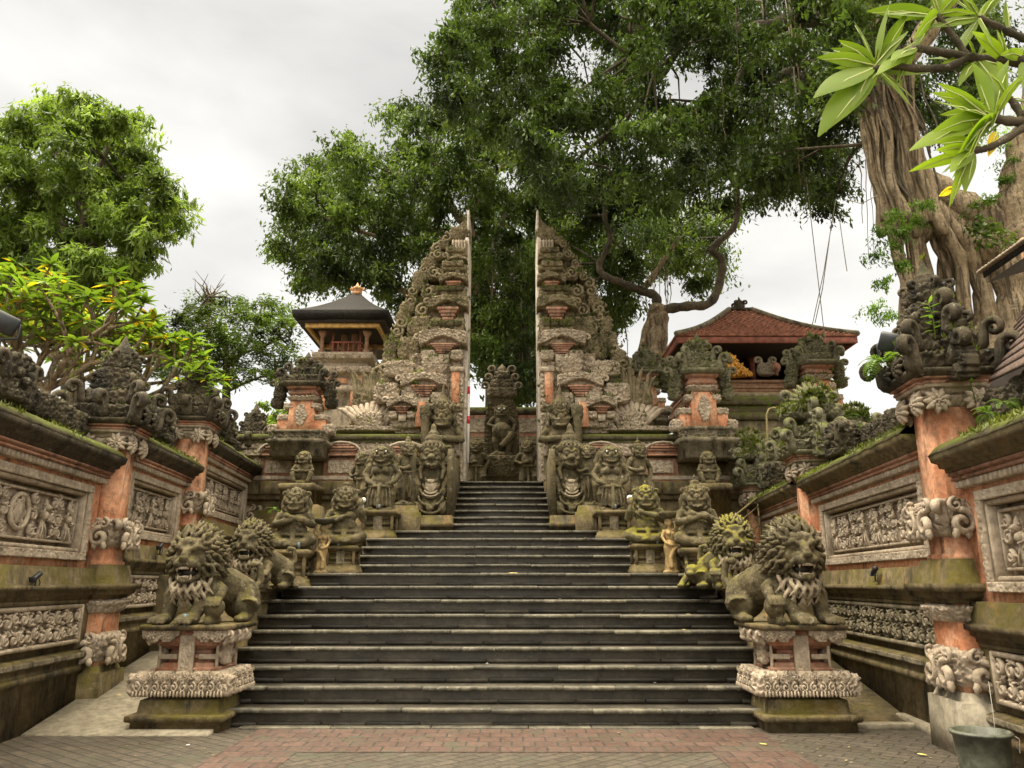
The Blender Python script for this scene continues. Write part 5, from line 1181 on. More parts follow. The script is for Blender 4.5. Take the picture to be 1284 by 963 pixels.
# ------------------------------------------------------------------ the split gate
YG = 18.9; XL, XR = -1.16, .67
def zpx(py, Y=YG): return at(588, py, Y).z
def opx(px, py, Y=YG): return XL-at(px, py, Y).x
def gate_half(sg, label):
    xin = XL if sg < 0 else XR
    o = thing('split_gate', label, 'gate', (xin, YG, 3.97), 0, 'two halves of the split gate')
    B = 3.97
    sil = [(588, 268), (581, 277), (574, 283), (563, 290), (556, 302), (545, 318), (532, 329), (527, 345), (519, 357), (512, 375), (504, 396), (497, 412), (487, 424), (482, 440), (475, 452), (465, 471), (456, 490), (447, 510), (442, 530), (438, 552)]
    P = [(sg*max(0, opx(*p)), at(p[0], p[1], YG).z-B) for p in sil] + [(sg*2.95, -.05), (0, -.05)]
    r = np.random.default_rng(3 if sg < 0 else 8)
    mb = MB(); x0, x1 = (0, 3.3) if sg > 0 else (-3.3, 0)
    def wob(X, Z): return .16*carve(X, Z, .30, 5+sg)+.05*scroll(X, Z, .11, 7)+.10*np.sin(Z*5.5+.6*np.sin(X*3))
    relief(mb, x0, x1, -.05, 7.6, .03, wob, 1.0, .25, sg=-1, poly=P)
    mb.build('carved_wing', M['gate'], o)
    mb = MB(); mb.bx(min(-sg*.012, sg*.09), max(-sg*.012, sg*.09), -.12, 1.2, -.05, zpx(300)-B, .008)
    mb.bx(min(-sg*.008, sg*.05), max(-sg*.008, sg*.05), -.02, 1.1, zpx(300)-B, zpx(264)-B, .008); mb.build('smooth_inner_face', M['edge'], o)
    # curls along the outer edge, each its own stone
    base = ((562, 301, .19), (550, 316, .18), (538, 331, .21), (529, 349, .23), (520, 368, .24), (512, 389, .25), (504, 408, .25), (497, 427, .26), (487, 448, .27), (475, 472, .30), (463, 498, .26), (452, 521, .24), (444, 540, .2))
    for i, (p, q) in enumerate(zip(base[:-1], base[1:])):
        for f in (0, .5):
            px, py, rr = (p[0]*(1-f)+q[0]*f+r.uniform(-2.5, 2.5), p[1]*(1-f)+q[1]*f+r.uniform(-2, 2), p[2]*r.uniform(.55, .85))
            mb = MB(); cc = (sg*opx(px, py), r.uniform(-.06, .06), zpx(py)-B)
            if r.uniform() < .68: volute(mb, cc, rr, sg if r.uniform() < .75 else -sg, y=-.08, th=r.uniform(.24, .32), turns=r.uniform(1.0, 1.6)); mb.ell((cc[0], .10, cc[2]), (rr*.95, .2, rr*.95), 14, 7)
            else: karang(mb, (cc[0], .06, cc[2]), (rr*1.0, .2, rr*1.0), .11, .07, i*3)
            for k in range(3): a_ = 1.3-k*.9+r.uniform(-.3, .3); mb.tube([(cc[0]+sg*rr*1.0*math.cos(a_), .0, cc[2]+rr*1.0*math.sin(a_)), (cc[0]+sg*rr*1.25*math.cos(a_), -.03, cc[2]+rr*1.25*math.sin(a_)), (cc[0]+sg*rr*1.35*math.cos(a_+.3), -.02, cc[2]+rr*1.35*math.sin(a_+.3))], [rr*.24, rr*.18, rr*.05], 6)
            mb.build('edge_curl', M['gate'], o)
    for (px, py, rr) in ((545, 345, .16), (538, 368, .17), (531, 392, .18), (522, 415, .2), (510, 440, .2), (497, 468, .22), (550, 322, .12)):
        mb = MB(); cc = (sg*opx(px, py), 0, zpx(py)-B); volute(mb, cc, rr, -sg, y=-.14, th=.28); karang(mb, (cc[0], .0, cc[2]), (rr*1.1, .14, rr*1.1), .12, .06, int(px)); mb.build('carved_curl', M['gate'], o)
    # tower of niched tiers; pixel rows taken as heights on the gate plane
    tiers = ((505, 548, 500, .62, 'gatepale'), (450, 505, 515, .52, 'gatepale'), (412, 450, 530, .42, 'gate'), (372, 412, 541, .34, 'gate'), (338, 372, 553, .27, 'gate'), (320, 338, 561, .2, 'gate'))
    for k, (yt, yb, xo, dp, mt) in enumerate(tiers):
        w = opx(xo, (yt+yb)/2); z0, z1 = zpx(yb)-B, zpx(yt)-B; a, b = sorted((sg*.10, sg*w))
        mb = MB(); relief(mb, a, b, z0, z1, .022, lambda X, Z: .11*carve(X, Z, .21, 11+k+3*sg)+.03*np.sin(Z*14), dp, -dp+.12, sg=-1); mb.build('tier_body', M[mt], o)
    nich = ((535, 478, 492, 506, 53, .66, 'gatepale'), (558, 424, 440, 452, 56, .56, 'gatepale'), (566, 381, 394, 414, 46, .46, 'gate'), (571, 352, 361, 375, 34, .38, 'gate'), (575, 329, 334, 341, 24, .3, 'gate'), (510, 508, 519, 528, 34, .78, 'gatepale'))
    for k, (px, y0, y1, y2, wd, dp, mt) in enumerate(nich):
        cx = sg*max(opx(px, y1), wd*.0195*.5+.02); w = wd*.0195; zt, zm, zb = zpx(y0)-B, zpx(y1)-B, zpx(y2)-B
        mb = MB(); n = 5
        for q in range(n):                               # inverted stack of thin brick courses
            f = (1-.62*(q/(n-1)))*.82; h = (zm-zb)/n
            mb.bx(cx-w*.36*f, cx+w*.36*f, -dp-.03-.10*f, .1, zm-(q+1)*h+.012, zm-q*h, .004)
        mb.build('brick_courses', M['brickred'] if k != 4 else M['gatepale'], o)
        mb = MB()
        arch = [(cx-w*.55, zm-.02), (cx-w*.55, zt-.04), (cx-w*.3, zt), (cx, zt+.04), (cx+w*.3, zt), (cx+w*.55, zt-.04), (cx+w*.55, zm-.02), (cx+w*.36, zm+.03), (cx+w*.2, zm+(zt-zm)*.42), (cx, zm+(zt-zm)*.58), (cx-w*.2, zm+(zt-zm)*.42), (cx-w*.36, zm+.03)]
        relief(mb, cx-w*.58, cx+w*.58, zm-.05, zt+.1, .018, lambda X, Z: .05+.07*carve(X, Z, .12, 30+k), .3+dp*.5, -dp-.06, sg=-1, poly=arch)
        for s in (sg,): curl(mb, (cx+s*w*.5, -dp-.02, zm+.02), 0 if s > 0 else PI, .2+.05*w, .2)
        mb.bx(cx-w*.4, cx+w*.4, -dp+.05, .2, zm, zm+(zt-zm)*.7, .01)
        mb.bx(cx-w*.2, cx+w*.2, -dp+.02, .1, zb-.05, zm, .01)
        mb.build('pediment', M[mt], o)
        mb = MB(); mb.bx(cx-w*.14, cx+w*.14, -dp-.03, .1, zb-(zm-zb)*.9, zb, .01)
        for s in (-1, 1): karang(mb, (cx+s*w*.33, -dp+.02, zb-(zm-zb)*.1), (w*.14, .1, (zm-zb)*.5), .1, .05, k, 32, 12)
        mb.build('niche_base', M[mt], o)
    for k, (y, xo, dp) in enumerate(((418, 541, .5), (374, 548, .42), (342, 556, .34), (324, 561, .3))):
        w = opx(xo, y); mb = MB(); a, b = sorted((sg*.02, sg*w)); z = zpx(y)-B; mb.bx(a, b, -dp-.02, .3, z-.05, z+.06, .03)
        nk = max(3, int(w/.2))
        for q in range(nk): karang(mb, (sg*(.1+(w-.12)*(q+.5)/nk), -dp-.02, z+.08), (.09, .09, .07), .09, .05, k*7+q, 26, 8)
        mb.build('mossy_cornice', M['cap'] if k < 2 else M['gate'], o)
    mb = MB(); w = opx(567, 312); z0, z1 = zpx(321)-B, zpx(305)-B
    for q in range(5): mb.bx(*sorted((sg*(.06+q*(w-.05)/5), sg*(.06+(q+.72)*(w-.05)/5))), -.24, .1, z0, z1, .02)
    mb.bx(*sorted((sg*.02, sg*w)), -.16, .3, z0-.05, z1+.02, .02); mb.build('fluted_block', M['gatepale'], o)
    mb = MB(); w = opx(565, 296); karang(mb, (sg*w*.5, .2, (zpx(303)+zpx(285))/2-B), (w*.5, .3, (zpx(285)-zpx(303))/2), .16, .08, 3, 70, 20, e=.4)
    pk = [(0, zpx(286)-B), (0, zpx(262)-B), (sg*.04, zpx(262)-B), (sg*.12, zpx(276)-B), (sg*.26, zpx(281)-B), (sg*.42, zpx(287)-B)]
    relief(mb, *sorted((0, sg*.45)), zpx(288)-B, zpx(260)-B, .02, lambda X, Z: .05+.06*carve(X, Z, .14, 4), .5, .1, sg=-1, poly=pk); mb.build('finial', M['gate'], o)
    # orange shafts and the inner carved pilaster
    mb = MB(); 
    a = sg*opx(531, 528); mb.bx(a-.11, a+.11, -.80, .2, zpx(543)-B, zpx(513)-B, .01); mb.build('orange_shaft', M['plaster'], o)
    mb = MB(); a = sg*opx(573, 500); mb.bx(a-.1, a+.1, -.60, .2, zpx(512)-B, zpx(470)-B, .01); mb.build('orange_shaft', M['plaster'], o)
    mb = MB(); a, b = sorted((sg*.04, sg*.36)); relief(mb, a, b, .0, zpx(474)-B, .02, lambda X, Z: .04+.07*carve(X, Z, .17, 21), .5, -.50, sg=-1)
    mb.bx(a-.02, b+.02, -.64, .1, zpx(474)-B, zpx(468)-B, .02); mb.build('inner_pilaster', M['gatepale'], o)
    # feathered fans and sheaves of stone leaves low on the wing
    mb = MB(); cx = sg*opx(470, 535); cz = zpx(545)-B
    for q in range(11):
        t = -1+2*q/10; l = 1.0-.25*abs(t)
        mb.tube([(cx+t*.18, -.35, cz), (cx+t*.42, -.48, cz+l*.4), (cx+t*.72, -.40, cz+l*.72), (cx+t*.86, -.28, cz+l*.80)], [.07, .08, .07, .03], 7)
    karang(mb, (cx, -.45, cz+.22), (.3, .2, .24), .14, .07, 5, 70, 20); karang(mb, (cx+sg*.1, -.3, cz+.04), (.9, .35, .07), .13, .06, 6, 110, 10)
    mb.build('feather_fan', M['carved'], o)
    mb = MB(); cz = zpx(513)-B
    for q in range(13):
        x = cx+(q-6)*.075; hh = r.uniform(.55, .95)
        mb.tube([(x, -.28, cz-.1), (x+r.uniform(-.03, .03), -.38, cz+hh*.5), (x+(q-6)*.02, -.33, cz+hh), (x+(q-6)*.03, -.42, cz+hh+.06)], [.045, .06, .05, .02], 6)
    karang(mb, (cx-sg*.35, -.25, cz+.35), (.25, .2, .45), .2, .1, 8, 60, 24); karang(mb, (cx+sg*.3, -.2, cz+.2), (.2, .2, .35), .18, .1, 9, 60, 20)
    mb.build('stone_leaf_sheaf', M['gate'], o)
    for k, (px, py, w_, h_) in enumerate(((505, 470, .35, .2), (548, 466, .3, .22), (522, 500, .28, .2), (490, 500, .3, .25), (548, 527, .3, .3), (512, 536, .35, .14), (530, 412, .28, .25), (516, 440, .3, .3))):
        mb = MB(); karang(mb, (sg*opx(px, py), -.5 if py > 450 else -.1, zpx(py)-B), (w_, .2, h_), .16, .09, 40+k, 80, 22, e=.5); mb.build('carved_boss', M['gatepale' if py > 450 else 'gate'], o)
    # moss and weeds rooted on the ledges
    Q = []
    for _ in range(900 if sg > 0 else 500):
        i = r.integers(0, len(sil)-2); px = r.uniform(sil[i][0], 588); py = sil[i][1]+r.uniform(0, 25)
        if py > 330 and mnoise.noise(Vector((px*.04, py*.045, sg*3.3))) > .2: Q.append((sg*opx(px, py), -.1-r.uniform(0, .42)*min(1, (py-250)/200), zpx(py)-B))
    mb = MB(); tufts(mb, np.array(Q), .06, 6, .10, r); q = mb.build('moss_weeds', M['weed'], o); q['kind'] = 'stuff'
    overgrow(o, 1000 if sg > 0 else 560, .08, 'weed', -.02, .45, 3, .06)
    return o
gate_half(-1, 'left half of the split stone gate with a smooth inner face and tiered brick niches')
gate_half(1, 'right half of the split stone gate, greener with weeds on its outer curls')

# ------------------------------------------------------------------ terrace walls either side of the gate
def terrace_wall(sg, x0, x1, label, archx, panelx):
    Yw = 18.15; o = thing('terrace_wall', label, 'wall', ((x0+x1)/2, Yw, 1.7), 0, 'terrace walls beside the gate'); h = (x1-x0)/2; B = 1.7
    zz = lambda py: zpx(py, Yw)-B
    mb = MB(); mb.bx(-h, h, .0, .74, -.1, zz(553)); 
    mb.bx(-h, h, -.10, .0, zz(627), zz(604), .02); mb.bx(-h, h, -.06, 0, -.1, zz(640), .02); n = int(2*h/.62)
    for k in range(n): x = -h+(k+.5)*2*h/n; mb.box((x, -.07, (zz(621)+zz(604))/2), (2*h/n-.02, .2, zz(604)-zz(621)), .03)
    mb.build('wall_body', M['wallstone'], o)
    mb = MB(); mb.bx(-h, h, -.05, .1, zz(604), zz(598), .01); mb.bx(-h, h, -.09, .1, zz(573), zz(569), .01); mb.build('brick_courses', M['brickred'], o)
    mb = MB(); mb.bx(-h, h, -.20, .9, zz(553), zz(546), .03); mb.bx(-h, h, -.12, .6, zz(557), zz(553), .01); mb.build('ledge', M['cap'], o)
    mb = MB(); relief(mb, -h, h, zz(572), zz(556), .022, lambda X, Z: .03+.05*carve(X, Z, .13, 3), .05, -.06, sg=-1); relief(mb, -h, h, zz(602), zz(597), .02, lambda X, Z: .02+.02*carve(X, Z, .06, 5), .05, -.04, sg=-1)
    mb.build('carved_frieze', M['carved'], o)
    for px in archx:
        c = at(px, 565, Yw).x-(x0+x1)/2; mb = MB()
        for q, (f, d) in enumerate(((.62, .2), (.62, .17), (.6, .2), (.5, .22), (.34, .22))): mb.bx(c-f*.62, c+f*.62, -d, .05, zz(573)+q*.058, zz(573)+q*.058+.048, .006)
        mb.build('arched_brick_niche', M['brickred'], o)
        mb = MB(); pts = [(c+.46*math.cos(a), zz(573)+.08+.25*math.sin(a)) for a in np.linspace(PI, 0, 9)]
        mb.tube([(x, -.2, z) for x, z in pts], .028, 6); mb.build('arch_moulding', M['carved'], o)
    for px in panelx:
        c = at(px, 586, Yw).x-(x0+x1)/2; mb = MB(); z0, z1 = zz(597), zz(575)
        mb.bx(c-.42, c+.42, -.05, .02, z0, z1, .01); mb.build('panel_surround', M['brickred'], o)
        mb = MB(); relief(mb, c-.3, c+.3, z0+.06, z1-.06, .016, lambda X, Z: .02+.035*carve(X, Z, .09, 9), .03, -.06, sg=-1); mb.build('relief_panel', M['carved'], o)
    return o
terrace_wall(-1, -6.6, -1.25, 'terrace wall with small arches behind the left statues', (430, 510, 352), (428, 350))
terrace_wall(1, .76, 6.3, 'terrace wall with small arches behind the right statues', (830, 752, 935), (828, 935))

def shrine_pillar(px, Y, pyb, pyt, label, wd, seed, wings=True, mats=('gatemoss', 'dark')):
    b = at(px, pyb, Y); t = at(px, pyt, Y); s = (t.z-b.z)/2.75; w = wd
    o = thing('shrine_pillar', label, 'pillar', (b.x, Y, b.z), 0, 'orange shrine pillars above the terrace wall')
    Q = lambda p: [(z*s, a*w, a*w) for z, a in p]
    mb = MB(); mb.stack(Q([(-.8, 1.2), (-.45, 1.2), (-.4, 1.35), (-.3, 1.4), (-.28, 1.2), (-.1, 1.15), (-.08, 1.28), (0, 1.3)]), (0, 0, 0), .15); karang(mb, (0, 0, -.16*s), (1.22*w, 1.2*w, .12*s), .14, .07, seed, 120, 12, e=.3); mb.build('base', M['carvedmoss'], o)
    mb = MB(); mb.stack(Q([(0, .62), (1.0, .56), (1.0, .5), (1.5, .48)]), (0, 0, 0)); 
    for k in (-1, 1): mb.bx(k*.85*w-.28*w, k*.85*w+.28*w, -.45*w, .45*w, 0, .42*s, .01)
    mb.build('shaft', M['plaster'], o)
    mb = MB(); pol = [(.26*w*math.cos(a)*(1+.15*math.cos(4*a)), .55*s+.36*s*math.sin(a)) for a in np.linspace(0, 2*PI, 24)[:-1]]
    relief(mb, -.4*w, .4*w, .1*s, s, .018, lambda X, Z: .03+.05*carve(X, Z, .13, seed), .1, -.62*w, sg=-1, poly=pol); mb.build('oval_panel', M['carved'], o)
    mb = MB()
    for k in (-1, 1):
        karang(mb, (k*.85*w, -.02, .5*s), (.34*w, .5*w, .1*s), .12, .05, seed+1, 60, 10); karang(mb, (k*1.3*w, -.1, .12*s), (.22*w, .4*w, .16*s), .14, .06, seed+2, 50, 12)
        karang(mb, (k*.62*w, -.05, .86*s), (.22*w, .5*w, .1*s), .12, .05, seed+3, 50, 10)
    karang(mb, (0, 0, 1.1*s), (.66*w, .66*w, .09*s), .13, .07, seed+4, 96, 12, e=.3, flare=.2); mb.build('carved_trim', M['carved'], o)
    mb = MB(); mb.stack(Q([(1.2, .58), (1.24, .66), (1.3, .7), (1.31, .62), (1.4, .6), (1.42, .74), (1.5, .8), (1.52, .7)]), (0, 0, 0), .15); mb.build('cornice', M['brickred'], o)
    mb = MB(); mb.stack(Q([(1.48, .86), (1.54, 1.0), (1.62, 1.02), (1.64, .8)]), (0, 0, 0), .15); karang(mb, (0, 0, 1.74*s), (.85*w, .85*w, .14*s), .15, .08, seed+5, 110, 16, e=.35)
    for k in (-1, 1):
        for q in (-1, 1):
            a = math.atan2(q, k); curl(mb, (k*.85*w, q*.7*w, 1.62*s), a, .42*s, .18); curl(mb, (k*.6*w, q*.5*w, 1.9*s), a, .36*s, .18)
        for q, z in ((1.25, 1.3), (1.15, 1.55), (1.35, 1.0)): karang(mb, (k*q*w*.95, -.05, z*s), (.22*w, .3*w, .16*s), .14, .09, seed+8, 40, 14); 
        for q, z in ((1.35, 1.45), (1.2, 1.75)): curl(mb, (k*q*w, -.1, z*s), 0 if k > 0 else PI, .3*s, .22)
    karang(mb, (0, 0, 2.0*s), (.6*w, .6*w, .16*s), .14, .08, seed+6, 90, 16, e=.4)
    mb.build('crown', M[mats[0]], o)
    mb = MB(); karang(mb, (0, 0, 2.28*s), (.42*w, .42*w, .2*s), .13, .07, seed+7, 70, 18, e=.6, flare=-.1)
    for k in range(6): a = k*PI/3; curl(mb, (.36*w*math.cos(a), .36*w*math.sin(a), 2.2*s), a, .26*s, .2)
    mb.lathe([(.36*w, 2.45*s), (.22*w, 2.52*s), (.24*w, 2.55*s), (.12*w, 2.62*s), (.1*w, 2.67*s), (0, 2.78*s)], n=12); mb.build('finial', M[mats[0]], o)
    overgrow(o, 200 if mats[0] != 'dark' else 40, .085, 'weed', .0, .3, seed, .05, .9*s)
    return o
shrine_pillar(380, 17.85, 545, 442, 'orange shrine pillar left of the gate with an oval stone panel and dark crown', .50, 100, mats=('dark', 'dark'))
shrine_pillar(881, 17.85, 541, 418, 'orange shrine pillar right of the gate with tall stone panel and mossy crown', .50, 120)
shrine_pillar(1026, 19.6, 520, 414, 'slender mossy crowned pillar in front of the tiled pavilion at its right end', .52, 140)
shrine_pillar(812, 20.2, 520, 432, 'small mossy pillar between the right gate wing and tiled pavilion', .40, 160)
# raised mossy parapets and fans of stone leaves on the right terrace
def mossy_block(px, py, Y, w, h, d, label, mat='gatemoss', seed=0, fan=True):
    a = at(px, py, Y); o = thing('stone_fan_crest', label, 'carving', a, 0, 'fan shaped stone crests')
    mb = MB(); karang(mb, (0, 0, h*.18), (w, d, h*.2), .2, .1, seed, 120, 14, e=.4); mb.build('base', M[mat], o)
    mb = MB()
    for k in range(11):
        t = (k-5)/5; a_ = PI/2-t*1.25; l = h*.62*(1-.12*abs(t)); c, s = math.cos(a_), math.sin(a_)
        mb.tube([(c*l*.2, -.06, h*.35+s*l*.2), (c*l*.6, -.14, h*.35+s*l*.6), (c*l, -.06, h*.35+s*l)], [.05, .1*l+.02, .02], 7)
    mb.ell((0, -.02, h*.5), (w*.5, d*.5, h*.32)); karang(mb, (0, -.16, h*.46), (w*.26, .12, h*.16), .12, .06, seed+2, 60, 14, e=.7)
    for s in (-1, 1): curl(mb, (s*w*.6, 0, h*.3), 0 if s > 0 else PI, h*.45, .2)
    mb.build('leaf_fan', M[mat], o); overgrow(o, 420, .085, 'weed', -.05, .2, seed, .05); return o
mossy_block(1017, 528, 13.15, .48, .72, .3, 'nearest mossy stone fan topping the middle right pillar', seed=3)
mossy_block(940, 578, 17.5, .55, .72, .3, 'smaller stone fan topping the far right pillar', seed=5)
mossy_block(1072, 548, 13.9, .6, .6, .35, 'mossy stone crest between middle right pillar and big pillar crown', seed=9)
mb = MB(); Y = 19.3; a = at(900, 530, Y); b = at(990, 500, Y)
o = thing('parapet_wall', 'moss covered parapet wall below the tiled pavilion', 'wall', (a.x, Y, 3.9)); w = b.x-a.x+1.2
mb.bx(-.3, w, 0, .7, -.5, at(900, 527, Y).z-3.9, .02); mb.build('wall_body', M['gate'], o)
for k, (y0, y1, d, m_) in enumerate(((527, 518, .12, 'cap'), (518, 508, 0., 'cap'), (508, 498, .1, 'cap'), (498, 492, .0, 'gate'))):
    mb = MB(); mb.bx(-.3, w, -d, .7, at(900, y0, Y).z-3.9, at(900, y1, Y).z-3.9-.004, .02); mb.build('course', M[m_], o)

# ------------------------------------------------------------------ shrine seen through the gate
Y = 22.2; A = at(629, 602, Y); X0, Z0 = A.x, 3.97
def zc(py, Y=Y): return at(629, py, Y).z-Z0
o = thing('relief_shrine', 'tall dark carved deity slab with a floral stone crown seen through the gate', 'shrine', (X0, Y, Z0))
mb = MB(); mb.stack([(-.05, .62, .4), (zc(578), .58, .38), (zc(577), .66, .42), (zc(574), .66, .42), (zc(573), .55, .35)]); karang(mb, (0, -.3, (zc(596)+zc(580))/2), (.6, .2, .3), .16, .08, 4, 80, 22); mb.build('base', M['statue'], o)
zs, zt = zc(573), zc(490)
mb = MB(); pol = [(-.5, zs), (.5, zs), (.52, zs+.5*(zt-zs)), (.42, zs+.78*(zt-zs)), (.2, zs+.95*(zt-zs)), (0, zt), (-.2, zs+.95*(zt-zs)), (-.42, zs+.78*(zt-zs)), (-.52, zs+.5*(zt-zs))]
relief(mb, -.6, .6, zs, zt+.05, .022, lambda X, Z: .06*carve(X, Z, .12, 8)*(np.hypot(X*1.6, (Z-zs-.8)*.8) > .5), .25, 0., sg=-1, poly=pol); mb.build('halo_slab', M['statue'], o)
q = companion(1); f = MB(); f.x = Matrix.Translation((0, -.12, zs-.02)) @ Matrix.Diagonal((1.45, 1.0, 1.22, 1)); f.add(np.concatenate(q.V), q.F)
f.ell((0, -.12, .62), (.2, .16, .2)); f.tube([(.1, -.1, .5), (.24, -.26, .52), (.0, -.26, .24)], [.1, .09, .06], 9); f.x = None
dd = sculpt('deity_figure', f, M['statue'], o, .016, 2, .012); eyes(dd, [(k*.075, -.30, zs+1.38) for k in (-1, 1)], .025)
mb = MB()
for k, (py, w_, h_) in enumerate(((492, .52, .16), (481, .38, .13), (471, .25, .11))):
    z = zc(py); karang(mb, (0, .1, z), (w_*.8, .25, h_), .14, .09, k, 90, 16, e=.5)
    for s in (-1, 1): curl(mb, (s*w_*.7, 0, z-.02), 0 if s > 0 else PI, .34, .16)
mb.lathe([(.2, zc(468)), (.14, zc(464)), (.16, zc(462)), (0, zc(455))], (0, .1, 0), 10); mb.build('floral_crown', M['carvedmoss'], o)
for px, side in ((597, 'left'), (662, 'right')):
    a = at(px, 604, 21.6); put('attendant_statue', companion(2), (a.x, 21.6, 3.97), 'dark attendant statue beside the deity slab, against the '+side+' gate edge', 'statue', 0, 'statue', .014, (1.3, 1.3, 1.25), 'attendants of the shrine')
Y = 23.6; o = thing('shrine_wall', 'low panelled wall with mossy coping behind the central shrine', 'wall', (X0, Y, Z0)); zz = lambda p: at(629, p, Y).z-Z0
mb = MB(); mb.bx(-3.4, 3.4, 0, .5, -.1, zz(520)); mb.build('wall_body', M['brickred'], o)
mb = MB(); mb.bx(-3.4, 3.4, -.2, .7, zz(520), zz(512), .03); mb.build('coping', M['cap'], o)
mb = MB()
for k in range(-3, 4): relief(mb, k*.95-.4, k*.95+.4, zz(543), zz(525), .03, lambda X, Z: .03+.05*carve(X, Z, .14, k), .06, -.02, sg=-1)
mb.build('relief_panels', M['carved'], o)
mb = MB(); mb.bx(-3.4, 3.4, -.1, .0, -.1, zz(548), .02); mb.build('plinth', M['statue'], o)

# ------------------------------------------------------------------ drum tower pavilion, left
def hip_roof(mb, hx, hy, z0, z1, ridge=.1, curve=.12, n=8, th=.2, under=True):
    rs = [np.array([(x*(1-.03), y*(1-.03), z0-th) for x, y in ((-hx, -hy), (hx, -hy), (hx, hy), (-hx, hy))])]
    for k in range(n+1):
        t = k/n; f = 1-t; rx = ridge+(hx-ridge)*f; ry = .06+(hy-.06)*f; z = z0+(z1-z0)*(t-curve*math.sin(t*PI))
        rs.append(np.array([(-rx, -ry, z), (rx, -ry, z), (rx, ry, z), (-rx, ry, z)]))
    mb.loft(rs)
Y = 23.; c = at(437, 450, Y); D = lambda px, py: at(px, py, Y)
o = thing('drum_tower', 'small pavilion tower with black thatched roof and gilded finial left of the gate', 'tower', (c.x, Y, 3.97)); B = 3.97
z = lambda py: D(437, py).z-B
ze = z(409)
mb = MB(); mb.x = Matrix.Translation((0, .75, 0)); hip_roof(mb, 1.45, 2.25, ze, at(447, 369, 23.75).z-B, .12, .07, th=.2); mb.x = None; r_ = mb.build('thatched_roof', M['thatch'], o)
mb = MB(); mb.x = Matrix.Translation((0, .75, 0)); s_ = at(447, 369, 23.75).z-B; mb.lathe([(.14, s_-.04), (.16, s_+.04), (.11, s_+.1), (.17, s_+.16), (.16, s_+.22), (.06, s_+.26), (.05, s_+.32), (0, s_+.42)], n=12)
for k in range(4): curl(mb, (.12*math.cos(k*PI/2), .12*math.sin(k*PI/2), s_+.06), k*PI/2, .16, .2)
mb.build('finial', M['copperfin'], r_)
mb = MB()
for k in (-1, 1): mb.bx(-1.12, 1.12, k*1.07-.05, k*1.07+.05, ze-.42, ze-.27, .01); mb.bx(k*1.07-.05, k*1.07+.05, -1.02, 1.02, ze-.42, ze-.27, .01)
mb.build('gilded_beam', M['goldtrim'], o)
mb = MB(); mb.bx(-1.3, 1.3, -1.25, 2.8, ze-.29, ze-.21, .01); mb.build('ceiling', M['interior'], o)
zf = z(452)
for sx in (-1, 1):
    for sy in (-1, 1):
        mb = MB(); mb.stack([(zf, .09), (zf+.12, .09), (zf+.13, .055), (ze-.6, .05), (ze-.5, .1), (ze-.41, .12)], (sx*.68, sy*.68, 0)); mb.build('post', M['timber'], o)
mb = MB()
for k in (-1, 1):
    for zq in (zf+.1, zf+.42): mb.bx(-.46, .46, k*.46-.025, k*.46+.025, zq, zq+.06, .006); mb.bx(k*.46-.025, k*.46+.025, -.43, .43, zq, zq+.06, .006)
    for q in range(6): mb.box((-.4+q*.16, k*.46, zf+.28), (.04, .035, .3), .005)
mb.build('railing', M['fascia'], o)
for k in (-1, 1):
    mb = MB(); mb.lathe([(.0, zf+.2), (.1, zf+.22), (.11, zf+.7), (.1, zf+.95), (0, zf+1.0)], (k*.16, 0, 0), 12); mb.tube([(k*.16, 0, zf+.98), (k*.16, 0, ze-.28)], .012, 5); mb.build('slit_drum', M['timber'], o)
for k in (-1, 1): mb = MB(); mb.box((k*.42, -.42, (zf+ze-.28)/2), (.06, .06, ze-.28-zf), .006); mb.build('inner_post', M['fascia'], o)
mb = MB(); mb.stack([(-.1, .75), (z(520), .72), (z(500), .72), (z(498), .8), (z(492), .8), (z(490), .7), (z(478), .7), (z(476), .86), (z(470), .88), (z(468), .74), (z(462), .74), (z(460), .9), (z(452), .92)]); mb.build('tower_base', M['carved'], o)
for k in (-1, 1):
    mb = MB(); mb.box((k*.5, -.70, (z(498)+z(520))/2), (.42, .2, z(498)-z(520)), .01); mb.build('orange_panel', M['plaster'], o)
    mb = MB(); mb.box((k*.48, -.68, (z(478)+z(490))/2), (.4, .14, z(478)-z(490)-.02), .01); mb.build('orange_panel', M['plaster'], o)
mb = MB(); mb.box((0, -.68, (z(480)+z(490))/2), (.3, .14, .16), .01); mb.build('orange_panel', M['plaster'], o)
mb = MB()
for k in range(5): karang(mb, (-.72+k*.36, -.82, z(473)), (.17, .12, .1), .1, .05, k, 40, 10)
for k in range(5): karang(mb, (-.72+k*.36, -.84, z(457)), (.17, .12, .09), .1, .05, 9+k, 40, 10)
mb.build('carved_cornice', M['carved'], o)

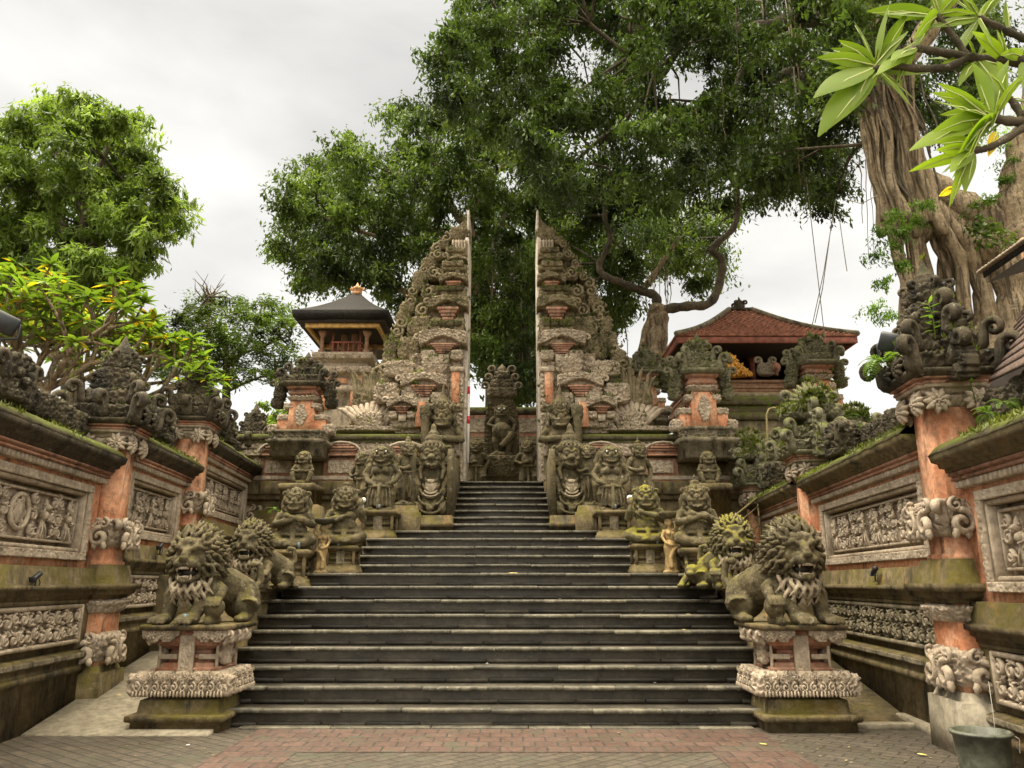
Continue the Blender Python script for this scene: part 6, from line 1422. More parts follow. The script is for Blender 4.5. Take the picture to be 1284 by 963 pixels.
# ------------------------------------------------------------------ tiled pavilion, right
Y = 20.6; e0, e1 = at(848, 421, Y), at(1077, 425, Y); Yb = 25.2
cx = (e0.x+e1.x)/2; hx = (e1.x-e0.x)/2; cy = (Y+Yb)/2; hy = (Yb-Y)/2; ze = e0.z
o = thing('tiled_pavilion', 'open pavilion with red clay tiled hip roof and dark interior right of the gate', 'pavilion', (cx, cy, 3.97)); B = 3.97
zt = at(915, 391, cy).z-B; ze -= B
mb = MB(); rows = 22
def roofrow(t): return (1-t)*hx+t*.35, (1-t)*hy+t*.06, ze+(zt-ze)*(t-.09*math.sin(t*PI))
for k in range(rows):                                   # courses of tiles, each stepping over the one below
    (x0, y0, z0), (x1, y1, z1) = roofrow(k/rows), roofrow((k+1)/rows)
    mb.loft([np.array([(-x0, -y0, z0), (x0, -y0, z0), (x0, y0, z0), (-x0, y0, z0)]), np.array([(-x0+.0, -y0, z0+.045), (x0, -y0, z0+.045), (x0, y0, z0+.045), (-x0, y0, z0+.045)]),
             np.array([(-x1, -y1, z1+.012), (x1, -y1, z1+.012), (x1, y1, z1+.012), (-x1, y1, z1+.012)])])
nt_ = int(2*hx/.17)
for k in range(rows):
    (x0, y0, z0), (x1, y1, z1) = roofrow(k/rows), roofrow((k+1)/rows); n = max(1, int(2*x0/.17)); n2 = max(1, int(2*y0/.17))
    for q in range(n): x = -x0+(q+.5)*2*x0/n; mb.loft([np.array([(x-.055, -y0-.004, z0+.046), (x+.055, -y0-.004, z0+.046), (x, -y0-.004, z0+.09)]), np.array([(x-.05, -y1, z1+.016), (x+.05, -y1, z1+.016), (x, -y1, z1+.05)])])
    for q in range(n2): y = -y0+(q+.5)*2*y0/n2; mb.loft([np.array([(-x0-.004, y+.055, z0+.046), (-x0-.004, y-.055, z0+.046), (-x0-.004, y, z0+.09)]), np.array([(-x1, y+.05, z1+.016), (-x1, y-.05, z1+.016), (-x1, y, z1+.05)])])
rf = mb.build('tiled_roof', M['rooftile'], o)
for sx in (-1, 1):
    for sy in (-1, 1):
        mb = MB(); pts = [(sx*roofrow(t)[0], sy*roofrow(t)[1], roofrow(t)[2]+.07) for t in np.linspace(0, 1, 9)]; mb.tube(pts, .08, 7); mb.build('hip_ridge', M['carvedmoss'], rf)
mb = MB(); mb.tube([(-.4, 0, zt+.06), (.4, 0, zt+.06)], .09, 7); mb.lathe([(.2, zt+.02), (.14, zt+.12), (.18, zt+.18), (.1, zt+.26), (.13, zt+.32), (.05, zt+.4), (0, zt+.52)], n=12)
for k in range(4): curl(mb, (.1*math.cos(k*PI/2+.78), .1*math.sin(k*PI/2+.78), zt+.1), k*PI/2+.78, .24, .17)
mb.build('finial', M['dark'], rf)
mb = MB()
for k in (-1, 1): mb.bx(-hx+.02, hx-.02, k*(hy-.06)-.03, k*(hy-.06)+.03, ze-.2, ze-.02, .01); mb.bx(k*(hx-.06)-.03, k*(hx-.06)+.03, -hy+.1, hy-.1, ze-.2, ze-.02, .01)
mb.build('eaves_board', M['fascia'], o)
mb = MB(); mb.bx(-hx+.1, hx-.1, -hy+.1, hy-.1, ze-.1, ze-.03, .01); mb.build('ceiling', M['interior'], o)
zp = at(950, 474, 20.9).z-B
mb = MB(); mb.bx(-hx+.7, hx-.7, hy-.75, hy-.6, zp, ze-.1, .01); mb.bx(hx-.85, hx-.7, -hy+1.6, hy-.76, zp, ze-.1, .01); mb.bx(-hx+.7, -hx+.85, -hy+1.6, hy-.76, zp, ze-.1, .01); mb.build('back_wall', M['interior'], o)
for x, y in ((-hx+.75, -hy+.85), (.12, -hy+1.9), (hx-.75, -hy+.85), (-hx+.75, hy-.95), (hx-.75, hy-.95)):
    if True: mb = MB(); mb.stack([(zp, .11), (zp+.15, .11), (zp+.16, .07), (ze-.3, .065), (ze-.1, .12)], (x, y, 0)); mb.build('post', M['fascia'], o)
q = [(-.1, hx-.6, hy-.6), (at(950, 500, 20.9).z-B, hx-.6, hy-.6)]
mb = MB(); mb.stack(q); mb.build('platform', M['gate'], o)
mb = MB(); z0 = at(950, 500, 20.9).z-B; n = 7
for k in range(n): d = .06*abs(math.sin(k*1.9)); mb.bx(-hx+.55-d, hx-.55+d, -hy+.55-d, hy-.55+d, z0+(zp-z0)*k/n+.004, z0+(zp-z0)*(k+1)/n, .008)
mb.build('platform_courses', M['timber'], o)
# gilded carving and stone head standing on the platform
a = at(912, 470, 21.0); o = thing('gilded_carving', 'gilded floral carving standing at the left of the tiled pavilion platform', 'carving', a)
mb = MB()
for k, (x, z_, r_) in enumerate(((-.1, .28, .2), (.12, .34, .18), (.3, .16, .17), (-.02, .1, .2), (.48, .06, .12), (.16, .08, .17), (0, .46, .13), (.62, .0, .08))):
    rosette(mb, (x, -.08, z_*1.15), r_*1.15, 'y', -1, 8, k)
mb.tube([(-.2, .04, .05), (.1, .04, .1), (.62, .04, .0)], [.14, .2, .06], 8); karang(mb, (.1, .05, .12), (.4, .12, .16), .12, .05, 4, 70, 16); mb.build('flowers', M['gold'], o)
a = at(961, 470, 21.3); o = thing('stone_head_carving', 'pale curled stone ornament on the tiled pavilion platform', 'carving', a)
mb = MB(); karang(mb, (0, 0, .16), (.24, .14, .18), .12, .05, 7, 60, 16, e=.7)
for s in (-1, 1): curl(mb, (s*.1, 0, .24), 0 if s > 0 else PI, .3, .18); mb.ell((s*.08, -.13, .2), .04, 8, 6)
mb.lathe([(.16, -.02), (.18, .02), (.1, .05)], n=12); mb.build('ornament', M['beard'], o)
a = at(974, 470, 21.0); o = thing('carved_finial', 'small round carved knob beside the pale stone ornament', 'carving', a)
mb = MB(); mb.lathe([(.06, -.02), (.04, .06), (.1, .12), (.13, .22), (.1, .32), (.03, .36), (0, .4)], n=14); mb.build('knob', M['brickred'], o)
# ------------------------------------------------------------------ trees
def poly_clumps(poly, n, y0, y1, r, inset=.0, seed=0, mind=14.):
    """clump centres inside a photo outline, each given a depth of its own"""
    g = np.random.default_rng(seed); xs = [p[0] for p in poly]; ys = [p[1] for p in poly]; out = []; t = 0
    while len(out) < n and t < n*60:
        t += 1; x, y = g.uniform(min(xs), max(xs)), g.uniform(min(ys), max(ys))
        if not pip(np.array([x]), np.array([y]), poly)[0]: continue
        if any((x-a[0])**2+(y-a[1])**2 < mind**2 for a in out): continue
        out.append((x, y, g.uniform(y0, y1)))
    return out
def clump_leaves(C, rad, n, size, r, droop=.5, mode='droop', asp=.42, holl=.35):
    """leaf clumps: twig sprays inside each clump carry the leaves, so the edge is ragged and the inside open"""
    Ps = []
    for c in C:
        c = np.array(c); R_ = rad*r.uniform(.65, 1.25); k = max(6, int(n/26))
        d = r.normal(0, 1, (k, 3)); d /= np.linalg.norm(d, axis=1)[:, None]; d[:, 2] = d[:, 2]*.75+.1
        tips = c+d*R_*r.uniform(holl, 1.1, (k, 1))*np.array([1.15, 1.15, .85])
        t = r.uniform(0, 1, (k, 26, 1))
        p = tips[:, None, :]-d[:, None, :]*R_*.55*t+r.normal(0, R_*.13, (k, 26, 3)); p[:, :, 2] -= droop*R_*(1-t[:, :, 0])**2*r.uniform(.2, 1.1, (k, 1))
        Ps.append(p.reshape(-1, 3))
    P = np.concatenate(Ps); return leafmesh(P, size, mode, asp, r)
def limb(o, pts, r0, r1, mat, name='limb', n=9, wob=.0, seed=0, parent=None):
    P = [Vector(p) for p in pts]; Q = []
    for i in range(len(P)-1):                             # Catmull-Rom through the given points
        a, b, c, d_ = P[max(0, i-1)], P[i], P[i+1], P[min(len(P)-1, i+2)]
        for k in range(6):
            t = k/6; Q.append(.5*((2*b)+(-a+c)*t+(2*a-5*b+4*c-d_)*t*t+(-a+3*b-3*c+d_)*t**3))
    Q.append(P[-1]); m = len(Q); rad = np.linspace(r0, r1, m)*(1+.12*np.sin(np.arange(m)*1.7+seed))
    if wob: Q = [q+Vector((mnoise.noise(q*1.3+Vector((seed, 0, 0))), mnoise.noise(q*1.3+Vector((0, seed, 9))), 0))*wob for q in Q]
    mb = MB(); loc = np.array(o.location) if parent is None else np.array(o.location)
    mb.tube([np.array(q)-loc for q in Q], rad, n); return mb.build(name, M[mat], o, smooth=True)
def twigs(o, C, roots, r0, mat, seed=0, name='branches', share=1.):
    """thin branches joining clump centres to the nearest limb points; one part"""
    g = np.random.default_rng(seed); mb = MB(); roots = np.array([tuple(p) for p in roots]); loc = np.array(o.location)
    for c in C:
        c = np.array(c); i = np.argmin(((roots-c)**2).sum(1)); a = roots[i]
        if g.uniform() > share or np.linalg.norm(a-c) > 3.6: continue
        mid = (a+c)/2+np.array([0, 0, .12*np.linalg.norm(c-a)])+g.normal(0, .15, 3)
        mb.tube([a-loc, a*.6+mid*.4-loc, mid-loc, mid*.4+c*.6-loc, c-loc], [r0, r0*.8, r0*.6, r0*.42, r0*.2], 5)
    q = mb.build(name, M[mat], o, smooth=True); q['kind'] = 'stuff'; return q
def crown(o, V, F, mat, name='crown'):
    mb = MB(); mb.add(V-np.array(o.location), [F]); q = mb.build(name, M[mat], o); return q

# great banyan behind the gate
polyA = [(345, 300), (350, 258), (370, 222), (402, 192), (450, 166), (495, 130), (560, 130), (620, 150), (700, 200), (760, 240), (830, 255), (935, 255), (935, 300), (900, 345), (880, 355), (850, 335), (800, 340), (785, 410), (700, 440), (690, 505), (610, 495), (592, 460), (585, 390), (505, 395), (490, 372), (450, 358), (400, 362), (372, 372), (352, 352), (395, 322), (360, 330)]
CA = [at(*c) for c in poly_clumps(polyA, 420, 26, 36, 0, seed=2, mind=10) if mnoise.noise(Vector((c[0]*.02, c[1]*.02, 1.))) > -.31]
tb = at(822, 470, 25.6)
o = thing('banyan_tree', 'spreading banyan whose drooping green crown rises behind the split gate', 'tree', (tb.x, 25.6, 3.9))
r = np.random.default_rng(5)
V, F = clump_leaves(CA, 1.0, 520, .20, r); crown(o, V, F, 'leafA')
roots = []
def L_(px, r0, r1, mat='bark', name='limb'):
    pts = apts(px, 25.6); roots.extend(pts); roots.extend([(a+b)/2 for a, b in zip(pts[:-1], pts[1:])]); limb(o, pts, r0, r1, mat, name)
L_([(815, 480), (822, 440), (826, 400), (822, 385)], .42, .30, 'bark', 'trunk')
L_([(806, 480), (808, 430), (818, 395)], .2, .16, 'bark', 'trunk'); L_([(832, 480), (830, 430), (828, 395)], .2, .16, 'bark', 'trunk')
L_([(822, 395), (835, 388), (862, 384), (890, 380), (903, 352), (905, 325), (893, 312), (920, 285), (925, 250), (915, 215), (905, 180), (890, 130)], .19, .07, 'barkdark')
L_([(824, 392), (822, 372), (805, 365), (780, 355), (757, 345), (752, 330), (765, 300), (758, 270), (765, 235), (780, 200)], .18, .07, 'barkdark')
L_([(806, 364), (815, 352), (830, 330), (850, 300)], .14, .06)
L_([(570, 300, 30), (545, 290, 30), (520, 275, 30), (505, 258, 30), (500, 230, 30)], .2, .12); L_([(600, 420, 30), (590, 330, 30), (588, 290, 30), (570, 265, 30), (555, 240, 30), (545, 200, 30)], .3, .12)
L_([(588, 290, 30), (597, 258, 30), (610, 230, 30), (640, 200, 30)], .16, .07); L_([(640, 520, 31), (625, 440, 31), (612, 380, 31), (590, 330, 31)], .45, .3, 'barkdark', 'trunk')
L_([(660, 500, 32), (655, 420, 32), (668, 340, 32), (690, 280, 32), (735, 250, 32), (745, 215, 32)], .4, .14, 'barkdark'); L_([(655, 420, 32), (635, 350, 31), (625, 300, 31), (640, 250, 31)], .25, .1, 'barkdark')
L_([(545, 290, 30), (500, 300, 30), (450, 290, 30), (400, 270, 30)], .14, .06); L_([(520, 380, 30), (480, 345, 30), (430, 345, 30), (385, 345, 30)], .14, .05)
twigs(o, CA, roots, .055, 'barkdark', 3, share=.75)
mb = MB(); g = np.random.default_rng(3)
for k in range(60):                                       # aerial roots hanging behind the gate opening
    px = g.choice([g.uniform(592, 668), g.uniform(592, 668), g.uniform(690, 850)]); y0 = g.uniform(290, 400); a = at(px, y0, g.uniform(27, 31)); l = g.uniform(1., 4.5)
    mb.tube([a-o.location, a-o.location-Vector((g.uniform(-.1, .1), 0, l*.5)), a-o.location-Vector((g.uniform(-.15, .15), 0, l))], [.02, .016, .008], 4)
q = mb.build('aerial_roots', M['bark'], o); q['kind'] = 'stuff'

# nearer banyan on the right: strangler trunk and the canopy across the top
polyB = [(545, 112), (548, 74), (572, 22), (585, -90), (1130, -90), (1110, 60), (1075, 110), (1065, 180), (1046, 225), (1032, 262), (1000, 235), (968, 245), (930, 265), (880, 235), (820, 290), (760, 255), (705, 240), (665, 185), (610, 160), (560, 135)]
CB = [at(*c) for c in poly_clumps(polyB, 470, 15.5, 26, 0, seed=9, mind=11) if mnoise.noise(Vector((c[0]*.017, c[1]*.017, 3.))) > -.3]
polyB2 = [(1040, 250), (1052, 225), (1062, 235), (1050, 262)]
CB += [at(px, py, 14.2) for px, py in ((1046, -20), (1062, 14), (1078, -30), (1096, 20), (1112, -20), (1050, 52), (1072, 48), (1128, 20), (1100, -50), (1040, 90), (1056, 104))]
g = np.random.default_rng(77); CB += [at(g.uniform(1122, 1250), g.uniform(-70, 150), g.uniform(19, 25)) for _ in range(70)]
CB += [at(px, py, 23) for px, py in ((1195, 165), (1210, 175), (1182, 160))]
CB += [at(1042, 262, 19), at(1030, 240, 20), at(1048, 235, 19.5)]
tx = at(1165, 420, 15.5)
o = thing('banyan_tree', 'huge strangler banyan at right with braided trunk and dark canopy overhead', 'tree', (tx.x, 15.5, 0))
V, F = clump_leaves(CB, .78, 500, .15, np.random.default_rng(6)); crown(o, V, F, 'leafB')
roots = []; Yt = 15.5
def T_(px, r0, r1, name='limb', mat='bark', n=9, wob=.1, Y=None, keep=True):
    pts = apts(px, Y or Yt)
    if keep: roots.extend(pts); roots.extend([(a+b)/2 for a, b in zip(pts[:-1], pts[1:])])
    limb(o, pts, r0, r1, mat, name, n, wob, seed=len(roots))
T_([(1150, 300), (1138, 240), (1120, 170), (1102, 100), (1085, 0), (1070, -90)], .33, .36, 'trunk', n=14)
g = np.random.default_rng(12)
for k in range(22):                                       # strands fused over the trunk
    t = g.uniform(-1, 1); top = (1088+t*24+g.uniform(-8, 8), g.uniform(-20, 110)); mid = (1126+t*30, 190+g.uniform(-30, 30)); low = (1146+t*34+g.uniform(-8, 8), 268+g.uniform(-10, 30))
    T_([top, (top[0]*.5+mid[0]*.5+g.uniform(-9, 9), (top[1]+mid[1])/2), mid, low], g.uniform(.06, .11), g.uniform(.08, .14), 'prop_root', 'bark', 7, .12, Yt-.30+g.uniform(-.2, .25), keep=False)
for k in range(44):                                       # fine roots netted over the trunk and hanging free of it
    t = g.uniform(-1, 1); y0 = g.uniform(-10, 170); a = (1090+y0*.2+t*34, y0); l = g.uniform(60, 190); b_ = (a[0]+l*.22+g.uniform(-16, 16), y0+l)
    T_([a, ((a[0]+b_[0])/2+g.uniform(-10, 10), (a[1]+b_[1])/2), b_], g.uniform(.018, .04), g.uniform(.01, .03), 'fine_root', 'bark' if k % 3 else 'barkdark', 5, .1, Yt-.55+g.uniform(-.12, .1), keep=False)
props = [([(1096, 150), (1106, 210), (1120, 290), (1138, 380), (1142, 500)], .10, .15), ([(1118, 190), (1140, 290), (1150, 380), (1158, 500)], .13, .17), ([(1130, 210), (1150, 300), (1162, 390), (1165, 500)], .15, .15), ([(1138, 230), (1158, 310), (1172, 400), (1176, 500)], .1, .12),
         ([(1140, 240), (1176, 300), (1186, 370), (1192, 500)], .12, .10), ([(1148, 240), (1188, 300), (1206, 350), (1214, 500)], .15, .12), ([(1150, 235), (1196, 285), (1222, 335), (1238, 392), (1246, 500)], .18, .17), ([(1140, 225), (1180, 262), (1215, 300), (1232, 345), (1228, 380), (1226, 500)], .14, .15),
         ([(1152, 225), (1200, 258), (1250, 285), (1300, 320), (1350, 380)], .34, .42), ([(1185, 265), (1235, 305), (1290, 345), (1340, 420)], .3, .4), ([(1230, 300), (1262, 345), (1272, 420), (1280, 520)], .28, .35), ([(1300, 540), (1284, 380), (1272, 290), (1278, 220), (1300, 150), (1310, 80)], .4, .36),
         ([(1168, 290), (1186, 340), (1196, 400), (1199, 500)], .07, .07), ([(1180, 300), (1212, 380), (1216, 500)], .06, .06), ([(1106, 190), (1120, 260), (1128, 330), (1131, 500)], .05, .06), ([(1124, 240), (1134, 340), (1147, 500)], .05, .06)]
for k, (px, r0, r1) in enumerate(props): T_(px, r0, r1, 'prop_root', 'bark', 8, .1, Yt-.35+.12*(k % 5))
T_([(1100, 60), (1060, 28), (1010, 22), (960, 34), (905, 42), (850, 40), (800, 38), (745, 30), (700, 38), (650, 48)], .34, .06, mat='barkdark', Y=20)
T_([(1085, 60), (1055, 30), (1020, -10), (980, -60)], .2, .1, mat='barkdark', Y=17); T_([(1060, 70), (1000, 85), (960, 105), (920, 118), (880, 128)], .14, .06, mat='barkdark', Y=19)
T_([(1095, 160), (1060, 150), (1030, 120), (1000, 90)], .12, .06, mat='barkdark', Y=17.5); T_([(1120, 90), (1160, 40), (1200, -20)], .3, .2); T_([(790, 40), (800, 10), (830, -40)], .1, .05, mat='barkdark', Y=18); T_([(740, 30), (790, 70), (820, 90)], .07, .03, mat='barkdark', Y=18)
T_([(1000, 85), (960, 130), (925, 150), (918, 190), (925, 230), (925, 262)], .1, .11, mat='bark', Y=23); T_([(925, 230), (960, 205), (985, 180)], .09, .05, mat='barkdark', Y=22)
T_([(860, 40), (840, 80), (800, 130), (760, 170), (720, 200)], .12, .05, mat='barkdark', Y=21); T_([(700, 40), (690, 80), (640, 120), (590, 110)], .1, .04, mat='barkdark', Y=21); T_([(960, 40), (930, 90), (900, 150), (870, 200)], .1, .04, mat='barkdark', Y=21)
twigs(o, CB, roots, .05, 'barkdark', 8, share=.7)
for k, (px, y0, y1, rr) in enumerate(((990, 0, 232, .028), (996, 10, 236, .02), (1003, 30, 150, .016), (873, 130, 205, .022), (955, 60, 160, .014), (970, 120, 235, .022), (922, 10, 85, .014), (1050, 160, 240, .016), (1022, 120, 200, .012), (1078, 195, 280, .016), (1085, 200, 320, .012), (1092, 210, 330, .01), (1130, 60, 190, .02), (1145, 80, 210, .018), (905, 100, 180, .012), (840, 120, 190, .012))):
    a = at(px, y0, 17); b = at(px+(14 if k < 3 else 4), y1, 17); mb = MB(); n = 7
    mb.tube([a.lerp(b, t/n)+Vector((mnoise.noise(Vector((k*3., t*.7, 0)))*.07, 0, 0))-o.location for t in range(n+1)], np.linspace(rr, rr*.5, n+1), 5); mb.build('aerial_root', M['bark'], o)
# foliage sprouting on the trunk
Cs = [at(*c) for c in [(1118, 305, 14.6), (1105, 290, 14.6), (1132, 290, 14.5), (1120, 268, 14.6), (1145, 275, 14.5), (1100, 320, 14.6), (1130, 330, 14.5), (1110, 350, 14.6), (1095, 385, 14.5), (1110, 398, 14.6), (1160, 255, 14.4), (1240, 250, 15), (1258, 225, 15), (1270, 200, 15), (1260, 170, 15), (1275, 145, 15)]]
V, F = clump_leaves(Cs, .34, 330, .07, np.random.default_rng(7)); crown(o, V, F, 'fern', 'trunk_sprouts')
Q = [at(px+g.uniform(-14, 14), py+g.uniform(-9, 9), 14.6) for px, py in ((1218, 262), (1228, 275), (1238, 285), (1250, 292), (1262, 298), (1275, 305), (1222, 285), (1235, 300)) for _ in range(40)]
V, F = leafmesh(np.array(Q), .11, 'droop', .8, np.random.default_rng(4)); crown(o, V, F, 'leafA', 'ivy')

# round mango tree at the left
polyC = [(-60, 190), (0, 165), (40, 138), (75, 120), (110, 118), (145, 138), (172, 152), (182, 180), (200, 205), (212, 235), (230, 262), (205, 290), (190, 330), (170, 355), (120, 380), (60, 400), (0, 400), (-60, 400)]
CC = [at(*c) for c in poly_clumps(polyC, 210, 21, 27, 0, seed=4, mind=9.5)]
b0 = at(92, 520, 24); o = thing('mango_tree', 'big round bright green tree standing behind the left wall', 'tree', (b0.x, 24, 0))
V, F = clump_leaves(CC, .74, 420, .24, np.random.default_rng(8), .35, 'droop', .3); crown(o, V, F, 'leafC')
roots = []
for px, r0, r1, nm in (([(92, 620), (92, 460), (95, 380), (98, 330)], .35, .26, 'trunk'), ([(97, 340), (105, 280), (112, 230), (100, 180)], .2, .07, 'limb'), ([(97, 330), (70, 270), (40, 230), (10, 210)], .18, .06, 'limb'), ([(98, 330), (140, 280), (165, 240), (175, 200)], .18, .06, 'limb'),
                       ([(96, 370), (60, 340), (10, 320), (-30, 300)], .16, .06, 'limb'), ([(98, 350), (140, 330), (180, 290), (210, 265)], .15, .05, 'limb'), ([(108, 270), (85, 235), (70, 190), (75, 150)], .13, .05, 'limb'), ([(110, 240), (130, 200), (140, 165)], .12, .05, 'limb')):
    pts = apts(px, 24); roots += pts+[(a+b)/2 for a, b in zip(pts[:-1], pts[1:])]; limb(o, pts, r0, r1, 'barkdark', nm)
twigs(o, CC, roots, .05, 'barkdark', 5)

# feathery tree between the left shrine pillars
polyD = [(190, 445), (215, 400), (262, 368), (300, 378), (345, 378), (372, 410), (368, 445), (352, 480), (330, 470), (300, 488), (250, 475), (205, 470)]
CD = [at(*c) for c in poly_clumps(polyD, 85, 24, 28, 0, seed=5, mind=10)]
b0 = at(300, 560, 26); o = thing('feathery_tree', 'loose fine leaved tree with sky showing through, left of the drum tower', 'tree', (b0.x, 26, 0))
V, F = clump_leaves(CD, .72, 260, .15, np.random.default_rng(9), .2, 'flat', .35, .2); crown(o, V, F, 'leafE')
roots = []
for px, r0, r1, nm in (([(300, 640), (285, 520), (284, 470), (282, 430)], .16, .1, 'trunk'), ([(284, 460), (305, 440), (322, 405), (328, 385)], .08, .03, 'limb'), ([(283, 450), (262, 420), (250, 390), (262, 372)], .08, .03, 'limb'), ([(284, 470), (235, 450), (205, 440)], .07, .03, 'limb'), ([(300, 445), (340, 430), (365, 420)], .06, .02, 'limb'), ([(286, 490), (320, 475), (345, 470)], .06, .02, 'limb')):
    pts = apts(px, 26); roots += pts+[(a+b)/2 for a, b in zip(pts[:-1], pts[1:])]; limb(o, pts, r0, r1, 'barkdark', nm)
twigs(o, CD, roots, .035, 'barkdark', 6)
# bare twig behind it
b0 = at(262, 400, 27); o = thing('bare_tree', 'small leafless grey tree top above the plumeria', 'tree', (b0.x, 27, 0)); mb = MB(); g = np.random.default_rng(2)
mb.tube([(0, 0, 0), (0, 0, b0.z)], [.12, .05], 6)
for k in range(16):
    a = at(262+g.uniform(-8, 8), 378, 27); b = at(262+g.uniform(-26, 22), g.uniform(338, 362), 27+g.uniform(-.6, .6)); b1 = a.lerp(b, .5)+Vector((g.uniform(-.2, .2), 0, .1)); mb.tube([Vector((b0.x, 27, b0.z))-o.location, a-o.location, b1-o.location, b-o.location], [.04, .03, .018, .006], 4)
mb.build('branches', M['bark'], o)
# yellow-green small tree behind the far left shrine
Cs = [at(*c) for c in poly_clumps([(330, 505), (350, 490), (372, 505), (372, 540), (340, 545), (326, 530)], 12, 21, 22, 0, seed=3, mind=9)]
o = thing('young_tree', 'small yellow green sapling behind the far left shrine pillar', 'tree', (Cs[0].x, 21.5, 0)); V, F = clump_leaves(Cs, .35, 180, .12, np.random.default_rng(9)); crown(o, V, F, 'leafD'); mb = MB(); mb.tube([(0, 0, 0), (.1, 0, Cs[0].z*.6), (0, 0, Cs[0].z)], [.06, .05, .02], 6); mb.build('trunk', M['bark'], o)
# dark wood closing the view under the crowns behind the gate
polyE = [(595, 400), (672, 400), (680, 520), (588, 520)]
CE = [at(*c) for c in poly_clumps([(560, 380), (720, 380), (720, 470), (560, 470)], 46, 37, 42, 0, seed=8, mind=11)]
o = thing('far_tree', 'dark tree far behind the central shrine', 'tree', (CE[0].x, 40, 0)); V, F = clump_leaves(CE, 1.2, 300, .26, np.random.default_rng(3)); crown(o, V, F, 'leafB'); mb = MB(); mb.tube([(0, 0, 0), (.2, 0, 6), (0, 0, CE[0].z)], [.5, .4, .2], 8); mb.build('trunk', M['barkdark'], o)

# ------------------------------------------------------------------ plumerias
def whorl(lf, p, d, n, size, r, asp=.3):
    d = Vector(d).normalized(); az0 = r.uniform(0, 6.28); base = math.atan2(d.y, d.x)
    for k in range(n):
        a = az0+k*2.4; el = r.uniform(-.15, .75); blade(lf, np.array(p)+r.normal(0, .012, 3), a, el, size*r.uniform(.75, 1.15), asp, 6, droop=.75)
def branching(mb, p, d, ln, rad, depth, r, tips, loc):
    d = Vector(d).normalized(); q = p; pts = [p]; rr = [rad]
    for k in range(4): d = (d+Vector((r.normal(0, .09), r.normal(0, .09), r.normal(0, .05)+.05))).normalized(); q = q+d*ln/4; pts.append(q); rr.append(rad*(1-.07*(k+1)))
    mb.tube([x-loc for x in pts], rr, 7)
    if depth == 0: tips.append((q, d)); return
    n = 3 if r.uniform() > .35 else 2; a0 = r.uniform(0, 6.28)
    for k in range(n):
        a = a0+k*2*PI/n; s = d.orthogonal().normalized(); t = d.cross(s); v = (d+(s*math.cos(a)+t*math.sin(a))*.75).normalized()
        branching(mb, q, v, ln*r.uniform(.68, .85), rad*.72, depth-1, r, tips, loc)
for k, (px, py, Y, h, lab, ln) in enumerate(((60, 470, 12.4, 4.75, 'plumeria tree with yellowing leaves leaning over the near left wall', 1.3), (165, 500, 14.0, 4.9, 'plumeria tree with forked grey branches behind the middle left pillar', .95), (-10, 470, 12.6, 4.6, 'bright green plumeria tree at the left picture edge', 1.2), (92, 470, 15.0, 5.5, 'plumeria tree with lime green leaves below the round mango tree', 1.0))):
    r = np.random.default_rng(20+k); a = at(px, py, Y); loc = Vector((a.x, Y, 0)); o = thing('plumeria_tree', lab, 'tree', loc, 0, 'plumeria trees behind the left wall')
    mb = MB(); mb.tube([(0, 0, 0), (.06, 0, h*.5), (0, 0, h)], [.13, .11, .085], 8); mb.build('trunk', M['bark'], o, smooth=True)
    mb = MB(); tips = []
    for q in range(4):
        an = q*1.57+.5; branching(mb, loc+Vector((0, 0, h-.03)), (math.cos(an)*.9+.25, math.sin(an)*.6, .75), ln*.62, .06, 3, r, tips, loc)
    mb.build('branches', M['bark'], o, smooth=True)
    lf, ly = MB(), MB()
    for p, d in tips:
        whorl(lf, p-loc, d, 13, .29, r)
        if r.uniform() < .22: whorl(ly, p-loc, d, 2, .26, r)
    lf.build('leaves', M['leafD'], o, smooth=True); ly.build('yellow_leaves', M['leafY'], o, smooth=True)

# near plumeria: rooted beside the right wall outside the frame, one bough reaching into view
r = np.random.default_rng(33); Yn = 2.7; o = thing('plumeria_tree', 'plumeria bough with big glossy leaves hanging in at the top right corner', 'tree', (3.3, 2.9, 0))
mb = MB(); mb.tube([(0, 0, 0), (-.05, 0, 1.4), (.05, -.1, 2.6), (-.1, -.15, 3.3)], [.15, .13, .1, .07], 9); mb.build('trunk', M['bark'], o, smooth=True)
top = Vector((3.2, 2.75, 3.3))
def bough(px, r0, r1, Y=Yn, start=None):
    pts = apts(px, Y); 
    if start is not None: pts = [start]+pts
    return limb(o, pts, r0, r1, 'barkdark', 'bough', 8)
bough([(1330, 92), (1284, 78), (1240, 76), (1215, 72), (1170, 64), (1148, 60)], .03, .013, start=top); bough([(1215, 70), (1190, 84), (1150, 86), (1112, 82), (1094, 88)], .018, .012)
bough([(1212, 70), (1195, 45), (1175, 20)], .014, .012); bough([(1320, 60), (1284, 48), (1255, 35), (1228, 22)], .02, .012, start=top); bough([(1330, 140), (1284, 152), (1255, 150), (1240, 146)], .026, .013, 2.5, start=top); bough([(1300, 145), (1276, 165), (1240, 185), (1215, 190)], .016, .012, 2.5)
bough([(1284, 150), (1270, 128), (1262, 122)], .014, .011, 2.5); bough([(1360, -20), (1310, -30), (1280, -40)], .02, .012, start=top)
lf, ly, mr = MB(), MB(), MB()
def pleaf(px, py, tx, ty, ln=None, asp=.30, Y=Yn, mb=None, dy=0., droop=.35):
    """one leaf from its stalk to its tip, both read as photo points at the bough's depth"""
    a = at(px, py, Y); b = at(tx, ty, Y+dy); v = b-a; L0 = v.length; mbk = mb or lf
    az = math.atan2(v.y, v.x); el = math.asin(max(-1, min(1, v.z/L0)))
    blade(mbk, np.array(a-o.location), az, el+droop*.5, L0*1.03, asp, 8, droop, .16, r.uniform(.75, 1.3)*(-1 if r.uniform() < .5 else 1))
    mr.tube([a-o.location, a.lerp(b, .5)-o.location+Vector((0, -.004, .012)), a.lerp(b, .93)-o.location], [.004, .0026, .001], 5)
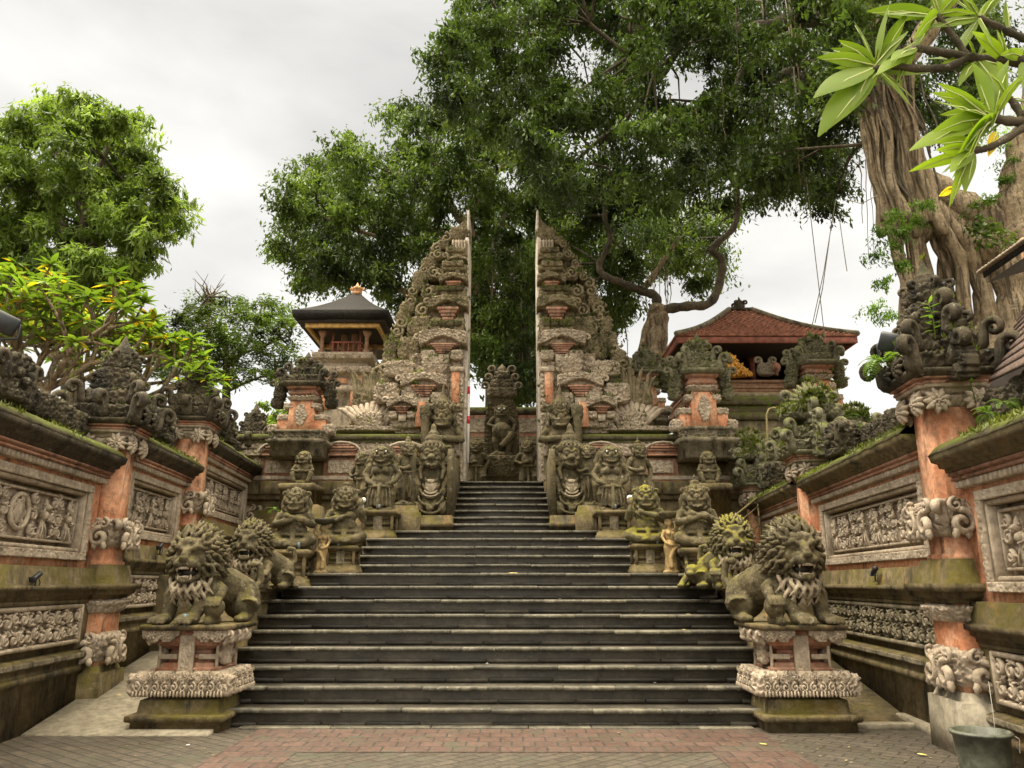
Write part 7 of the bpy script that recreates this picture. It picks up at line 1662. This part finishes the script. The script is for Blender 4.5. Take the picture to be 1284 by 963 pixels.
for q in ((1094, 86, 1030, 66), (1096, 82, 1026, 74), (1096, 80, 1070, 28), (1100, 78, 1116, 8), (1098, 84, 1024, 124), (1100, 92, 1030, 172), (1104, 80, 1140, 18), (1096, 84, 1042, 62, ), (1108, 84, 1150, 52), (1094, 86, 1060, 98), (1106, 86, 1120, 50),
          (1175, 20, 1088, 16), (1176, 18, 1222, 18), (1172, 16, 1150, 60), (1170, 14, 1130, 28), (1178, 14, 1160, -30), (1180, 14, 1200, -25), (1150, 60, 1120, 74), (1150, 58, 1165, 20), (1228, 22, 1244, 60), (1226, 20, 1200, -10), (1230, 24, 1256, -10), (1228, 20, 1210, 30), (1266, 40, 1262, 2), (1284, 30, 1290, -20), (1262, 78, 1256, 40), (1225, 74, 1212, 44), (1228, 74, 1240, 40),
          (1280, 70, 1300, 40), (1284, 72, 1256, 70)): pleaf(*q[:4], asp=r.uniform(.19, .26), dy=r.uniform(-.12, .12))
for q in ((1240, 148, 1172, 166), (1242, 150, 1172, 128), (1240, 142, 1170, 118), (1244, 146, 1218, 82), (1246, 144, 1266, 78), (1238, 150, 1144, 190), (1240, 150, 1192, 162), (1236, 144, 1176, 106), (1248, 146, 1280, 96), (1222, 188, 1182, 218), (1222, 192, 1142, 216), (1214, 200, 1192, 260), (1230, 184, 1176, 180), (1216, 192, 1200, 226), (1262, 122, 1284, 98), (1262, 120, 1240, 92), (1264, 124, 1290, 130), (1260, 150, 1230, 178), (1262, 122, 1250, 80)): pleaf(*q, asp=r.uniform(.19, .26), Y=2.5, dy=r.uniform(-.12, .12))
for q in ((1094, 86), (1175, 20), (1150, 60), (1228, 22), (1262, 78), (1225, 74), (1098, 84), (1290, 74)):
    for k in range(5): a_ = r.uniform(0, 6.28); l_ = r.uniform(38, 80); pleaf(q[0], q[1], q[0]+l_*math.cos(a_), q[1]+l_*.8*math.sin(a_), asp=r.uniform(.22, .28), dy=r.uniform(-.14, .14))
for q in ((1242, 148), (1222, 190), (1262, 121), (1250, 146)):
    for k in range(4): a_ = r.uniform(1.8, 4.6); l_ = r.uniform(40, 80); pleaf(q[0], q[1], q[0]+l_*math.cos(a_), q[1]-l_*.8*math.sin(a_), asp=r.uniform(.22, .28), Y=2.5, dy=r.uniform(-.14, .14))
lf.build('leaves', M['leafN'], o, smooth=True)
for q in ((1250, 166, 1240, 196), (1225, 168, 1222, 146), (1196, 236, 1178, 246), (1210, 190, 1184, 170)): pleaf(*q, asp=.5, Y=2.5, mb=ly)
ly.build('yellow_leaves', M['leafY'], o, smooth=True)
mr.build('midribs', M['midrib'], o, smooth=True)
# ------------------------------------------------------------------ roofs at the right edge
def roof_corner(name, pts, Y, thick, mat, label, cat, under='interior'):
    """a lean-to roof plane running back from its eave"""
    P = [at(*p) if len(p) > 2 else at(p[0], p[1], Y) for p in pts]; c = P[0]; o = thing(name, label, cat, c)
    mb = MB(); n = len(P); V = [p-c for p in P]+[p-c-Vector((0, 0, thick)) for p in P]; F = [np.arange(n)[None, :], (np.arange(n)+n)[::-1][None, :]]+[np.array([[i, i+n, (i+1) % n+n, (i+1) % n]]) for i in range(n)]
    mb.add(V, F); mb.build('roof', M[mat], o); return o
E0, E1 = at(1232, 340, 9.0), at(1310, 285, 7.4)
o = thing('shed_roof', 'dark shingled roof corner jutting in at the right edge before the banyan trunk', 'roof', E0)
d_ = (E1-E0); out = Vector((1.6, 1.2, 1.1)); mb = MB(); q = [Vector((0, 0, 0)), d_*1.6, d_*1.6+out, out]
mb.add(q+[p-Vector((0, 0, .10)) for p in q], [np.array([[0, 1, 2, 3], [7, 6, 5, 4], [0, 4, 5, 1], [1, 5, 6, 2], [2, 6, 7, 3], [3, 7, 4, 0]])]); mb.build('roof_slab', M['thatch'], o)
mb = MB()
for k in range(26): p = d_*(1.6*k/26); mb.box(tuple(p+Vector((0, 0, .0))), (.09, .12, .035), .01, math.atan2(d_.y, d_.x))
mb.build('eave_shingles', M['carved'], o); mb = MB(); mb.tube([out*.8, out*.8+Vector((0, 0, -E0.z-.9))], .06, 7); mb.build('post', M['timber'], o)
mb = MB(); q = [Vector((0.05, 0.05, -.14)), d_*1.6+Vector((.05, .05, -.14)), d_*1.6+out*.9-Vector((0, 0, .5)), out*.9-Vector((0, 0, .5))]
mb.add(q, [np.array([[3, 2, 1, 0]])]); mb.build('soffit', M['interior'], o)
E0, E1 = at(1240, 480, 7.6), at(1300, 452, 6.2); R0, R1 = at(1290, 372, 8.6), at(1340, 300, 7.4)
o = thing('shingle_roof', 'lichen spotted shingle roof behind the tallest right pillar', 'roof', E0)
M['shingle'] = stone('lichen_shingle', (.13, .085, .07), (.2, .14, .115), grime=.3, moss=.2, mtop=.3, speck=1., bump=.9, scale=2.2)
mb = MB(); nr = 12
for k in range(nr):
    a, b = E0.lerp(R0, k/nr)-E0, E1.lerp(R1, k/nr)-E0; c, d_ = E0.lerp(R0, (k+1)/nr)-E0, E1.lerp(R1, (k+1)/nr)-E0; b = a+(b-a)*1.8; d_ = c+(d_-c)*1.8; u = Vector((0, 0, .035))
    mb.add([a, b, b+u, a+u, c, d_, d_+u*.2, c+u*.2], [np.array([[0, 1, 2, 3], [3, 2, 6, 7], [0, 4, 5, 1], [4, 7, 6, 5], [0, 3, 7, 4], [1, 5, 6, 2]])])
mb.build('roof_slab', M['shingle'], o)
mb = MB(); mb.box(tuple((E0.lerp(E1, .8)+Vector((.35, .45, -.72)))-E0), (1.9, .12, 1.5), .01, math.atan2(E1.y-E0.y, E1.x-E0.x)); c_ = at(1268, 532, 8.4)-E0; mb.box(tuple(c_), (1.4, .1, 1.5), .01); mb.build('wall_boards', M['interior'], o)

# ------------------------------------------------------------------ bucket, floodlights, wall spotlights, cups, rail, pipe
b = at(1226, 985, 7.0); bx = Vector((3.93, 6.95, 0)); o = thing('plastic_bucket', 'grey green plastic bucket with a string at the foot of the right wall', 'bucket', bx); o.scale = (.92, .92, 1)
mb = MB(); mb.lathe([(0, .02), (.19, .0), (.2, .02), (.215, .2), (.235, .37), (.248, .37), (.252, .40), (.245, .41), (.228, .405), (.20, .06), (0, .05)], n=32); mb.build('pail', M['bucket'], o, smooth=False)
mb = MB(); mb.torus((0, 0, .392), .249, .012, 32, 6); mb.build('rim', M['bucket'], o, smooth=True)
mb = MB(); mb.tube([(.20, -.1, .4), (.27, -.12, .36), (.27, -.1, .25), (.26, -.08, .3)], .005, 5); mb.build('handle', M['string'], o)
mb = MB(); mb.tube([(.1, -.05, .3), (.14, .0, .55), (.2, .1, .78)], .003, 4); mb.build('string', M['string'], o)

def floodlight(px, py, Y, w, rz, tilt, label):
    a = at(px, py, Y); o = thing('floodlight', label, 'floodlight', a, rz, 'floodlights on the wall tops')
    X = Matrix.Rotation(tilt, 4, 'X') @ Matrix.Rotation(.35, 4, 'Y'); mb = MB(); mb.x = X; mb.box((0, 0, 0), (w, w*.32, w*.72), .02); 
    for k in range(5): mb.box((0, w*.2, -w*.3+k*w*.15), (w*.9, w*.12, .012), .003)
    mb.build('housing', M['black'], o); mb = MB(); mb.x = X; mb.box((0, -w*.165, 0), (w*.86, .01, w*.58), .003); mb.build('glass', M['glass'], o)
    mb = MB(); mb.tube([(-w*.55, 0, 0), (-w*.55, .02, -w*.5), (0, .04, -w*.62), (w*.55, .02, -w*.5), (w*.55, 0, 0)], .018, 6); mb.tube([(0, .04, -w*.6), (0, .05, -w*.95)], .025, 6); mb.build('bracket', M['black'], o)
floodlight(1120, 430, 8.3, .30, -.5, .5, 'black floodlight tilted on top of the right wall by the fern')
floodlight(3, 404, 8.4, .32, .6, .35, 'black floodlight cut by the left picture edge')
def wallspot(side, px, py, label):
    Y = 10.; k = None
    for _ in range(40):
        a = at(px, py, Y); x = wall_pt(side, Y)[0]+(-side)*.12; Y = Y*(x/a.x)
    a = at(px, py, Y); o = thing('wall_spotlight', label, 'spotlight', (a.x, Y, a.z), wall_rz(side), 'small black spotlights on the wall ledges'); mb = MB()
    mb.tube([(0, 0, -.085), (0, 0, .02)], .012, 6); mb.box((0, 0, -.09), (.07, .05, .012), .004); mb.build('stem', M['black'], o)
    mb = MB(); mb.x = Matrix.Translation((0, .0, .045)) @ Matrix.Rotation(.45, 4, 'Y'); mb.box((0, 0, 0), (.17, .06, .05), .012); mb.box((.085, 0, 0), (.012, .075, .065), .004); mb.build('head', M['black'], o)
    mb = MB(); mb.tube([(-.06, 0, .02), (-.1, 0, -.02), (-.07, 0, -.08)], .006, 5); mb.build('cable', M['black'], o)
wallspot(-1, 45, 728, 'black spotlight on the ledge under the nearest left relief'); wallspot(-1, 201, 688, 'black spotlight on the ledge behind the left front lion'); wallspot(1, 1097, 720, 'black spotlight on the ledge below the long right relief')
for px, py, Y, lab in ((385, 628, 14.0, 'red and white cup set beside the left ape figure'), (790, 627, 15.05, 'red and white cup on the right demon pedestal')):
    a = at(px, py, Y); o = thing('paper_cup', lab, 'cup', (a.x, Y, a.z-.09), .3); mb = MB(); mb.lathe([(0, 0), (.045, 0), (.06, .11), (0, .112)], n=14); mb.build('cup', M['red'], o); mb = MB(); mb.lathe([(.06, .11), (.066, .12), (.06, .15), (.04, .18), (0, .19)], n=14); mb.build('lid', M['white'], o)
    if px < 600: mb = MB(); mb.stack([(1.6, .3), (a.z-.09, .26)]); q = mb.build('statue_plinth', M['wallstone'], None, loc=(a.x, Y, 0)); tag(q, 'low dark plinth carrying the red and white cup', 'plinth')
a = at(456, 627, 15.1); o = thing('globe_lamp', 'small white globe lamp beside the left demon', 'lamp', (a.x, 15.1, a.z-.16)); mb = MB(); mb.ell((0, 0, .16), .05, 12, 8); mb.build('globe', M['white'], o, smooth=True); mb = MB(); mb.lathe([(.035, 0), (.012, .02), (.012, .12), (.02, .12)], n=8); mb.build('stem', M['steel'], o)
o = thing('handrail', 'brass handrail climbing behind the right seated guardians', 'railing', (3.9, 13.3, 1.7)); g0 = o.location
def rail(px, r): mb = MB(); mb.tube([at(*p)-g0 for p in px], r, 6); mb.build('rail', M['brass'], o)
for q in ((0, .022), (12, .014), (24, .014), (36, .014)): rail([(880, 676+q[0], 14.2), (905, 660+q[0], 14.8), (952, 622+q[0], 16.2)], q[1])
for px, py, Y in ((884, 674, 14.2), (905, 660, 14.8), (925, 645, 15.4), (950, 624, 16.2)): a = at(px, py, Y)-g0; mb = MB(); mb.tube([a, (a.x, a.y, a.z-1.0)], .025, 6); mb.build('post', M['brass'], o)
o = thing('iron_gate', 'low iron lattice gate between the mossy guardian and the farthest right guardian', 'gate', (at(850, 680, 14.6).x, 14.6, 1.74)); mb = MB(); g0 = o.location
for py in (655, 664, 690): mb.tube([at(838, py, 14.6)-g0, at(872, py, 14.6)-g0], .014, 5)
for px in (840, 846, 852, 858, 864, 870): mb.tube([at(px, 655, 14.6)-g0, at(px, 712, 14.6)-g0], .009, 5)
for px in (846, 858): mb.torus(tuple(at(px, 676, 14.6)-g0), .06, .01, 12, 5, 1, 1, PI/2)
mb.build('lattice', M['brass'], o)
o = thing('water_pipe', 'bent brass water pipe among the mossy crests on the right', 'pipe', (at(961, 545, 15.8).x, 15.8, at(961, 545, 15.8).z)); mb = MB(); g0 = o.location
mb.tube([at(p[0], p[1], 15.8)-g0 for p in ((962, 575), (962, 545), (961, 520), (964, 513), (970, 511), (974, 513), (977, 520))], .022, 7); mb.build('tube', M['brass'], o, smooth=True)
# red and white striped tape strip on the gate's inner face
o = thing('striped_pole', 'red and white striped pole against the left gate half', 'pole', (XL+.045, 19.15, 5.0)); g0 = o.location
z0, z1 = at(584, 536, 19.15).z-5, at(584, 478, 19.15).z-5; mb = MB(); mb.lathe([(.035, z0-.9), (.035, z1)], n=10); mb.build('pole', M['white'], o)
for f in (.16, .8): mb = MB(); z = z0+(z1-z0)*f; mb.lathe([(.037, z-.1), (.037, z+.1)], n=10); mb.build('red_band', M['red'], o)
# strings stretched from the canopy
for k, (p, q) in enumerate((((985, 0, 16), (1035, 430, 20)), ((1048, 250, 17), (1018, 410, 20)), ((1052, 270, 17), (1062, 340, 17)), ((1040, 300, 16.5), (1022, 405, 19)), ((1100, 245, 15), (1060, 250, 16)))):
    a, b = at(*p), at(*q); o = thing('hanging_cord', ['long pale cord falling from the canopy to the tiled pavilion roof', 'pale cord slanting to the right end of the tiled roof', 'short loose cord end below the right canopy tip', 'thin cord crossing the long pale cord', 'slack cord looped to the banyan trunk'][k], 'cord', a)
    mb = MB(); m_ = (a+b)/2-a-Vector((0, 0, .15)); mb.tube([(0, 0, 0), m_, b-a], .011, 4); mb.build('cord', M['string'], o)
# dropped leaves and petals
g = np.random.default_rng(6)
for px, py, lab, m_, s in ((650, 719, 'pale dried leaf lying on the ninth step', 'yleaf', .2), (150, 873, 'yellow leaf lying on the concrete ramp', 'yleaf', .11), (962, 934, 'yellow leaf lying on the paving right of the red band', 'yleaf', .09), (866, 771, 'yellow leaf at the right end of a lower step', 'yleaf', .08), (855, 790, 'tiny yellow leaf lower on the right steps', 'yleaf', .06), (612, 832, 'white petal in the middle of the steps', 'white', .05), (735, 674, 'yellow petals on the edge of the middle flight', 'yleaf', .1), (660, 725, 'pink petal below the dried leaf', 'pink', .05), (238, 934, 'small pale petals scattered near the left pedestal', 'white', .05), (820, 856, 'white petal on the right half of the lower steps', 'white', .045), (700, 751, 'white scrap on the lower flight', 'white', .05), (1150, 945, 'dry pale leaf by the bucket', 'yleaf', .1)):
    best = None
    for k in range(1, 23):                               # the tread this photo point falls on
        y0 = yk(k)-.02; y1 = yk(k+1)-.03 if k < 22 else yk(k)+.4; 
        for Y in np.linspace(y0, y1, 30):
            e_ = abs(at(px, py, Y).z-zk(k))
            if best is None or e_ < best[0]: best = (e_, Y, zk(k)+.008)
    if py > 860 and (px < 250 or px > 920):
        Y = min(np.linspace(5, 12, 200), key=lambda q: abs(at(px, py, q).z-(.012+max(0, (q-8.98)/5.52*.86 if px < 180 else 0)))); best = (0, Y, .02+(max(0, (Y-8.98)/5.52*.86) if px < 180 else 0))
    a = at(px, py, best[1]); mb = MB(); blade(mb, (0, 0, 0), g.uniform(0, 6.28), .1, s, .5, 5, .3, .2); q = mb.build('fallen_leaf', M[m_], None, smooth=True, loc=(a.x, best[1], best[2])); tag(q, lab, 'leaf', None, 'thing')

# ------------------------------------------------------------------ plants rooted on the masonry
def wallplant(name, px, py, Y, h, lab, **k): return sprig(name, tuple(at(px, py, Y)), h, lab, **k)
wallplant('leafy_sprig', 1172, 425, 7.75, .42, 'bright leafy sprig growing from the biggest right pillar crown', nl=16, size=.10, seed=1)
wallplant('leafy_sprig', 1222, 505, 7.5, .24, 'round leaved seedling beside the flower capital of the tallest right pillar', nl=9, size=.085, seed=2)
wallplant('leafy_sprig', 262, 498, 13.3, .3, 'light green seedling on the middle left pillar crown', nl=9, size=.16, seed=3)
wallplant('leafy_sprig', 1132, 560, 9.8, .2, 'small green seedling on the moss of the right wall', nl=8, size=.09, seed=4)
wallplant('leafy_sprig', 775, 495, 18.2, .5, 'bright green weed on the right gate wing', nl=14, size=.16, seed=5)
wallplant('leafy_sprig', 962, 512, 19., .3, 'green weed on the mossy parapet below the pavilion', nl=9, size=.16, seed=6)
wallplant('leafy_sprig', 522, 488, 18.2, .45, 'pale green weed on the left gate wing', nl=14, size=.14, seed=7)
def fern(px, py, Y, lab, n=12, l=.38, seed=0):
    r = np.random.default_rng(seed); o = thing('fern', lab, 'fern', at(px, py, Y), 0, 'ferns on the masonry'); mb = MB(); st = MB()
    for k in range(n):
        az = r.uniform(0, 6.28); el = r.uniform(.2, 1.1); ln = l*r.uniform(.6, 1.1); p = np.zeros(3); d = np.array([math.cos(az), math.sin(az), 0]); s = np.array([-d[1], d[0], 0]); e = el; pts = [p.copy()]
        for q in range(12):
            f = d*math.cos(e)+np.array([0, 0, math.sin(e)]); p = p+f*ln/12; e -= .14; pts.append(p.copy()); w = ln*.24*math.sin(PI*(q+1.5)/14)
            for k2 in (-1, 1): t = p+s*w*k2+f*w*.3; mid = (p+t)/2; a_ = f*ln*.03; mb.add([p, mid-a_, t, mid+a_], [np.array([[0, 1, 2, 3]])])
        st.tube(pts, .003, 4)
    mb.build('fronds', M['fern'], o); st.build('stems', M['weed'], o); return o
fern(1108, 455, 8.3, 'big fern spilling below the right floodlight', 16, .34, 1); fern(1240, 520, 7.2, 'fern in the moss at the right of the tallest pillar', 10, .2, 2); fern(1260, 505, 7.0, 'fern on the near right wall top', 10, .2, 3)
fern(1085, 540, 12.6, 'fern among the crests of the right wall', 12, .35, 4); fern(760, 500, 18.3, 'fern on the lower right gate wing', 12, .4, 5); fern(725, 340, 18.7, 'fern high on the right gate edge', 8, .25, 6); fern(1060, 524, 13.2, 'fern on the middle right pillar crown', 10, .3, 7)
fern(345, 640, 12.7, 'small fern beside the left seated guardian', 8, .2, 8); fern(182, 505, 11.0, 'dry fern between the first two left pillars', 10, .28, 9)

# fine litter swept along the treads and paving
g = np.random.default_rng(21); mb = MB(); Ps = []
for _ in range(190):
    k = int(g.integers(1, 16)); Ps.append((AX+g.uniform(-1, 1)*(hwk(k)-.15), yk(k)+g.uniform(0, .2), zk(k)+.008))
for _ in range(120): x = g.uniform(-4, 4); Ps.append((x, g.uniform(8.4, 9.4) if abs(x) < 2.8 else g.uniform(7.6, 9), .014))
for p in Ps: blade(mb, p, g.uniform(0, 6.28), .1, g.uniform(.018, .05), .5, 3, .3, .2)
tag(mb.build('leaf_litter', M['litter']), None, None, kind='stuff')
